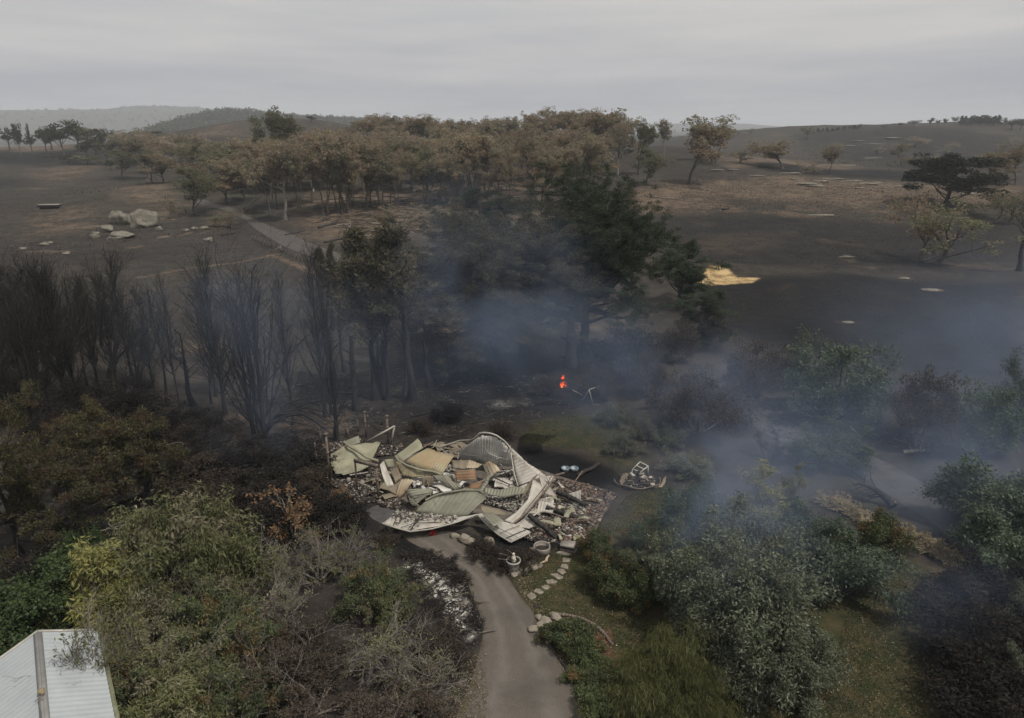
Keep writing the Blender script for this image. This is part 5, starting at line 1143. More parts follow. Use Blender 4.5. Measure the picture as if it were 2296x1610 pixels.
sheet('white eave lining with charred battens hanging down at the right front', K((176, 1098, .9), (270, 1200, .65), (390, 1305, .4), (522, 1388, .2)), K((235, 1085, 1.0), (420, 1170, .85), (600, 1205, .75), (728, 1285, .5)), M_WHITE, pitch=.9, amp=.008, crumple=.03, name='eave_lining', cat='roof edge',
      trims=[('gutter', K((174, 1098, .92), (268, 1203, .67), (388, 1308, .42), (524, 1391, .22)), .09, STEELW), ('fascia', K((524, 1390, .25), (640, 1335, .42), (728, 1288, .54)), .11, STEELW), ('batten', K((470, 1350, .35), (580, 1300, .5), (690, 1255, .66)), .04, CHAR), ('batten', K((400, 1300, .5), (500, 1255, .64), (620, 1215, .78)), .03, CHAR), ('batten', K((300, 1200, .72), (450, 1270, .62), (600, 1340, .44)), .03, CHAR)])
sheet('small olive sheet lying on the right hanging eave', K((222, 1092, 1.12), (268, 1150, 1.08), (345, 1228, 1.0)), K((325, 1080, 1.2), (400, 1125, 1.15), (452, 1172, 1.1)), M_GREEN, ribs='along')
sheet('dark ribbed olive sheet behind the right hanging eave', K((208, 1012, 1.05), (213, 1050, .95), (240, 1085, .9)), K((400, 1040, 1.0), (470, 1080, .9), (510, 1112, .8)), M_BROWN, ribs='along')
sheet('flat grey green sheet with white ash behind the large front sheet', K((252, 850, .95), (300, 890, .8), (430, 925, .65), (655, 890, .7)), K((255, 812, 1.05), (420, 835, 1.0), (560, 802, 1.05), (684, 832, .95)), M_GREEN, amp=.012, crumple=.08)
sheet('torn olive strip at the back of the large front sheet', K((-20, 855, 1.3), (60, 850, 1.3), (150, 860, 1.2)), K((40, 815, 1.35), (120, 830, 1.3), (205, 870, 1.1)), M_GREEN, crumple=.07)
# curved wall at the back and white sheets at the right
sheet('curved grey ribbed wall sheet standing at the back of the wreck', J((1585, 460, 1.15), (1650, 395, 1.75), (1735, 325, 2.35), (1815, 268, 2.85), (1890, 262, 2.9), (1975, 280, 2.75), (2060, 345, 2.3), (2115, 430, 1.7), (2150, 520, 1.1)), J((1570, 520, .75), (1640, 535, .6), (1740, 548, .55), (1840, 570, .5), (1900, 585, .45), (1980, 600, .4), (2060, 605, .4), (2120, 605, .4), (2155, 605, .4)), M_GREY, name='wall_sheet', cat='wall sheet', pitch=.2, amp=.02, crumple=.05,
      trims=[('edge_trim', J((1380, 395, 1.3), (1480, 365, 1.5), (1600, 325, 1.8), (1700, 322, 2.1), (1760, 300, 2.5), (1815, 240, 3.0), (1900, 245, 3.0), (1975, 265, 2.9), (2075, 335, 2.4), (2125, 400, 2.0), (2150, 480, 1.5)), .13, STEELW), ('lower_edge_trim', J((1560, 440, 1.2), (1640, 392, 1.6), (1720, 375, 1.9), (1810, 318, 2.45), (1830, 300, 2.6)), .09, STEELW), ('girt', J((1700, 400, 1.75), (1800, 412, 1.75), (1950, 416, 1.75), (2090, 440, 1.6)), .06, M_GREY), ('girt', J((1640, 470, 1.2), (1800, 490, 1.15), (1950, 510, 1.05), (2110, 525, 1.0)), .06, M_GREY), ('girt', J((1815, 330, 2.35), (1900, 328, 2.4), (2030, 355, 2.2)), .05, M_GREY), ('broken_strut', J((1815, 315, 2.5), (1850, 400, 1.9), (1900, 455, 1.5), (2000, 500, 1.2), (2100, 515, 1.1)), .04, M_GREY)])
sheet('large white ribbed sheet sloping down from the curved wall', K((525, 400, 1.9), (545, 560, 1.15), (575, 700, .6), (606, 798, .25)), K((532, 402, 1.9), (690, 548, 1.35), (800, 622, 1.1), (892, 690, .8)), M_WHITE, pitch=.27, amp=.018,
      trims=[('edge_trim', K((515, 380, 2.0), (535, 520, 1.4), (560, 680, .75), (600, 800, .3)), .09, STEELW)])
sheet('white torn sheets lying flat right of the large white sheet', K((830, 680, .85), (900, 700, .8), (960, 692, .85)), K((860, 745, .6), (930, 760, .55), (1000, 740, .6)), M_WHITE, crumple=.09)
sheet('white triangular sheet at the right of the crossed white sheets', K((815, 670, 1.7), (838, 780, 1.2), (872, 880, .75)), K((820, 672, 1.7), (950, 830, .95), (1068, 980, .15)), M_WHITE, ribs='along', pitch=.2)
sheet('long white strip bent down to the front through the crossed sheets', K((760, 720, 1.45), (700, 950, .85), (570, 1085, .65), (452, 1162, .6)), K((880, 800, 1.15), (828, 925, .9), (700, 1085, .62), (560, 1200, .5)), M_WHITE, ribs='along', pitch=.35, crumple=.07,
      trims=[('batten', K((985, 700, 1.5), (930, 790, 1.25), (830, 910, 1.05), (700, 1070, .78), (545, 1200, .62)), .13, WOODB), ('batten', K((955, 690, 1.55), (900, 780, 1.3), (780, 930, 1.05), (650, 1090, .78)), .07, WOODB)])
sheet('brown streaked sheet on the left side of the crossed white sheets', K((690, 790, 1.0), (740, 730, 1.3), (815, 670, 1.7)), K((628, 944, .5), (655, 925, .55), (692, 880, .7)), M_BROWN, pitch=.18)
sheet('white buckled sheet beside the middle charred beam', K((820, 960, .8), (900, 970, .85), (990, 1010, .75)), K((790, 1080, .45), (870, 1075, .45), (955, 1095, .4)), M_WHITE, crumple=.11)
sheet('flat white sheet at the foot of the crossed white sheets', K((570, 1200, .5), (680, 1140, .55), (760, 1150, .55)), K((640, 1235, .35), (720, 1250, .3), (800, 1202, .4)), M_WHITE, amp=.012)
sheet('white corrugated flap half buried in the brick rubble', K((1112, 886, .55), (1150, 950, .3), (1188, 1008, .12)), K((1264, 842, .95), (1258, 940, .5), (1250, 1022, .12)), M_WHITE, ribs='along')
sheet('small pale strip at the back of the brick rubble', K((1012, 760, .3), (1026, 762, .3), (1042, 770, .3)), K((1060, 828, .1), (1075, 826, .1), (1090, 820, .1)), M_WHITE, crumple=.02)
# framing
def beam(label, a, b, w, mat, h=None, name='charred_beam', cat='beam', group=None):
    c = (np.asarray(a)+b)/2; c[2] = min(a[2], b[2]); mb = MB(); n = 7; P = np.asarray(a)+(np.asarray(b)-a)*np.linspace(0, 1, n)[:, None]
    P[1:-1] += RN.normal(0, w*.10, (n-2, 3))
    for k in range(n-1): bar(mb, P[k]-c, P[k+1]-c, w*RN.uniform(.9, 1.1), (h or w)*RN.uniform(.9, 1.1))
    return tag(mb.build(name, mat, None, c), label, cat, group)
beam('charred beam pointing at the white flap in the brick rubble', pk(1005, 855, .75), pk(1312, 1002, .25), .22, CHAR)
beam('charred beam in the middle of the brick rubble', pk(895, 1022, .65), pk(1220, 1140, .12), .22, CHAR)
beam('charred beam nearest the front corner of the brick rubble', pk(712, 1102, .85), pk(1028, 1362, .10), .21, CHAR)
beam('charred beam lying on the grass behind the blue rimmed tubs', pk(1225, 690, .15), pk(1455, 570, .12), .20, CHAR)
beam('short dark purlin sticking out behind the yellowed sheet', pj(1200, 405, 1.6), pj(1320, 345, 1.85), .12, WOODB)
beam('rusty steel bar on the back edge of the brick rubble', pk(1430, 1032, .15), pk(1572, 862, .12), .07, WOODB)
beam('second rusty bar beside the first at the back edge of the rubble', pk(1405, 1028, .12), pk(1530, 900, .1), .05, WOODB)
beam('grey green metal channel slanting between the rust sheets and the front roof', pj(1915, 690, 1.15), pj(1820, 850, 1.3), .26, M_GREEN, .08, 'metal_channel')
beam('pale timber board on the ground at the left of the wreck', pj(500, 975, .08), pj(745, 935, .1), .12, WOODB, .05, 'board')
beam('thin pale batten across the ash in the middle of the wreck', pj(2010, 645, .6), pj(2147, 640, .6), .06, STEELW)
beam('bundle of dark rods poking out at the right back of the wreck', pk(985, 690, .75), pk(1085, 665, .7), .10, WOODB)
def post(label, x, yb, yt, w, mat, c=cJ, name='post', grp=None, cap=False, lean=0):
    p = at(*c(x, yb)); h = top_z(p[1], c(0, yt)[1]); r = thing(name, label, 'post', p, 0, grp)
    mb = MB(); bar(mb, (0, 0, -.1), (lean, 0, h), w, w, (0, 1, 0)); mb.build('shaft', mat, r)
    if cap: m2 = MB(); box(m2, (lean, 0, h+.03), (w*1.7, w*1.7, .10)); bar(m2, (lean, 0, h*.60), (lean, 0, h*.60+.12), w*1.5, w*1.5, (0, 1, 0)); m2.build('bracket', mat, r)
    return r
VP = 'scorched veranda posts'
post('thin burnt post at the far left tip of the wreck', 105, 620, 348, .10, WOODB, grp=VP)
post('burnt post with a bracket in front of the largest left sheet', 242, 750, 262, .11, WOODB, cap=True, grp=VP)
post('burnt post with a bracket left of the narrow pale panel', 748, 950, 590, .12, WOODB, cap=True, grp=VP)
post('tall burnt post with a pale top behind the white bent frame', 852, 372, 72, .13, WOODB, cap=True, grp=VP)
post('burnt post standing left of the white bent frame', 620, 292, 30, .10, WOODB, cap=True, grp=VP)
post('short dark fence post between the two posts behind the wreck', 786, 160, 96, .12, CHAR, grp=VP)
post('thin brown post behind the olive flap', 432, 300, 195, .08, WOODB, grp=VP)
r = thing('door_frame', 'scorched frame of a post and a top rail left of the narrow panels', 'frame', pj(527, 860)); b = pj(527, 860); h = top_z(b[1], cJ(0, 540)[1])
mb = MB(); bar(mb, (0, 0, -.1), (0, 0, h), .10, .10, (0, 1, 0)); mb.build('post', WOODB, r); e = pj(712, 592, h)-b
mb = MB(); bar(mb, (-.05, 0, h+.04), (e[0], e[1], h+.04), .10, .22); mb.build('rail', WOODB, r)
r = thing('steel_portal', 'white steel frame bent into a sharp peak behind the left sheets', 'frame', pj(875, 378, 0)); b = np.array(r.location)
mb = MB(); yy = b[1]; a_, c_, d_ = pj(632, 332, .6)-b, at_y(*cJ(915, 172), yy)-b, at_y(*cJ(875, 375), yy)-b
bar(mb, a_, c_, .13, .10); mb.build('rafter', STEELW, r); mb = MB(); bar(mb, c_, d_, .12, .10, (0, 1, 0)); mb.build('leg', STEELW, r)
ST = 'concrete floor stumps'
for i, (x, yb, yt) in enumerate([(303, 730, 690), (437, 775, 718), (577, 808, 748), (608, 908, 842), (535, 700, 650), (842, 845, 800), (872, 842, 798), (1160, 838, 752), (1182, 800, 745), (640, 720, 680), (330, 720, 680), (1985, 300, 250)][:11]):
    post('pale concrete floor stump standing bare at the left of the wreck', x, yb, yt, .20, CONC, name='floor_stump', grp=ST)
# ash, rubble and scraps
def inpoly(P, n, rng):
    P = np.asarray(P)[:, :2]; lo, hi = P.min(0), P.max(0); out = []
    while len(out) < n:
        q = rng.uniform(lo, hi, (n*3, 2)); ins = np.zeros(len(q), bool)
        for (ax, ay), (bx, by) in zip(P, np.roll(P, -1, 0)):
            c = (ay > q[:, 1]) != (by > q[:, 1]); ins ^= c & (q[:, 0] < ax+(q[:, 1]-ay)*(bx-ax)/(by-ay+1e-12))
        out.extend(q[ins])
    return np.array(out[:n])
RUB = island('brick_rubble', [(0, (.035, .031, .03)), (.30, (.085, .066, .056)), (.52, (.12, .082, .064)), (.72, (.165, .105, .078)), (.84, (.16, .145, .13)), (.93, (.29, .27, .24)), (.96, (.06, .053, .05))])
ASHM = island('ash_debris', [(0, (.30, .285, .255)), (.28, (.17, .155, .14)), (.48, (.40, .38, .345)), (.62, (.055, .05, .047)), (.84, (.13, .118, .102))])
CHD = island('charred_debris', [(0, (.022, .02, .02)), (.4, (.05, .042, .038)), (.65, (.11, .085, .065)), (.82, (.20, .17, .14)), (.93, (.36, .33, .30))])
SLAB = plain('burnt_floor', (.045, .040, .037), .95, 0, .4, 2.2, (.15, .13, .115), .6, .04)
def rubble(name, label, polys, n, mat, s0, s1, zt=.10, seed=1, thin=.35, zbase=.02):
    rng = np.random.default_rng(seed); mb = MB()
    for P, k in polys:
        q = inpoly(P, int(n*k), rng); s = rng.uniform(s0, s1, (len(q), 1))*np.stack([rng.uniform(.7, 1.5, len(q)), rng.uniform(.5, 1, len(q)), rng.uniform(.6, 1.3, len(q))*thin], 1)
        z = np.abs(rng.normal(0, zt, len(q)))+zbase+.5*s[:, 2]
        chunks(mb, rng, np.column_stack([q, z]), s, .38)
    return tag(mb.build(name, mat), label, kind='stuff')
fl = np.array(K((-900, 830), (-700, 560), (-450, 450), (200, 480), (620, 560), (1010, 690), (1330, 790), (1625, 880), (1540, 1050), (1240, 1478), (1010, 1400), (560, 1250), (170, 1080), (-330, 1180), (-480, 1000))); fl[:, 2] = .008
mb = MB(); mb.add(fl, [list(range(len(fl)))]); tag(mb.build('house_floor', SLAB), kind='structure')
right = K((1000, 735), (1330, 800), (1610, 885), (1520, 1050), (1380, 1230), (1230, 1460), (1020, 1390), (760, 1290), (820, 1120), (960, 940))
rubble('brick_rubble', None, [(right, 1)], 9500, RUB, .06, .19, .04, 3, .3)
rubble('brick_ash', None, [(K((900, 1010), (1100, 960), (1330, 1080), (1230, 1160), (1000, 1200), (840, 1130)), .6), (K((1000, 1180), (1240, 1200), (1300, 1380), (1000, 1330)), .2)], 1500, ASHM, .07, .20, .07, 4, .28)
rubble('ash_debris', None, [(K((230, 990), (330, 890), (600, 900), (700, 960), (560, 1080), (420, 1040)), .30), (J((1050, 760), (1330, 700), (1560, 790), (1640, 830), (1300, 900), (1180, 860)), .18), (J((1440, 610), (1560, 610), (1560, 700), (1460, 690)), .05), (J((1290, 400), (1420, 390), (1640, 450), (1700, 540), (1560, 540)), .14), (K((330, 700), (560, 720), (600, 820), (380, 830)), .10), (K((680, 1100), (830, 1060), (860, 1180), (760, 1240)), .06)], 7500, ASHM, .05, .17, .10, 5, .3, .05)
# ash heaped on the eave lining
rng = np.random.default_rng(9); mb = MB(); V, F = loft(J((935, 1082, .88), (1100, 1092, .80), (1260, 1105, .75), (1430, 1132, .70), (1560, 1132, .74)), J((860, 1180, .78), (1000, 1225, .66), (1150, 1240, .62), (1350, 1205, .65), (1560, 1160, .74)), amp=0, crumple=.04, seed=30, pitch=.3)
q = V[rng.integers(0, len(V), 1400)]; q = q[rng.uniform(size=1400) < np.clip((q[:, 1]-np.percentile(q[:, 1], 25))/.9, .08, 1)]; nq = len(q); chunks(mb, rng, q+np.column_stack([rng.normal(0, .1, (nq, 2)), np.full(nq, .02)]), rng.uniform(.04, .15, (nq, 1))*np.array([1.2, .7, .3]), .5); tag(mb.build('eave_ash', ASHM), kind='stuff')
rubble('charred_debris', None, [(J((120, 640), (420, 690), (640, 620), (760, 650), (760, 960), (560, 1000), (430, 900), (140, 720)), .42), (J((650, 900), (1000, 900), (960, 1060), (780, 1020)), .12), (J((780, 380), (1000, 380), (930, 480), (720, 500)), .1), (K((300, 620), (560, 640), (560, 760), (330, 720)), .12), (J((1050, 880), (1340, 860), (1200, 1000), (1080, 1000)), .06), (J((120, 380), (380, 330), (600, 330), (260, 460)), .08), (K((600, 1230), (1010, 1380), (900, 1430), (560, 1330)), .1)], 7500, CHD, .05, .20, .05, 6, .3)
rng = np.random.default_rng(12)
SC = 'torn metal scraps in the ruin'
for k in range(84):
    P = [K((300, 640), (600, 720), (700, 950), (330, 900)), J((1050, 780), (1500, 700), (1650, 840), (1200, 900)), J((1300, 400), (1640, 440), (1600, 560), (1450, 540)), right, J((760, 700), (1000, 760), (900, 960), (640, 980)), K((700, 1000), (980, 950), (900, 1230), (700, 1220))][k % 6]
    q = inpoly(P, 1, rng)[0]; big_ = rng.uniform() < .55 and k % 6 != 3; w, l = (rng.uniform(.35, .85), rng.uniform(.8, 1.9)) if big_ else (rng.uniform(.15, .4), rng.uniform(.4, 1.0)); a = rng.uniform(0, 6.3); z0 = rng.uniform(.1, .4); d = np.array([math.cos(a), math.sin(a), rng.uniform(-.25, .25)]); s_ = np.array([-math.sin(a), math.cos(a), rng.uniform(-.4, .4)])
    c0 = np.array([q[0], q[1], z0+.1]); mt = [M_WHITE, M_GREY, M_BROWN, M_OLIVE, M_BROWN, M_WHITE][k % 6]
    zone_ = ['behind the crossed white sheets', 'in front of the yellowed sheet', 'at the foot of the curved wall', 'in the brick rubble', 'left of the narrow panels', 'under the crossed white sheets'][k % 6]
    sheet('torn %s metal scrap %s' % (['white', 'grey', 'brown', 'olive', 'scorched brown', 'white'][k % 6], zone_), [c0-d*l/2-s_*w/2, c0-s_*w/2*.7+[0, 0, rng.uniform(0, .15)], c0+d*l/2-s_*w/2], [c0-d*l/2+s_*w/2, c0+s_*w*.6+[0, 0, rng.uniform(0, .15)], c0+d*l/2+s_*w/2], mt, 'metal_scrap', 'scrap metal', group=SC, pitch=.16, amp=.008, crumple=.075)
BTN = 'burnt battens and pipes in the ruin'
for k in range(36):
    P, zn = [(K((300, 640), (600, 720), (700, 950), (330, 900)), 'behind the crossed white sheets'), (J((1050, 780), (1500, 700), (1650, 840), (1200, 900)), 'in front of the yellowed sheet'), (J((800, 380), (1300, 380), (1600, 560), (1450, 540)), 'at the back of the ruin'), (right, 'in the brick rubble'), (J((150, 640), (760, 640), (740, 960), (450, 900)), 'at the left of the ruin'), (K((620, 1000), (980, 950), (900, 1230), (640, 1220)), 'under the crossed white sheets')][k % 6]
    q = inpoly(P, 1, rng)[0]; a = rng.uniform(0, 6.3); l = rng.uniform(.8, 2.6); z0 = rng.uniform(.08, .5); e = np.array([math.cos(a)*l, math.sin(a)*l, rng.uniform(-.05, .6)])
    beam('thin burnt batten lying %s' % zn, np.array([q[0], q[1], z0])-e*[.5, .5, 0], np.array([q[0], q[1], z0])+e*[.5, .5, 1], rng.uniform(.035, .075), [CHAR, WOODB, STEELW, CHAR][k % 4], None, 'burnt_batten', 'batten', BTN)
# low brick edging along the right of the floor
mb = MB(); P = resample(K((1330, 1425), (1420, 1240), (1500, 1075), (1570, 960), (1640, 905)), 46)
for k in range(45):
    bar(mb, P[k]+[0, 0, .06+RN.normal(0, .015)], P[k+1]+[0, 0, .06+RN.normal(0, .015)], .16, .13)
tag(mb.build('brick_edging', RUB), 'broken row of bricks edging the right side of the ruined floor', 'edging')

# ================================================================== GARDEN OBJECTS
STONE = plain('sandstone', (.13, .112, .09), .9, 0, .3, 2.5, (.26, .232, .19), .5, .03)
GRAN = plain('granite', (.065, .06, .05), .9, 0, .3, .9, (.205, .19, .155), .9, .25)
POTM = plain('planter_stone', (.28, .27, .25), .8, 0, .2, 5, (.44, .42, .39)); SOILM = plain('potting_soil', (.03, .024, .02), .95)
def lathe(mb, prof, n=28):
    p = np.asarray(prof, float); th = np.arange(n)*2*PI/n
    V = np.stack([p[:, None, 0]*np.cos(th), p[:, None, 0]*np.sin(th), np.broadcast_to(p[:, None, 1], (len(p), n))], -1).reshape(-1, 3)
    i = np.arange(len(p)-1)[:, None]*n; j = np.arange(n)[None]; k = (j+1) % n; mb.add(V, np.stack([i+j, i+k, i+n+k, i+n+j], -1).reshape(-1, 4))
def flag(pts, label, mat=STONE, z=.05, c=cL, group='stepping stones to the front step'):
    P = np.array([at(*c(*q), z) for q in pts]); b = P.mean(0); b[2] = 0; P = P-b; P = np.concatenate([P[k:k+1]*(1-u)+np.roll(P, -1, 0)[k:k+1]*u for k in range(len(P)) for u in (0, .5)])
    P[:, :2] *= (1+RN.normal(0, .03, (len(P), 1))); n = len(P); T = P*[.93, .93, 1]; M_ = P.copy(); M_[:, 2] = z*.6; Bm = P.copy(); Bm[:, 2] = -.02
    mb = MB(); i = np.arange(n); j = (i+1) % n; mb.add(np.concatenate([T, M_, Bm]), np.stack([n+i, n+j, j, i], 1)); mb.F.append(np.stack([2*n+i, 2*n+j, n+j, n+i], 1)); mb.add(T, [list(range(n))])
    return tag(mb.build('stepping_stone', mat, None, b), label, 'stone', group)
ordn = ['nearest the driveway', 'second from the driveway', 'third from the driveway', 'fourth from the driveway', 'fifth from the driveway', 'fourth from the front step', 'third from the front step', 'second from the front step']
for lab, pts in zip(ordn, [[(178, 1368), (240, 1322), (308, 1372), (300, 1395), (248, 1428)], [(265, 1320), (305, 1280), (360, 1292), (400, 1325), (360, 1352)], [(365, 1268), (405, 1235), (455, 1234), (482, 1262), (430, 1302)], [(418, 1178), (500, 1162), (580, 1192), (560, 1212), (445, 1222)],
        [(478, 1098), (560, 1090), (650, 1140), (585, 1172)], [(562, 1065), (588, 1030), (655, 1040), (682, 1075), (635, 1108)], [(600, 1015), (628, 975), (688, 970), (708, 985), (710, 1036)], [(632, 950), (640, 893), (750, 902), (722, 948)]]):
    flag(pts, 'flat sandstone stepping stone %s' % lab)
flag([(555, 835), (580, 810), (640, 812), (748, 850), (700, 870), (625, 850)], 'half buried stepping stone at the foot of the front step')
r = thing('front_step', 'pale concrete doorstep slab with a dark front edge at the corner of the rubble', 'step', pl(710, 745)); b = np.array(r.location)
P = np.array([pl(612, 690, .32), pl(838, 685, .32), pl(795, 785, .32), pl(605, 752, .32)])-b; mb = MB(); Q = P.copy(); Q[:, 2] = -.05
mb.add(np.concatenate([Q, P]), [[3, 2, 1, 0], [4, 5, 6, 7], [0, 1, 5, 4], [1, 2, 6, 5], [2, 3, 7, 6], [3, 0, 4, 7]]); mb.build('slab', CONC, r)
mb = MB(); bar(mb, P[3]+[0, -.03, -.03], P[2]+[0, -.03, -.03], .07, .14); bar(mb, P[2]+[.03, 0, .10], P[1]+[.03, 0, .10], .06, .22); mb.build('dark_edge', CHAR, r)  # dark bars along the slab's front and right edges
# planter with a little statue
b = ph(1131, 683); r = thing('planter_pot', 'round pale stone planter pot at the corner of the driveway', 'planter', b)
mb = MB(); lathe(mb, [(0, 0), (.25, 0), (.27, .05), (.29, .08), (.33, .40), (.34, .52), (.39, .54), (.40, .60), (.385, .63), (.33, .62), (.32, .50)]); mb.build('bowl', POTM, r, smooth=True)
mb = MB(); lathe(mb, [(0, .53), (.32, .53)]); mb.build('soil', SOILM, r)
mb = MB(); lathe(mb, [(0, 0), (.13, 0), (.13, .05), (.09, .08), (.11, .16), (.12, .24), (.09, .32), (.05, .36), (.07, .40), (.075, .45), (.05, .50), (0, .52)], 14)
rock(mb, RN, (.07, -.05, .12), .07, .07, .09, 2); rock(mb, RN, (-.06, -.04, .10), .07, .06, .08, 2); rock(mb, RN, (.0, -.10, .22), .06, .05, .07, 2)
tag(mb.build('garden_statue', plain('weathered_statue', (.38, .34, .28), .85, 0, .25, 8, (.58, .54, .46)), None, b+[0, 0, .53], smooth=True), 'small pale weathered figure standing in the round planter pot', 'statue')
mb = MB()
for q in [((-.05, 0, .1), (-.35, .1, .35), (-.75, .1, .45)), ((0, 0, .1), (-.3, -.1, .2), (-.8, -.1, .25)), ((0, .05, .1), (-.1, .1, .5), (-.35, .2, .6))]: tubes(mb, resample(np.array(q), 6), np.full(6, .014), 4)
tag(mb.build('dead_stems', BK_GREY, None, b+[0, 0, .5]), 'bare pale stems leaning out of the planter pot', 'plant')
b = ph(1308, 575); mb = MB(); lathe(mb, [(.40, 0), (.46, .02), (.47, .40), (.46, .44), (.42, .44), (.41, .40), (.40, .12), (0, .12)], 36); r = thing('tub', 'round concrete ring tub beside the burnt garden bush', 'tub', b); mb.build('ring', CONC, r, smooth=True)
mb = MB(); lathe(mb, [(0, .20), (.405, .20)]); mb.build('soil', SOILM, r)
BLUE = plain('blue_rim', (.10, .20, .30), .5, 0, .2, 5, (.22, .33, .43)); TIN = plain('grey_tub_metal', (.14, .15, .16), .5, .3, .3, 4, (.25, .26, .27))
for (x, y, lab, rz_) in [(1097, 640, 'left of two round metal tubs with pale blue rims on the burnt grass', 0), (1190, 640, 'right of two round metal tubs with pale blue rims on the burnt grass', .4)]:
    b = pk(x, y); r = thing('metal_tub', lab, 'tub', b, rz_, 'blue rimmed tubs'); mb = MB(); lathe(mb, [(.20, 0), (.25, .01), (.265, .20), (.25, .20), (.23, .04), (0, .03)], 26); mb.build('bowl', TIN, r, smooth=True)
    mb = MB(); th = np.linspace(0, 2*PI, 27); tubes(mb, np.stack([.268*np.cos(th), .268*np.sin(th), np.full(27, .205)], 1), np.full(27, .025), 5); mb.build('rim', BLUE, r)
# red crate on the driveway
REDP = plain('red_plastic', (.38, .018, .022), .45, 0, .2, 6); b = ph(626, 462); r = thing('red_crate', 'small bright red plastic crate on the driveway under the front gutter', 'crate', b); mb = MB()
for x in (-.14, .14): box(mb, (x, 0, .10), (.025, .24, .20))
for y in (-.11, .11): box(mb, (0, y, .10), (.255, .02, .20))
box(mb, (0, 0, .015), (.255, .20, .03)); mb.build('body', REDP, r); mb = MB(); box(mb, (0, -.128, .15), (.13, .012, .04)); mb.build('handle', CHAR, r)
# edging boulders and bed stones
def rockobj(c, x, y, s, lab, grp=None, mat=STONE, flat=.6, z=0, name='rock', cat='rock', el=1.0, rz=None):
    p = gp(*c(x, y)); mb = MB(); rock(mb, RN, (0, 0, s*flat*.45), s*el, s*.8, s*flat, 4 if s > 1.2 else 3, .5, rz); return tag(mb.build(name, mat, None, p), lab, cat, grp)
FR = 'edging rocks of the front garden'
for x, y, s, lab in [(825, 500, .42, 'large boulder at the top of the driveway edge'), (855, 515, .34, 'boulder beside the large one at the driveway top'), (980, 520, .40, 'rounded boulder between the burnt bushes'), (1203, 688, .34, 'rock right of the planter pot'), (1248, 668, .38, 'flat rock second right of the planter pot'), (1278, 662, .28, 'rock at the right end of the planter rocks'), (1165, 705, .2, 'small rock at the foot of the planter pot'), (1136, 718, .24, 'pale stone in front of the planter pot'), (770, 478, .3, 'small boulder where the driveway meets the gutter')]:
    rockobj(cH, x, y, s, lab, FR)
BS = 'edging stones of the driveway bed'
for i, (x, y, s, lab) in enumerate([(1288, 985, .22, 'topmost left stone of the driveway bed'), (1330, 1008, .36, 'broad sandstone block of the driveway bed'), (1300, 1030, .26, 'block below the broad one in the driveway bed'), (1395, 985, .34, 'tall stone at the back of the bed tip'), (1255, 1056, .30, 'flat slab jutting onto the driveway'), (1330, 1058, .22, 'stone under the dark flowering shrub'), (1303, 1080, .18, 'lowest stone of the driveway bed tip'), (1350, 1130, .2, 'small stone at the driveway bed edge')]):
    rockobj(cH, x, y, s, lab, BS, flat=.45)
mb = MB(); P = resample(np.array([ph(*q) for q in [(1410, 968), (1480, 975), (1560, 995), (1640, 1035), (1700, 1090), (1750, 1160)]]), 22)
for k in range(21): bar(mb, P[k]+[0, 0, .05], P[k+1]*.95+P[k]*.05+[0, 0, .05+RN.normal(0, .01)], .12, .14)
tag(mb.build('bed_edging', WOODB), 'curved row of dark edging blocks around the garden bed', 'edging')
mb = MB(); P = resample(np.array([ph(*q) for q in [(1340, 1120), (1400, 1215), (1500, 1370), (1560, 1500), (1640, 1640)]]), 20)
for k in range(19): bar(mb, P[k]+[0, 0, .04], P[k+1]+[0, 0, .04], .07, .12)
tag(mb.build('timber_edging', CHAR), 'dark timber edging between the driveway and the garden bed', 'edging')
mb = MB(); tubes(mb, resample(np.array([pl(425, 945, .1), pl(440, 900, .2), pl(465, 865, .3)]), 8), np.linspace(.09, .05, 8), 6, True); tubes(mb, resample(np.array([pl(345, 975, .06), pl(400, 950, .1), pl(430, 940, .1)]), 6), np.linspace(.04, .07, 6), 5, True)
tag(mb.build('driftwood', plain('bleached_wood', (.30, .22, .15), .85, 0, .3, 5, (.46, .37, .27))), 'bleached twisted log lying on the front lawn', 'log')
r = thing('garden_stake', 'thin rusty stake with a small board beside the concrete ring tub', 'stake', pl(277, 918)); mb = MB(); bar(mb, (0, 0, -.05), (0, 0, .75), .035); mb.build('stake', WOODB, r); mb = MB(); box(mb, (-.1, .0, .6), (.28, .02, .30)); mb.build('board', WOODB, r)
b = pl(303, 1510); mb = MB(); lathe(mb, [(.09, 0), (.12, .02), (.13, .10), (.11, .10), (.10, .03), (0, .03)], 18); tag(mb.build('drain_cap', CHAR, None, b), 'small black round cap at the edge of the driveway', 'cap')
# burnt heap
b = pk(1850, 770); r = thing('burnt_heap', 'blackened heap of burnt machinery ringed by a scorched metal band right of the brick rubble', 'burnt heap', b); mb = MB(); rng = np.random.default_rng(4)
q = np.clip(rng.normal(0, 1, (620, 2)), -1.5, 1.6)*[.62, .5]; z = .75*np.exp(-(q[:, 0]/.9)**2-(q[:, 1]/.8)**2)*rng.uniform(.3, 1, 620); chunks(mb, rng, np.column_stack([q, z]), rng.uniform(.1, .4, (620, 1))*np.array([1.2, .5, .3]), .9); mb.build('charred_parts', CHD, r)
mb = MB(); rock(mb, rng, (0, .1, .15), 1.0, .8, .45, 3); mb.build('ash_mound', CHAR, r)
mb = MB(); th = np.linspace(PI*.98, 2.08*PI, 30); P = np.stack([1.45*np.cos(th), 1.05*np.sin(th), .10+.05*np.sin(th*5)], 1); Q = P+np.array([0, 0, .16]); Q[:, :2] *= 1.05
mb.add(np.concatenate([P, Q]), [[i, i+1, 31+i, 30+i] for i in range(29)]); ob = mb.build('metal_band', M_BROWN, r); s = ob.modifiers.new('thickness', 'SOLIDIFY'); s.thickness = .03
mb = MB()
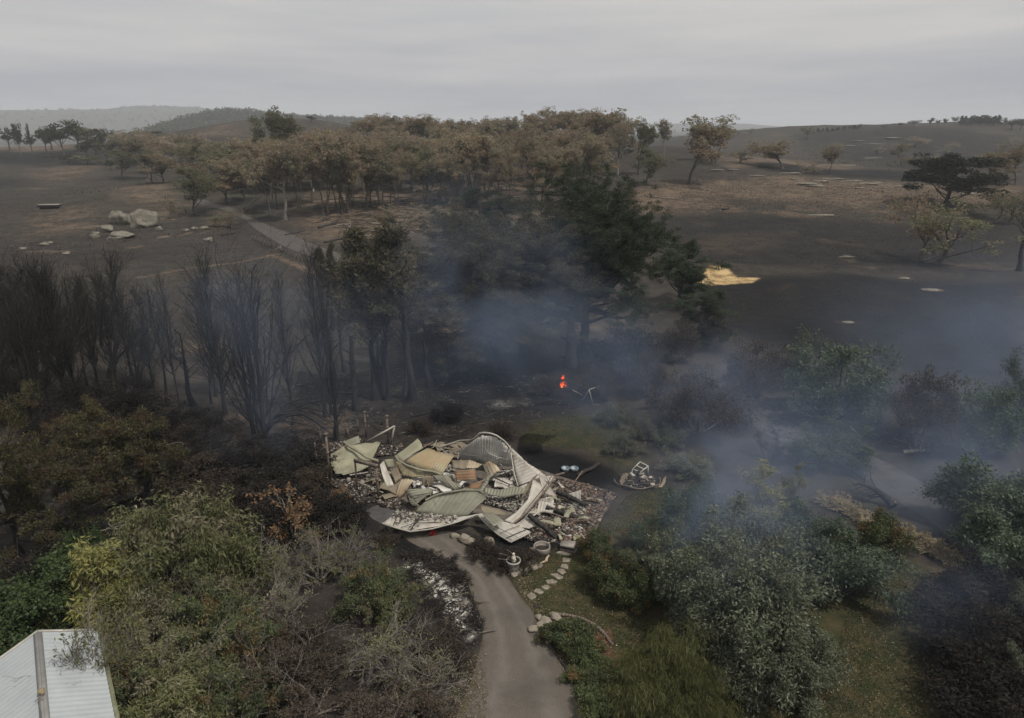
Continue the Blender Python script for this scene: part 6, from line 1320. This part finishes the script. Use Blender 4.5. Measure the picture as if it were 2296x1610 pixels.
for a_, b_ in [((-.3, .3, .85), (.25, .75, 1.15)), ((.25, .75, 1.15), (.75, .55, .95)), ((.75, .55, .95), (.2, .1, .75)), ((.2, .1, .75), (-.3, .3, .85)), ((0, .5, 1.0), (.45, .3, .85)), ((-.3, .3, .85), (-.4, .3, .2)), ((.75, .55, .95), (.8, .6, .2))]: bar(mb, a_, b_, .05)
mb.build('seat_frame', M_GREY, r)
mb = MB(); V, F = loft([(-1.2, -.2, .25), (-1.0, .1, .45), (-.7, .25, .6)], [(-1.1, -.55, .15), (-.8, -.3, .35), (-.5, -.1, .5)], pitch=.14, amp=.02); mb.add(V, F); mb.build('ribbed_panel', M_BROWN, r)
mb = MB(); V, F = loft([(1.2, -.6, .05), (1.5, -.3, .15), (1.75, .1, .3)], [(1.45, -.75, .12), (1.75, -.35, .3), (1.9, .05, .5)], pitch=.2, amp=.02); mb.add(V, F); tag(mb.build('metal_offcut', M_TAN, None, b), 'curved pale metal strip lying at the right of the burnt heap', 'scrap metal')
# swing frame
y0 = gp(*cE(1660, 1120))[1]
def pe(x, y, yy=y0): return at_y(*cE(x, y), yy)
b = gp(*cE(1640, 1110)); r = thing('swing_frame', 'pale steel swing frame leaning over on the burnt ground near the fire', 'swing frame', b); mb = MB()
bar(mb, pe(1642, 1020)-b, pe(1668, 1120)-b, .07); bar(mb, pe(1642, 1020)-b, pe(1598, 1092, y0+.8)-b, .06); mb.build('leg_pair', STEELW, r)
mb = MB(); bar(mb, pe(1642, 1020)-b, pe(1708, 998, y0+1.5)-b, .07); mb.build('top_bar', STEELW, r); mb = MB(); bar(mb, pe(1695, 998, y0+1.3)-b, pe(1705, 1030, y0+1.3)-b, .05); bar(mb, pe(1535, 1022, y0+.4)-b, pe(1600, 1055, y0+.6)-b, .05); mb.build('brace', STEELW, r)
# fire
def emi(name, col, s):
    m, t, o = nmat(name); e = nd(t, 'ShaderNodeEmission', {0: (*col, 1), 1: s}); t.links.new(e.outputs[0], o.inputs[0]); return m
FO, FY = emi('flame_orange', (1, .10, .025), 1.2), emi('flame_core', (1, .22, .05), 1.5)
y0 = gp(*cE(1474, 1005))[1]; b = gp(*cE(1474, 1005)); r = thing('fire', 'orange flames burning at the foot of the tallest pine', 'fire', b)
m1, m2 = MB(), MB(); rng = np.random.default_rng(3)
for k in range(20):
    x = rng.normal(0, .30); h = rng.uniform(.3, 1.3)*(1-.8*min(1, abs(x))); n = 7; P = np.stack([x+np.cumsum(rng.normal(0, .085, n)), rng.normal(0, .12)+np.cumsum(rng.normal(0, .03, n)), np.linspace(0, h, n)], 1)
    tubes(m1 if k % 2 else m2, P, np.array([.05, .11, .12, .09, .06, .03, .005])*rng.uniform(.35, .8), 5)
for k in range(6):
    P = np.stack([-.12+rng.normal(0, .09)+np.cumsum(rng.normal(0, .06, 6)), np.cumsum(rng.normal(0, .03, 6)), 1.25+np.linspace(0, rng.uniform(.3, .8), 6)], 1); tubes(m1, P, np.array([.02, .07, .08, .06, .03, .005]), 5)
r.scale = (.55, .55, .62); m1.build('flame', FO, r); m2.build('flame_core', FY, r)
mb = MB(); P, R = stem(.9, 5, (.1, 0), .04, RN, .3, .7); tubes(mb, P[0], R[0], 8, True); tag(mb.build('burning_stump', CHAR, None, b+[.15, .25, -.1]), 'charred stump behind the flames', 'stump')
# dry flower clumps
DRY = leafmat('dry_straw_leaves', [(.30, .25, .16), (.38, .32, .21), (.24, .19, .12), (.33, .28, .19)], .25)
mb, m2 = MB(), MB(); rng = np.random.default_rng(8)
a = rng.uniform(0, 6.3, 150); D = np.stack([np.cos(a), np.sin(a), rng.uniform(-.1, .9, 150)], 1); leaves(mb, rng.normal(0, .08, (150, 3))*[1, 1, .3]+[0, 0, .18], D, rng.uniform(.35, .6, 150), .05, rng, .5)
for k in range(7):
    a = rng.uniform(0, 6.3); P = np.array([[0, 0, .1], [.1*math.cos(a), .1*math.sin(a), .5], [.25*math.cos(a), .25*math.sin(a), .85]]); tubes(m2, P, np.full(3, .012), 3); d = nrm(rng.normal(size=(14, 3))); leaves(m2, np.repeat(P[2:], 14, 0), d, .09, .03, rng)
AG = Proto('dry_flower_clump', [('leaves', mb, DRY, False), ('flower_stalks', m2, DRY, False)])
nA = 0
for pts, n, grp, lab in [([(995, 265), (1070, 290), (1150, 330), (1220, 360), (1280, 400)], 9, 'dry flower row by the fallen tree', 'straw coloured dried flower clump in the row below the fallen tree'), ([(1490, 460), (1580, 520), (1660, 570), (1740, 610), (1800, 640), (1865, 680)], 13, 'dry flower row beside the path', 'straw coloured dried flower clump in the row along the garden path edge')]:
    P = resample(np.array([at(*cI(*q)) for q in pts]), n)
    for k in range(n): AG.place(P[k]+[RN.normal(0, .12), RN.normal(0, .15), 0], RN.uniform(.6, .95), RN.uniform(.9, 1.3), RN.uniform(0, 6), lab, 'plant', grp)
# fallen tree
b = gp(*cI(1420, 280)); mb, m2, m3 = MB(), MB(), MB(); T = np.array([at(*cI(*q), z) for q, z in [((1425, 285), .25), ((1380, 235), .5), ((1330, 190), .8), ((1270, 160), 1.0), ((1200, 140), 1.1)]])-b
P = resample(T, 12); tubes(mb, P, np.linspace(.26, .07, 12), 8, True); r = thing('fallen_tree', 'uprooted dead tree lying beside the smoky path, its torn orange end facing us', 'fallen tree', b); mb.build('trunk', BK_BURNT, r, smooth=True)
Q, R = sprout(RN, P[None], np.linspace(.2, .05, 12)[None], 12, .3, 1, .8, .45, 6, .05, .2, .45); tubes(m2, Q, R, 4); Q2, R2 = sprout(RN, Q, R, 6, .3, 1, .6, .45, 4, .05, .2, .6); tubes(m2, Q2, np.maximum(R2, .008), 3); m2.build('branches', BK_BURNT, r)
chunks(m3, RN, np.column_stack([RN.normal(0, .12, 14), RN.normal(-.02, .06, 14), .22+RN.normal(0, .09, 14)]), RN.uniform(.05, .22, (14, 1))*np.array([.4, .4, 1.2]), .6); m3.build('torn_end', plain('torn_wood', (.34, .17, .07), .8, 0, .3, 8, (.5, .28, .13)), r)
def log(c, a, b_, r0, lab, mat=None, nb=5):
    A, B = gp(*c(*a)), gp(*c(*b_)); A[2] += r0*.7; B[2] += r0*.7; o_ = (A+B)/2; o_[2] = min(A[2], B[2])-r0; mb = MB(); P = resample(np.array([A, (A+B)/2+RN.normal(0, .12, 3)*[1, 1, .3], B])-o_, 8); tubes(mb, P, np.linspace(r0, r0*.5, 8), 6, True)
    if nb: Q, R = sprout(RN, P[None], np.linspace(r0, r0*.5, 8)[None], nb, .2, 1, .8, .3, 5, .02, .2, .4); tubes(mb, Q, R, 4)
    return tag(mb.build('fallen_log', mat or BK_BURNT, None, o_), lab, 'log')
log(cA, (1420, 940), (1510, 920), .2, 'charred log beside the rocks at the farm track')
log(cA, (2040, 890), (2170, 850), .25, 'black fallen trunk behind the utility pole')
log(cA, (2080, 985), (2240, 940), .25, 'black fallen log by the farm track bend')
log(cA, (1830, 935), (1960, 905), .2, 'burnt log on the ground in front of the grove')
log(cA, (1560, 765), (1670, 690), .22, 'slanting burnt log at the left front of the grove')
log(cB, (380, 1000), (500, 960), .25, 'fallen branch heap between the cypress and the grove', nb=14)
log(cB, (1390, 722), (1530, 722), .25, 'black log lying on the pale grove floor behind the tallest pine')
log(cB, (420, 860), (610, 830), .2, 'burnt log in the shade of the grove')
log(cB, (2050, 690), (2220, 705), .2, 'pale log on the brown knoll right of the tallest pine', BK_PALE, 0)
log(cF, (1520, 1430), (1745, 1415), .16, 'pale fallen branch in smoke by the far garden', BK_PALE)
log(cF, (780, 1130), (880, 1180), .12, 'pale log under the large round burnt tree', BK_PALE, 3); log(cF, (1180, 1260), (1255, 1330), .1, 'pale stick right of the large round burnt tree', BK_PALE, 2)
log(cF, (1640, 210), (1740, 170), .25, 'black log under the low smoky tree'); log(cG, (600, 420), (830, 355), .12, 'black fallen pole behind the wattle shrubs', None, 3)
log(cC, (590, 495), (740, 505), .2, 'black log under the wide gum tree at the gully', None, 3); log(cE, (500, 1200), (640, 1170), .1, 'thin burnt log behind the wreck', None, 2)
log(cC, (360, 772), (410, 768), .3, 'dark log alone on the brown knoll', None, 0)
# granite outcrops
OUT = 'granite boulders of the field outcrop'
for x, y, s, lab, fl_, el in [(770, 945, 5.2, 'large sloping granite slab at the front of the field outcrop', .28, 1.3), (775, 860, 4.2, 'overhanging granite boulder at the left of the outcrop', .75, 1.1), (925, 880, 4.8, 'tallest granite boulder at the right of the outcrop', .85, 1.0), (690, 910, 2.6, 'low boulder at the left foot of the outcrop', .6, 1.1), (610, 945, 2.2, 'single boulder left of the outcrop', .6, 1.0), (890, 815, 2.6, 'boulder balanced on top of the outcrop', .5, 1.2), (1020, 900, 1.4, 'small boulder at the right foot of the outcrop', .6, 1)]:
    p = gp(*cA(x, y)); k = mpp(p)/.15; rockobj(cA, x, y, s*k*.95, lab, OUT, GRAN, fl_, el=el)
for x, y, s, lab in [(285, 995, .95, 'pale boulder beside the far end of the long field fence line'), (322, 985, .7, 'small pale boulder behind the one by the fence line'), (425, 1055, .8, 'flat pale rock beside the fence line'), (1195, 905, .9, 'left rock of the row by the fence corner'), (1245, 895, 1.0, 'middle rock of the row by the fence corner'), (1310, 893, 1.2, 'right rock of the row by the fence corner'), (1335, 968, 1.2, 'flat pale slab below the fence corner'), (145, 1022, .8, 'low pale rock at the left end of the fence line')]:
    rockobj(cA, x, y, s, lab, 'pale rocks along the field fence', GRAN, .4)
RS = 'flat granite slabs on the brown knoll'
for i, (x, y, s, el, lab) in enumerate([(330, 518, 1.6, 1.6, 'pale rock slab at the left of the knoll near the lone gum'), (430, 515, 1.5, 1.8, 'pale slab below the squat gum bush'), (590, 556, 1.6, 1.6, 'pale slab on the knoll under the wide gum'), (800, 540, 2.0, 2.6, 'long thin slab in front of the low bush'), (820, 572, 1.3, 1.4, 'left small slab of the knoll outcrop'), (890, 606, 2.6, 1.6, 'large cracked slab of the knoll outcrop'), (960, 618, 2.0, 1.8, 'front slab of the knoll outcrop'), (990, 590, 2.2, 1.4, 'raised boulder slab of the knoll outcrop'), (1070, 575, 2.0, 3.2, 'long pale slab behind the knoll outcrop'), (1190, 588, 1.8, 2.4, 'long slab right of the knoll outcrop'), (1300, 605, 2.2, 1.5, 'pale boulder at the right of the knoll outcrop'), (1355, 598, 1.4, 1.2, 'small boulder right of the pale boulder'), (1240, 632, 1.2, 2.0, 'thin slab in front of the right boulders'), (1510, 625, 2.4, 1.8, 'slab beside the smoky leaning tree'), (980, 806, 1.3, 2.6, 'thin white slab alone on the dark paddock'), (1160, 488, 2.0, 2.4, 'pale slab at the gully edge'), (685, 498, 1.6, 1.4, 'bright white rock at the gully'), (1230, 330, 3.2, 2.2, 'pale slab on the burnt hillside'), (1170, 362, 3, 2.4, 'pale slab low on the burnt hillside'), (1340, 352, 3, 3, 'long pale slab on the burnt hillside'), (1460, 312, 3, 3.4, 'thin pale slab high on the burnt hillside'), (1320, 440, 2, 3, 'flat slab beneath the hillside'), (1720, 584, 1.4, 2.2, 'pale slab at the right of the brown paddock'), (1930, 668, 1.6, 3, 'long thin slab right of the leaning tree'), (2050, 690, 1.4, 2, 'thin slab right of the long thin one')]):
    rockobj(cC, x, y, s, lab, RS, GRAN, .16, el=el, rz=RN.normal(0, .2), name='rock_slab')
for x, y, s, lab in [(1500, 845, 1.0, 'white rock seen through the big pine'), (1560, 885, 1.0, 'second white rock seen through the big pine')]: rockobj(cB, x, y, s, lab, None, GRAN, .5)
for x, y, s, lab in [(1160, 175, .9, 'pale rock on the black paddock'), (1690, 385, .8, 'pale rock in the smoky paddock'), (1165, 592, .5, 'small pale rock on the black slope'), (1530, 310, .6, 'pale stone in the smoke')]: rockobj(cF, x, y, s, lab, None, GRAN, .3, el=1.8, rz=.1)
# water trough, utility pole, fences
b = gp(*cA(320, 762)); r = thing('water_trough', 'dark water trough alone on the burnt left field', 'trough', b, .2); mb = MB(); box(mb, (0, 0, .8), (5.2, 2.2, .5)); box(mb, (0, 0, .3), (4.4, 1.6, .6)); mb.build('body', CHAR, r); mb = MB(); box(mb, (0, 0, 1.08), (5.3, 2.3, .06)); mb.build('lid', CONC, r)
b = gp(*cA(2258, 1040)); h = top_z(b[1], cA(0, 842)[1])-b[2]; r = thing('utility_pole', 'pale utility pole with white brackets beside the farm track', 'utility pole', b); k = h/8
mb = MB(); tubes(mb, [[0, 0, -.3], [0, 0, h]], [.16*k, .12*k], 8, True); mb.build('pole', CONC, r); mb = MB(); bar(mb, (-.5*k, 0, h*.84), (0, 0, h*.80), .12*k); bar(mb, (-.5*k, 0, h*.84), (-.25*k, 0, h*.77), .1*k); box(mb, (-.45*k, 0, h*.83), (.35*k, .2*k, .3*k)); mb.build('bracket', STEELW, r)
mb = MB(); box(mb, (.32*k, 0, h*.56), (.3*k, .2*k, .45*k)); bar(mb, (0, 0, h*.52), (.4*k, 0, h*.6), .08*k); mb.build('meter_box', STEELW, r)
FP = plain('fence_timber', (.05, .042, .036), .9, 0, .3, 4, (.12, .10, .085)); WIRE = plain('fence_wire', (.10, .095, .09), .6, .5)
def fence(c, pts, n, lab, h=1.2, w=.12, wires=3):
    P = resample(np.array([gp(*c(*q)) for q in pts]), n); P[:, 2] = hgt(P[:, 0], P[:, 1]); b = P[n//2].copy(); r = thing('wire_fence', lab, 'fence', b)
    for q in P-b: mb = MB(); bar(mb, q-[0, 0, .2], q+[RN.normal(0, .03), 0, h*RN.uniform(.9, 1.1)], w, w, (0, 1, 0)); mb.build('post', FP, r)
    mb = MB()
    for k in range(wires): tubes(mb, P-b+[0, 0, h*(k+1)/(wires+.4)], np.full(n, .012), 3)
    mb.build('wires', WIRE, r); return r
fence(cA, [(1620, 965), (1700, 1000), (1790, 1035), (1870, 1070), (1950, 1105)], 16, 'post and wire fence along the farm track', 1.1, .14)
fence(cA, [(280, 1050), (500, 1010), (700, 985), (900, 960), (1150, 925), (1340, 900)], 12, 'long field fence in front of the granite outcrop', 1.1, .13)
fence(cA, [(380, 680), (600, 660), (760, 635)], 8, 'sparse fence posts across the burnt left field', 1.3, .16)
fence(cA, [(1060, 700), (1100, 740), (1190, 790)], 6, 'short fence beside the lone rounded gum', 1.2, .14)
fence(cC, [(150, 590), (300, 580), (420, 572), (560, 566), (720, 556)], 12, 'thin wire fence along the back of the brown knoll', 1.2, .12)
fence(cD, [(1880, 1390), (1975, 1378), (2130, 1340), (2296, 1290)], 6, 'low wire fence behind the left roof sheet', 1.0, .10)
fence(cE, [(1750, 1440), (1780, 1465), (1840, 1470), (1950, 1450), (2000, 1430)], 5, 'fallen wire garden fence beside the round lawn', .9, .05, 1)
b = gp(*cA(1800, 1040)); mb = MB(); bar(mb, (0, 0, .9), (-1.9, 0, .1), .16); bar(mb, (0, 0, -.2), (0, 0, 1.2), .2); tag(mb.build('strainer_post', WOODB, None, b), 'braced corner post of the farm track fence', 'post')
b = gp(*cG(806, 560)); h = top_z(b[1], cG(0, 400)[1]); r = thing('stay_pole', 'thin grey pole with a small crossbar above the wattle shrubs', 'pole', b); mb = MB(); bar(mb, (0, 0, -.2), (0, 0, h), .05, .05, (0, 1, 0)); mb.build('pole', STEELW, r); mb = MB(); bar(mb, (-.22, 0, h-.32), (.16, 0, h-.30), .06); box(mb, (.0, 0, h-.36), (.12, .1, .14)); mb.build('crossbar', STEELW, r)
mb = MB()
for e in ((605, 532), (570, 545)): tubes(mb, [np.array([0, 0, h-.55 if e[0] > 600 else h-1.0]), at_y(*cG(*e), b[1]-1.5)-b], np.full(2, .022), 4)
mb.build('stay_wire', STEELW, r)
mb = MB(); th = np.linspace(0, 5.6, 30); c0 = gp(*cG(1000, 205)); c0[2] = 1.9; tubes(mb, np.stack([.8*np.cos(th), .4*np.sin(th), .1*np.sin(th*2)], 1), np.full(30, .016), 4); tag(mb.build('wire_loop', STEELW, None, c0), 'loose loop of pale wire caught on the dark scrub', 'wire')
# shed at the lower left
b = at(*cM(590, 268), 3.6); RIDGE = [at(*cM(585, 270), 3.6), at(*cM(700, 1650), 3.6)]
u = nrm(RIDGE[1]-RIDGE[0]); u[2] = 0; u = nrm(u); sdir = np.array([-u[1], u[0], 0]); sdir = sdir if sdir[0] > 0 else -sdir
e0 = RIDGE[0]; LEN = 13.0; WR, WL, DROP = 0.0, 4.6, .0
eR = at(*cM(1590, 640), 2.75)   # a point on the right eave
WR = float((eR-e0)@sdir); pit = (3.6-2.75)/WR
eC = at(*cM(808, 240), 3.6-.0)
SHB = plain('shed_roof_steel', (.30, .325, .345), .55, .1, .12, 1.2, (.36, .385, .405), .1, .01); WALL = plain('shed_wall_steel', (.16, .165, .16), .6, .1, .2, 2)
r = thing('shed', 'grey blue metal roofed shed at the lower left corner', 'shed', (e0[0], e0[1], 0)); b = np.array([e0[0], e0[1], 0.])
def roofside(sgn, Wd, shift):
    n = int(LEN/.25*4); uu = np.linspace(0, LEN, n)[:, None]; vv = np.linspace(0, 1, 14)[None]
    P = e0+u*uu[..., None]+sdir*sgn*Wd*vv[..., None]+np.array([0, 0, 1])*(-pit*Wd*vv+.010*np.clip(np.sin(uu*2*PI/.25)*2.0, -1, 1))[..., None]
    P = P-b; i = (np.arange(n-1)[:, None]*14+np.arange(13)[None]).ravel(); mb = MB(); mb.add(P.reshape(-1, 3), np.stack([i, i+1, i+15, i+14], 1)); return mb
o = roofside(1, WR, 0).build('roof', SHB, r); roofside(-1, WL, 0).build('roof', SHB, r)
mb = MB()
for s_ in (1, -1):
    a_, c_ = e0-b, e0-b+u*LEN; q = sdir*s_*.14+np.array([0, 0, -pit*.14]); z = np.array([0, 0, .035]); mb.add([a_+z, c_+z, c_+q+z, a_+q+z], [[0, 1, 2, 3]])
ob = mb.build('ridge_cap', plain('ridge_cap_steel', (.215, .215, .215), .7, .1, .2, 2, (.29, .285, .275)), r); sm_ = ob.modifiers.new('thickness', 'SOLIDIFY'); sm_.thickness = .02
mb = MB(); q = e0-b+sdir*(WR+.06)+np.array([0, 0, -pit*WR-.06]); bar(mb, q-u*.05, q+u*LEN, .14, .12); bar(mb, q-u*.05+sdir*.06+[0, 0, .05], q+u*LEN+sdir*.06+[0, 0, .05], .03, .04); mb.build('gutter', plain('mossy_gutter', (.10, .11, .06), .8, 0, .4, 3, (.22, .22, .15)), r)
for s_, Wd in ((1, WR), (-1, WL)):
    mb = MB(); a_ = e0-b+[0, 0, .03]; bar(mb, a_, a_+sdir*s_*Wd+np.array([0, 0, -pit*Wd]), .10, .06); mb.build('barge_board', STEELW, r)
for s_, Wd in ((1, WR-.25), (-1, WL-.25)):
    mb = MB(); zt = 3.6-pit*Wd-.08; a_ = e0-b+sdir*s_*Wd+u*.2; c_ = a_+u*(LEN-.4); mb.add([[a_[0], a_[1], 0], [c_[0], c_[1], 0], [c_[0], c_[1], zt], [a_[0], a_[1], zt]], [[0, 1, 2, 3]]); mb.build('wall', WALL, r)
a_ = e0-b+u*.2; mb = MB(); A1_, B1_ = a_-sdir*(WL-.25), a_+sdir*(WR-.25); mb.add([[A1_[0], A1_[1], 0], [B1_[0], B1_[1], 0], [B1_[0], B1_[1], 3.6-pit*(WR-.25)-.08], [a_[0], a_[1], 3.5], [A1_[0], A1_[1], 3.6-pit*(WL-.25)-.08]], [[0, 1, 2, 3, 4]]); mb.build('end_wall', WALL, r)
pb = at(*cM(645, 1215), 3.66); mb = MB(); rock(mb, RN, (0, 0, .08), .17, .12, .09, 2); tag(mb.build('roof_bird_nest', plain('straw_clump', (.22, .18, .11), .9, 0, .3, 12), None, pb), 'small clump of straw debris lodged on the shed ridge', 'debris')
mb = MB(); q = [at(*cM(x, y), z)-pb for x, y, z in [(700, 1205, 3.72), (640, 1265, 3.72), (590, 1295, 3.7), (615, 1400, 3.68), (650, 1640, 3.68)]]; tubes(mb, resample(np.array(q), 18), np.full(18, .016), 4); q = [at(*cM(x, y), z)-pb for x, y, z in [(540, 1365, 3.6), (600, 1300, 3.72), (670, 1322, 3.68)]]; tubes(mb, resample(np.array(q), 8), np.full(8, .012), 4)
tag(mb.build('roof_cable', plain('grey_cable', (.12, .11, .10), .7), None, pb), 'thin cable running down the shed ridge from the straw clump', 'cable')
# ================================================================== GROUND LITTER (uncountable)
def scatter_poly(P, n, rng): return inpoly(P, n, rng)
LIT = island('fallen_leaves', [(0, (.13, .10, .058)), (.3, (.085, .062, .036)), (.6, (.18, .15, .10)), (.75, (.06, .052, .03)), (.93, (.30, .27, .20))])
rng = np.random.default_rng(77); mb = MB()
for P, n in [([at(*p) for p in [(1150, 1268), (1260, 1240), (1330, 1270), (1420, 1340), (1520, 1480), (1480, 1610), (1330, 1650), (1290, 1500), (1200, 1380)]], 2600), ([at(*p) for p in [(1560, 1640), (1850, 1560), (1950, 1250), (2100, 1300), (2080, 1640)]], 2600), ([at(*p) for p in [(1350, 1200), (1410, 1110), (1500, 1080), (1480, 1180)]], 700),
             (list(Lft[3:])+[Rgt[-1], Lft[-1]], 300), ([at(*cH(*q)) for q in [(780, 1250), (960, 1200), (960, 1620), (700, 1620)]], 900), ([at(*cH(*q)) for q in [(1100, 700), (1180, 830), (1300, 1000), (1330, 940), (1180, 690)]], 700), ([at(*cH(*q)) for q in [(1300, 1050), (1700, 1050), (1850, 1350), (1800, 1640), (1600, 1640)]], 1800)]:
    q = inpoly(P, n, rng); a = rng.uniform(0, 6.3, n); leaves(mb, np.column_stack([q, np.full(n, .02)+rng.uniform(0, .03, n)]), np.column_stack([np.cos(a), np.sin(a), rng.uniform(-.1, .4, n)]), rng.uniform(.05, .13, n), rng.uniform(.02, .045, n), rng, .8)
tag(mb.build('leaf_litter', LIT), kind='stuff')
# grass tufts on the lawns
GRS = island('lawn_grass', [(0, (.030, .042, .016)), (.4, (.050, .058, .024)), (.7, (.085, .072, .036)), (.88, (.13, .105, .06))])
mb = MB()
for P, n in [([at(*p) for p in [(1150, 1268), (1260, 1240), (1340, 1200), (1420, 1340), (1560, 1480), (1480, 1610), (1330, 1650), (1290, 1500), (1200, 1380)]], 16000), ([at(*p) for p in [(1560, 1640), (1850, 1560), (1930, 1250), (2110, 1300), (2080, 1640)]], 16000), ([at(*p) for p in [(1165, 985), (1200, 948), (1280, 930), (1360, 938), (1400, 965), (1380, 998), (1280, 1010)]], 7000), ([at(*p) for p in [(1345, 1200), (1405, 1110), (1500, 1080), (1480, 1180)]], 4000)]:
    q = inpoly(P, n, rng); D = np.column_stack([rng.normal(0, .5, (n, 2)), np.ones(n)]); leaves(mb, np.column_stack([q, np.zeros(n)]), D, rng.uniform(.04, .13, n), rng.uniform(.015, .035, n), rng)
tag(mb.build('lawn_grass', GRS), kind='stuff')
# charred sticks and litter on the burnt ground
STK = island('charred_litter', [(0, (.012, .011, .011)), (.5, (.03, .026, .024)), (.72, (.085, .07, .058)), (.87, (.20, .175, .145))])
mb = MB()
for P, n in [([gp(*cE(*p)) for p in [(0, 1150), (500, 700), (1300, 950), (1750, 1000), (1700, 1130), (1150, 1240), (500, 1400)]], 2600), ([gp(*cD(*p)) for p in [(1450, 1050), (2296, 900), (2296, 1330), (1500, 1330)]], 1500), ([gp(*cF(*p)) for p in [(300, 1000), (1200, 1150), (1700, 1330), (1200, 1470), (500, 1250)]], 1500), ([at(*cH(*p)) for p in [(430, 560), (760, 660), (880, 880), (940, 1100), (760, 1100), (560, 800)]], 900), ([gp(*cI(*p)) for p in [(1650, 750), (2250, 800), (2250, 1600), (1950, 1500)]], 900)]:
    q = inpoly(P, n, rng); a = rng.uniform(0, 6.3, n); l = rng.uniform(.12, .9, n)*rng.uniform(.3, 1, n); C = np.column_stack([q, np.full(n, .03)]); D = np.column_stack([np.cos(a), np.sin(a), rng.uniform(-.02, .12, n)])*l[:, None]
    M_ = C+D*.5+rng.normal(0, .04, (n, 3)); M_[:, 2] = np.abs(M_[:, 2])+.02; tubes(mb, np.stack([C, M_, C+D], 1), np.repeat(rng.uniform(.008, .03, n)[:, None], 3, 1)*[1, .9, .5], 3)
tag(mb.build('charred_litter', STK), kind='stuff')
# fallen branches and shade litter under the grove
mb = MB(); P = [gp(*cB(*p)) for p in [(-200, 800), (-50, 690), (600, 640), (1450, 600), (1560, 700), (900, 850), (300, 980)]]; n = 900
q = inpoly(P, n, rng); a = rng.normal(.25, .5, n)+PI*rng.integers(0, 2, n); l = rng.uniform(.8, 4.5, n); C = np.column_stack([q, hgt(q[:, 0], q[:, 1])+.1]); D = np.column_stack([np.cos(a), np.sin(a), np.zeros(n)])*l[:, None]; E = C+D; E[:, 2] = hgt(E[:, 0], E[:, 1])+.1
tubes(mb, np.stack([C, (C+E)/2+rng.normal(0, .12, (n, 3))*[1, 1, .3], E], 1), np.repeat(rng.uniform(.03, .12, n)[:, None], 3, 1)*[1, .9, .5], 4); tag(mb.build('grove_litter', STK), kind='stuff')
# the wood on the far hill reads as one mass
mb = MB(); n = 1500; x = rng.uniform(-800, -80, n*3); y = rng.uniform(1150, 1720, n*3); z = hgt(x, y); k = (z > 4) & (rng.uniform(size=n*3) < np.clip((z-2)/14, 0, 1)); x, y, z = x[k][:n], y[k][:n], z[k][:n]
s = rng.uniform(4, 9, len(x)); clump(mb, rng, np.column_stack([x, y, z+s*.7]), 60, s, 3.6, 2.2, 1.0, 0, .5, .5); tag(mb.build('distant_forest', LF_FAR), kind='stuff')
mb = MB(); n = 1400; x = rng.uniform(-3600, -600, n); y = rng.uniform(2500, 3900, n); z = hgt(x, y); s = rng.uniform(4, 8, n); clump(mb, rng, np.column_stack([x, y, z+s*.2]), 26, s, 6, 4, .7, 0, .5, .5); tag(mb.build('range_forest', LF_FAR), kind='stuff')

# stubble and tussocks left standing in the paddocks
STB = island('burnt_stubble', [(0, (.016, .015, .0145)), (.45, (.032, .028, .025)), (.70, (.060, .050, .039)), (.90, (.105, .085, .062))])
mb = MB()
for P, n, L0, L1 in [([gp(*cA(*p)) for p in [(-100, 520), (640, 500), (1000, 640), (1150, 850), (1500, 960), (1500, 1100), (-100, 1100)]], 15000, .25, .7), ([gp(*p) for p in [(-20, 560), (420, 520), (640, 560), (760, 640), (800, 760), (-20, 800)]], 9000, .15, .45), ([gp(*cC(*p)) for p in [(0, 600), (800, 580), (2290, 640), (2290, 800), (100, 800)]], 15000, .3, .8), ([gp(*cC(*p)) for p in [(-60, 800), (2290, 800), (2290, 1147), (-60, 1147)]], 12000, .2, .6), ([gp(*cF(*p)) for p in [(150, 350), (600, 300), (1700, 320), (2290, 350), (2290, 900), (1400, 860), (700, 760)]], 9000, .12, .4), ([gp(*cC(*p)) for p in [(560, 420), (1000, 330), (2200, 280), (2290, 480), (1000, 480)]], 6000, .5, 1.4)]:
    P = np.asarray(P); q = inpoly(P, n, rng); q = q+rng.normal(0, 1, q.shape)*np.array([.06*np.ptp(P[:, 0]), .10*np.ptp(P[:, 1])]); L0, L1 = L0*.55, L1*.5; C = np.column_stack([q, hgt(q[:, 0], q[:, 1])-.02]); D = np.column_stack([rng.normal(0, .8, (n, 2)), np.full(n, .55)]); l = rng.uniform(L0, L1, n); leaves(mb, C, D, l, l*rng.uniform(.25, .6, n), rng)
tag(mb.build('burnt_stubble', STB), kind='stuff')
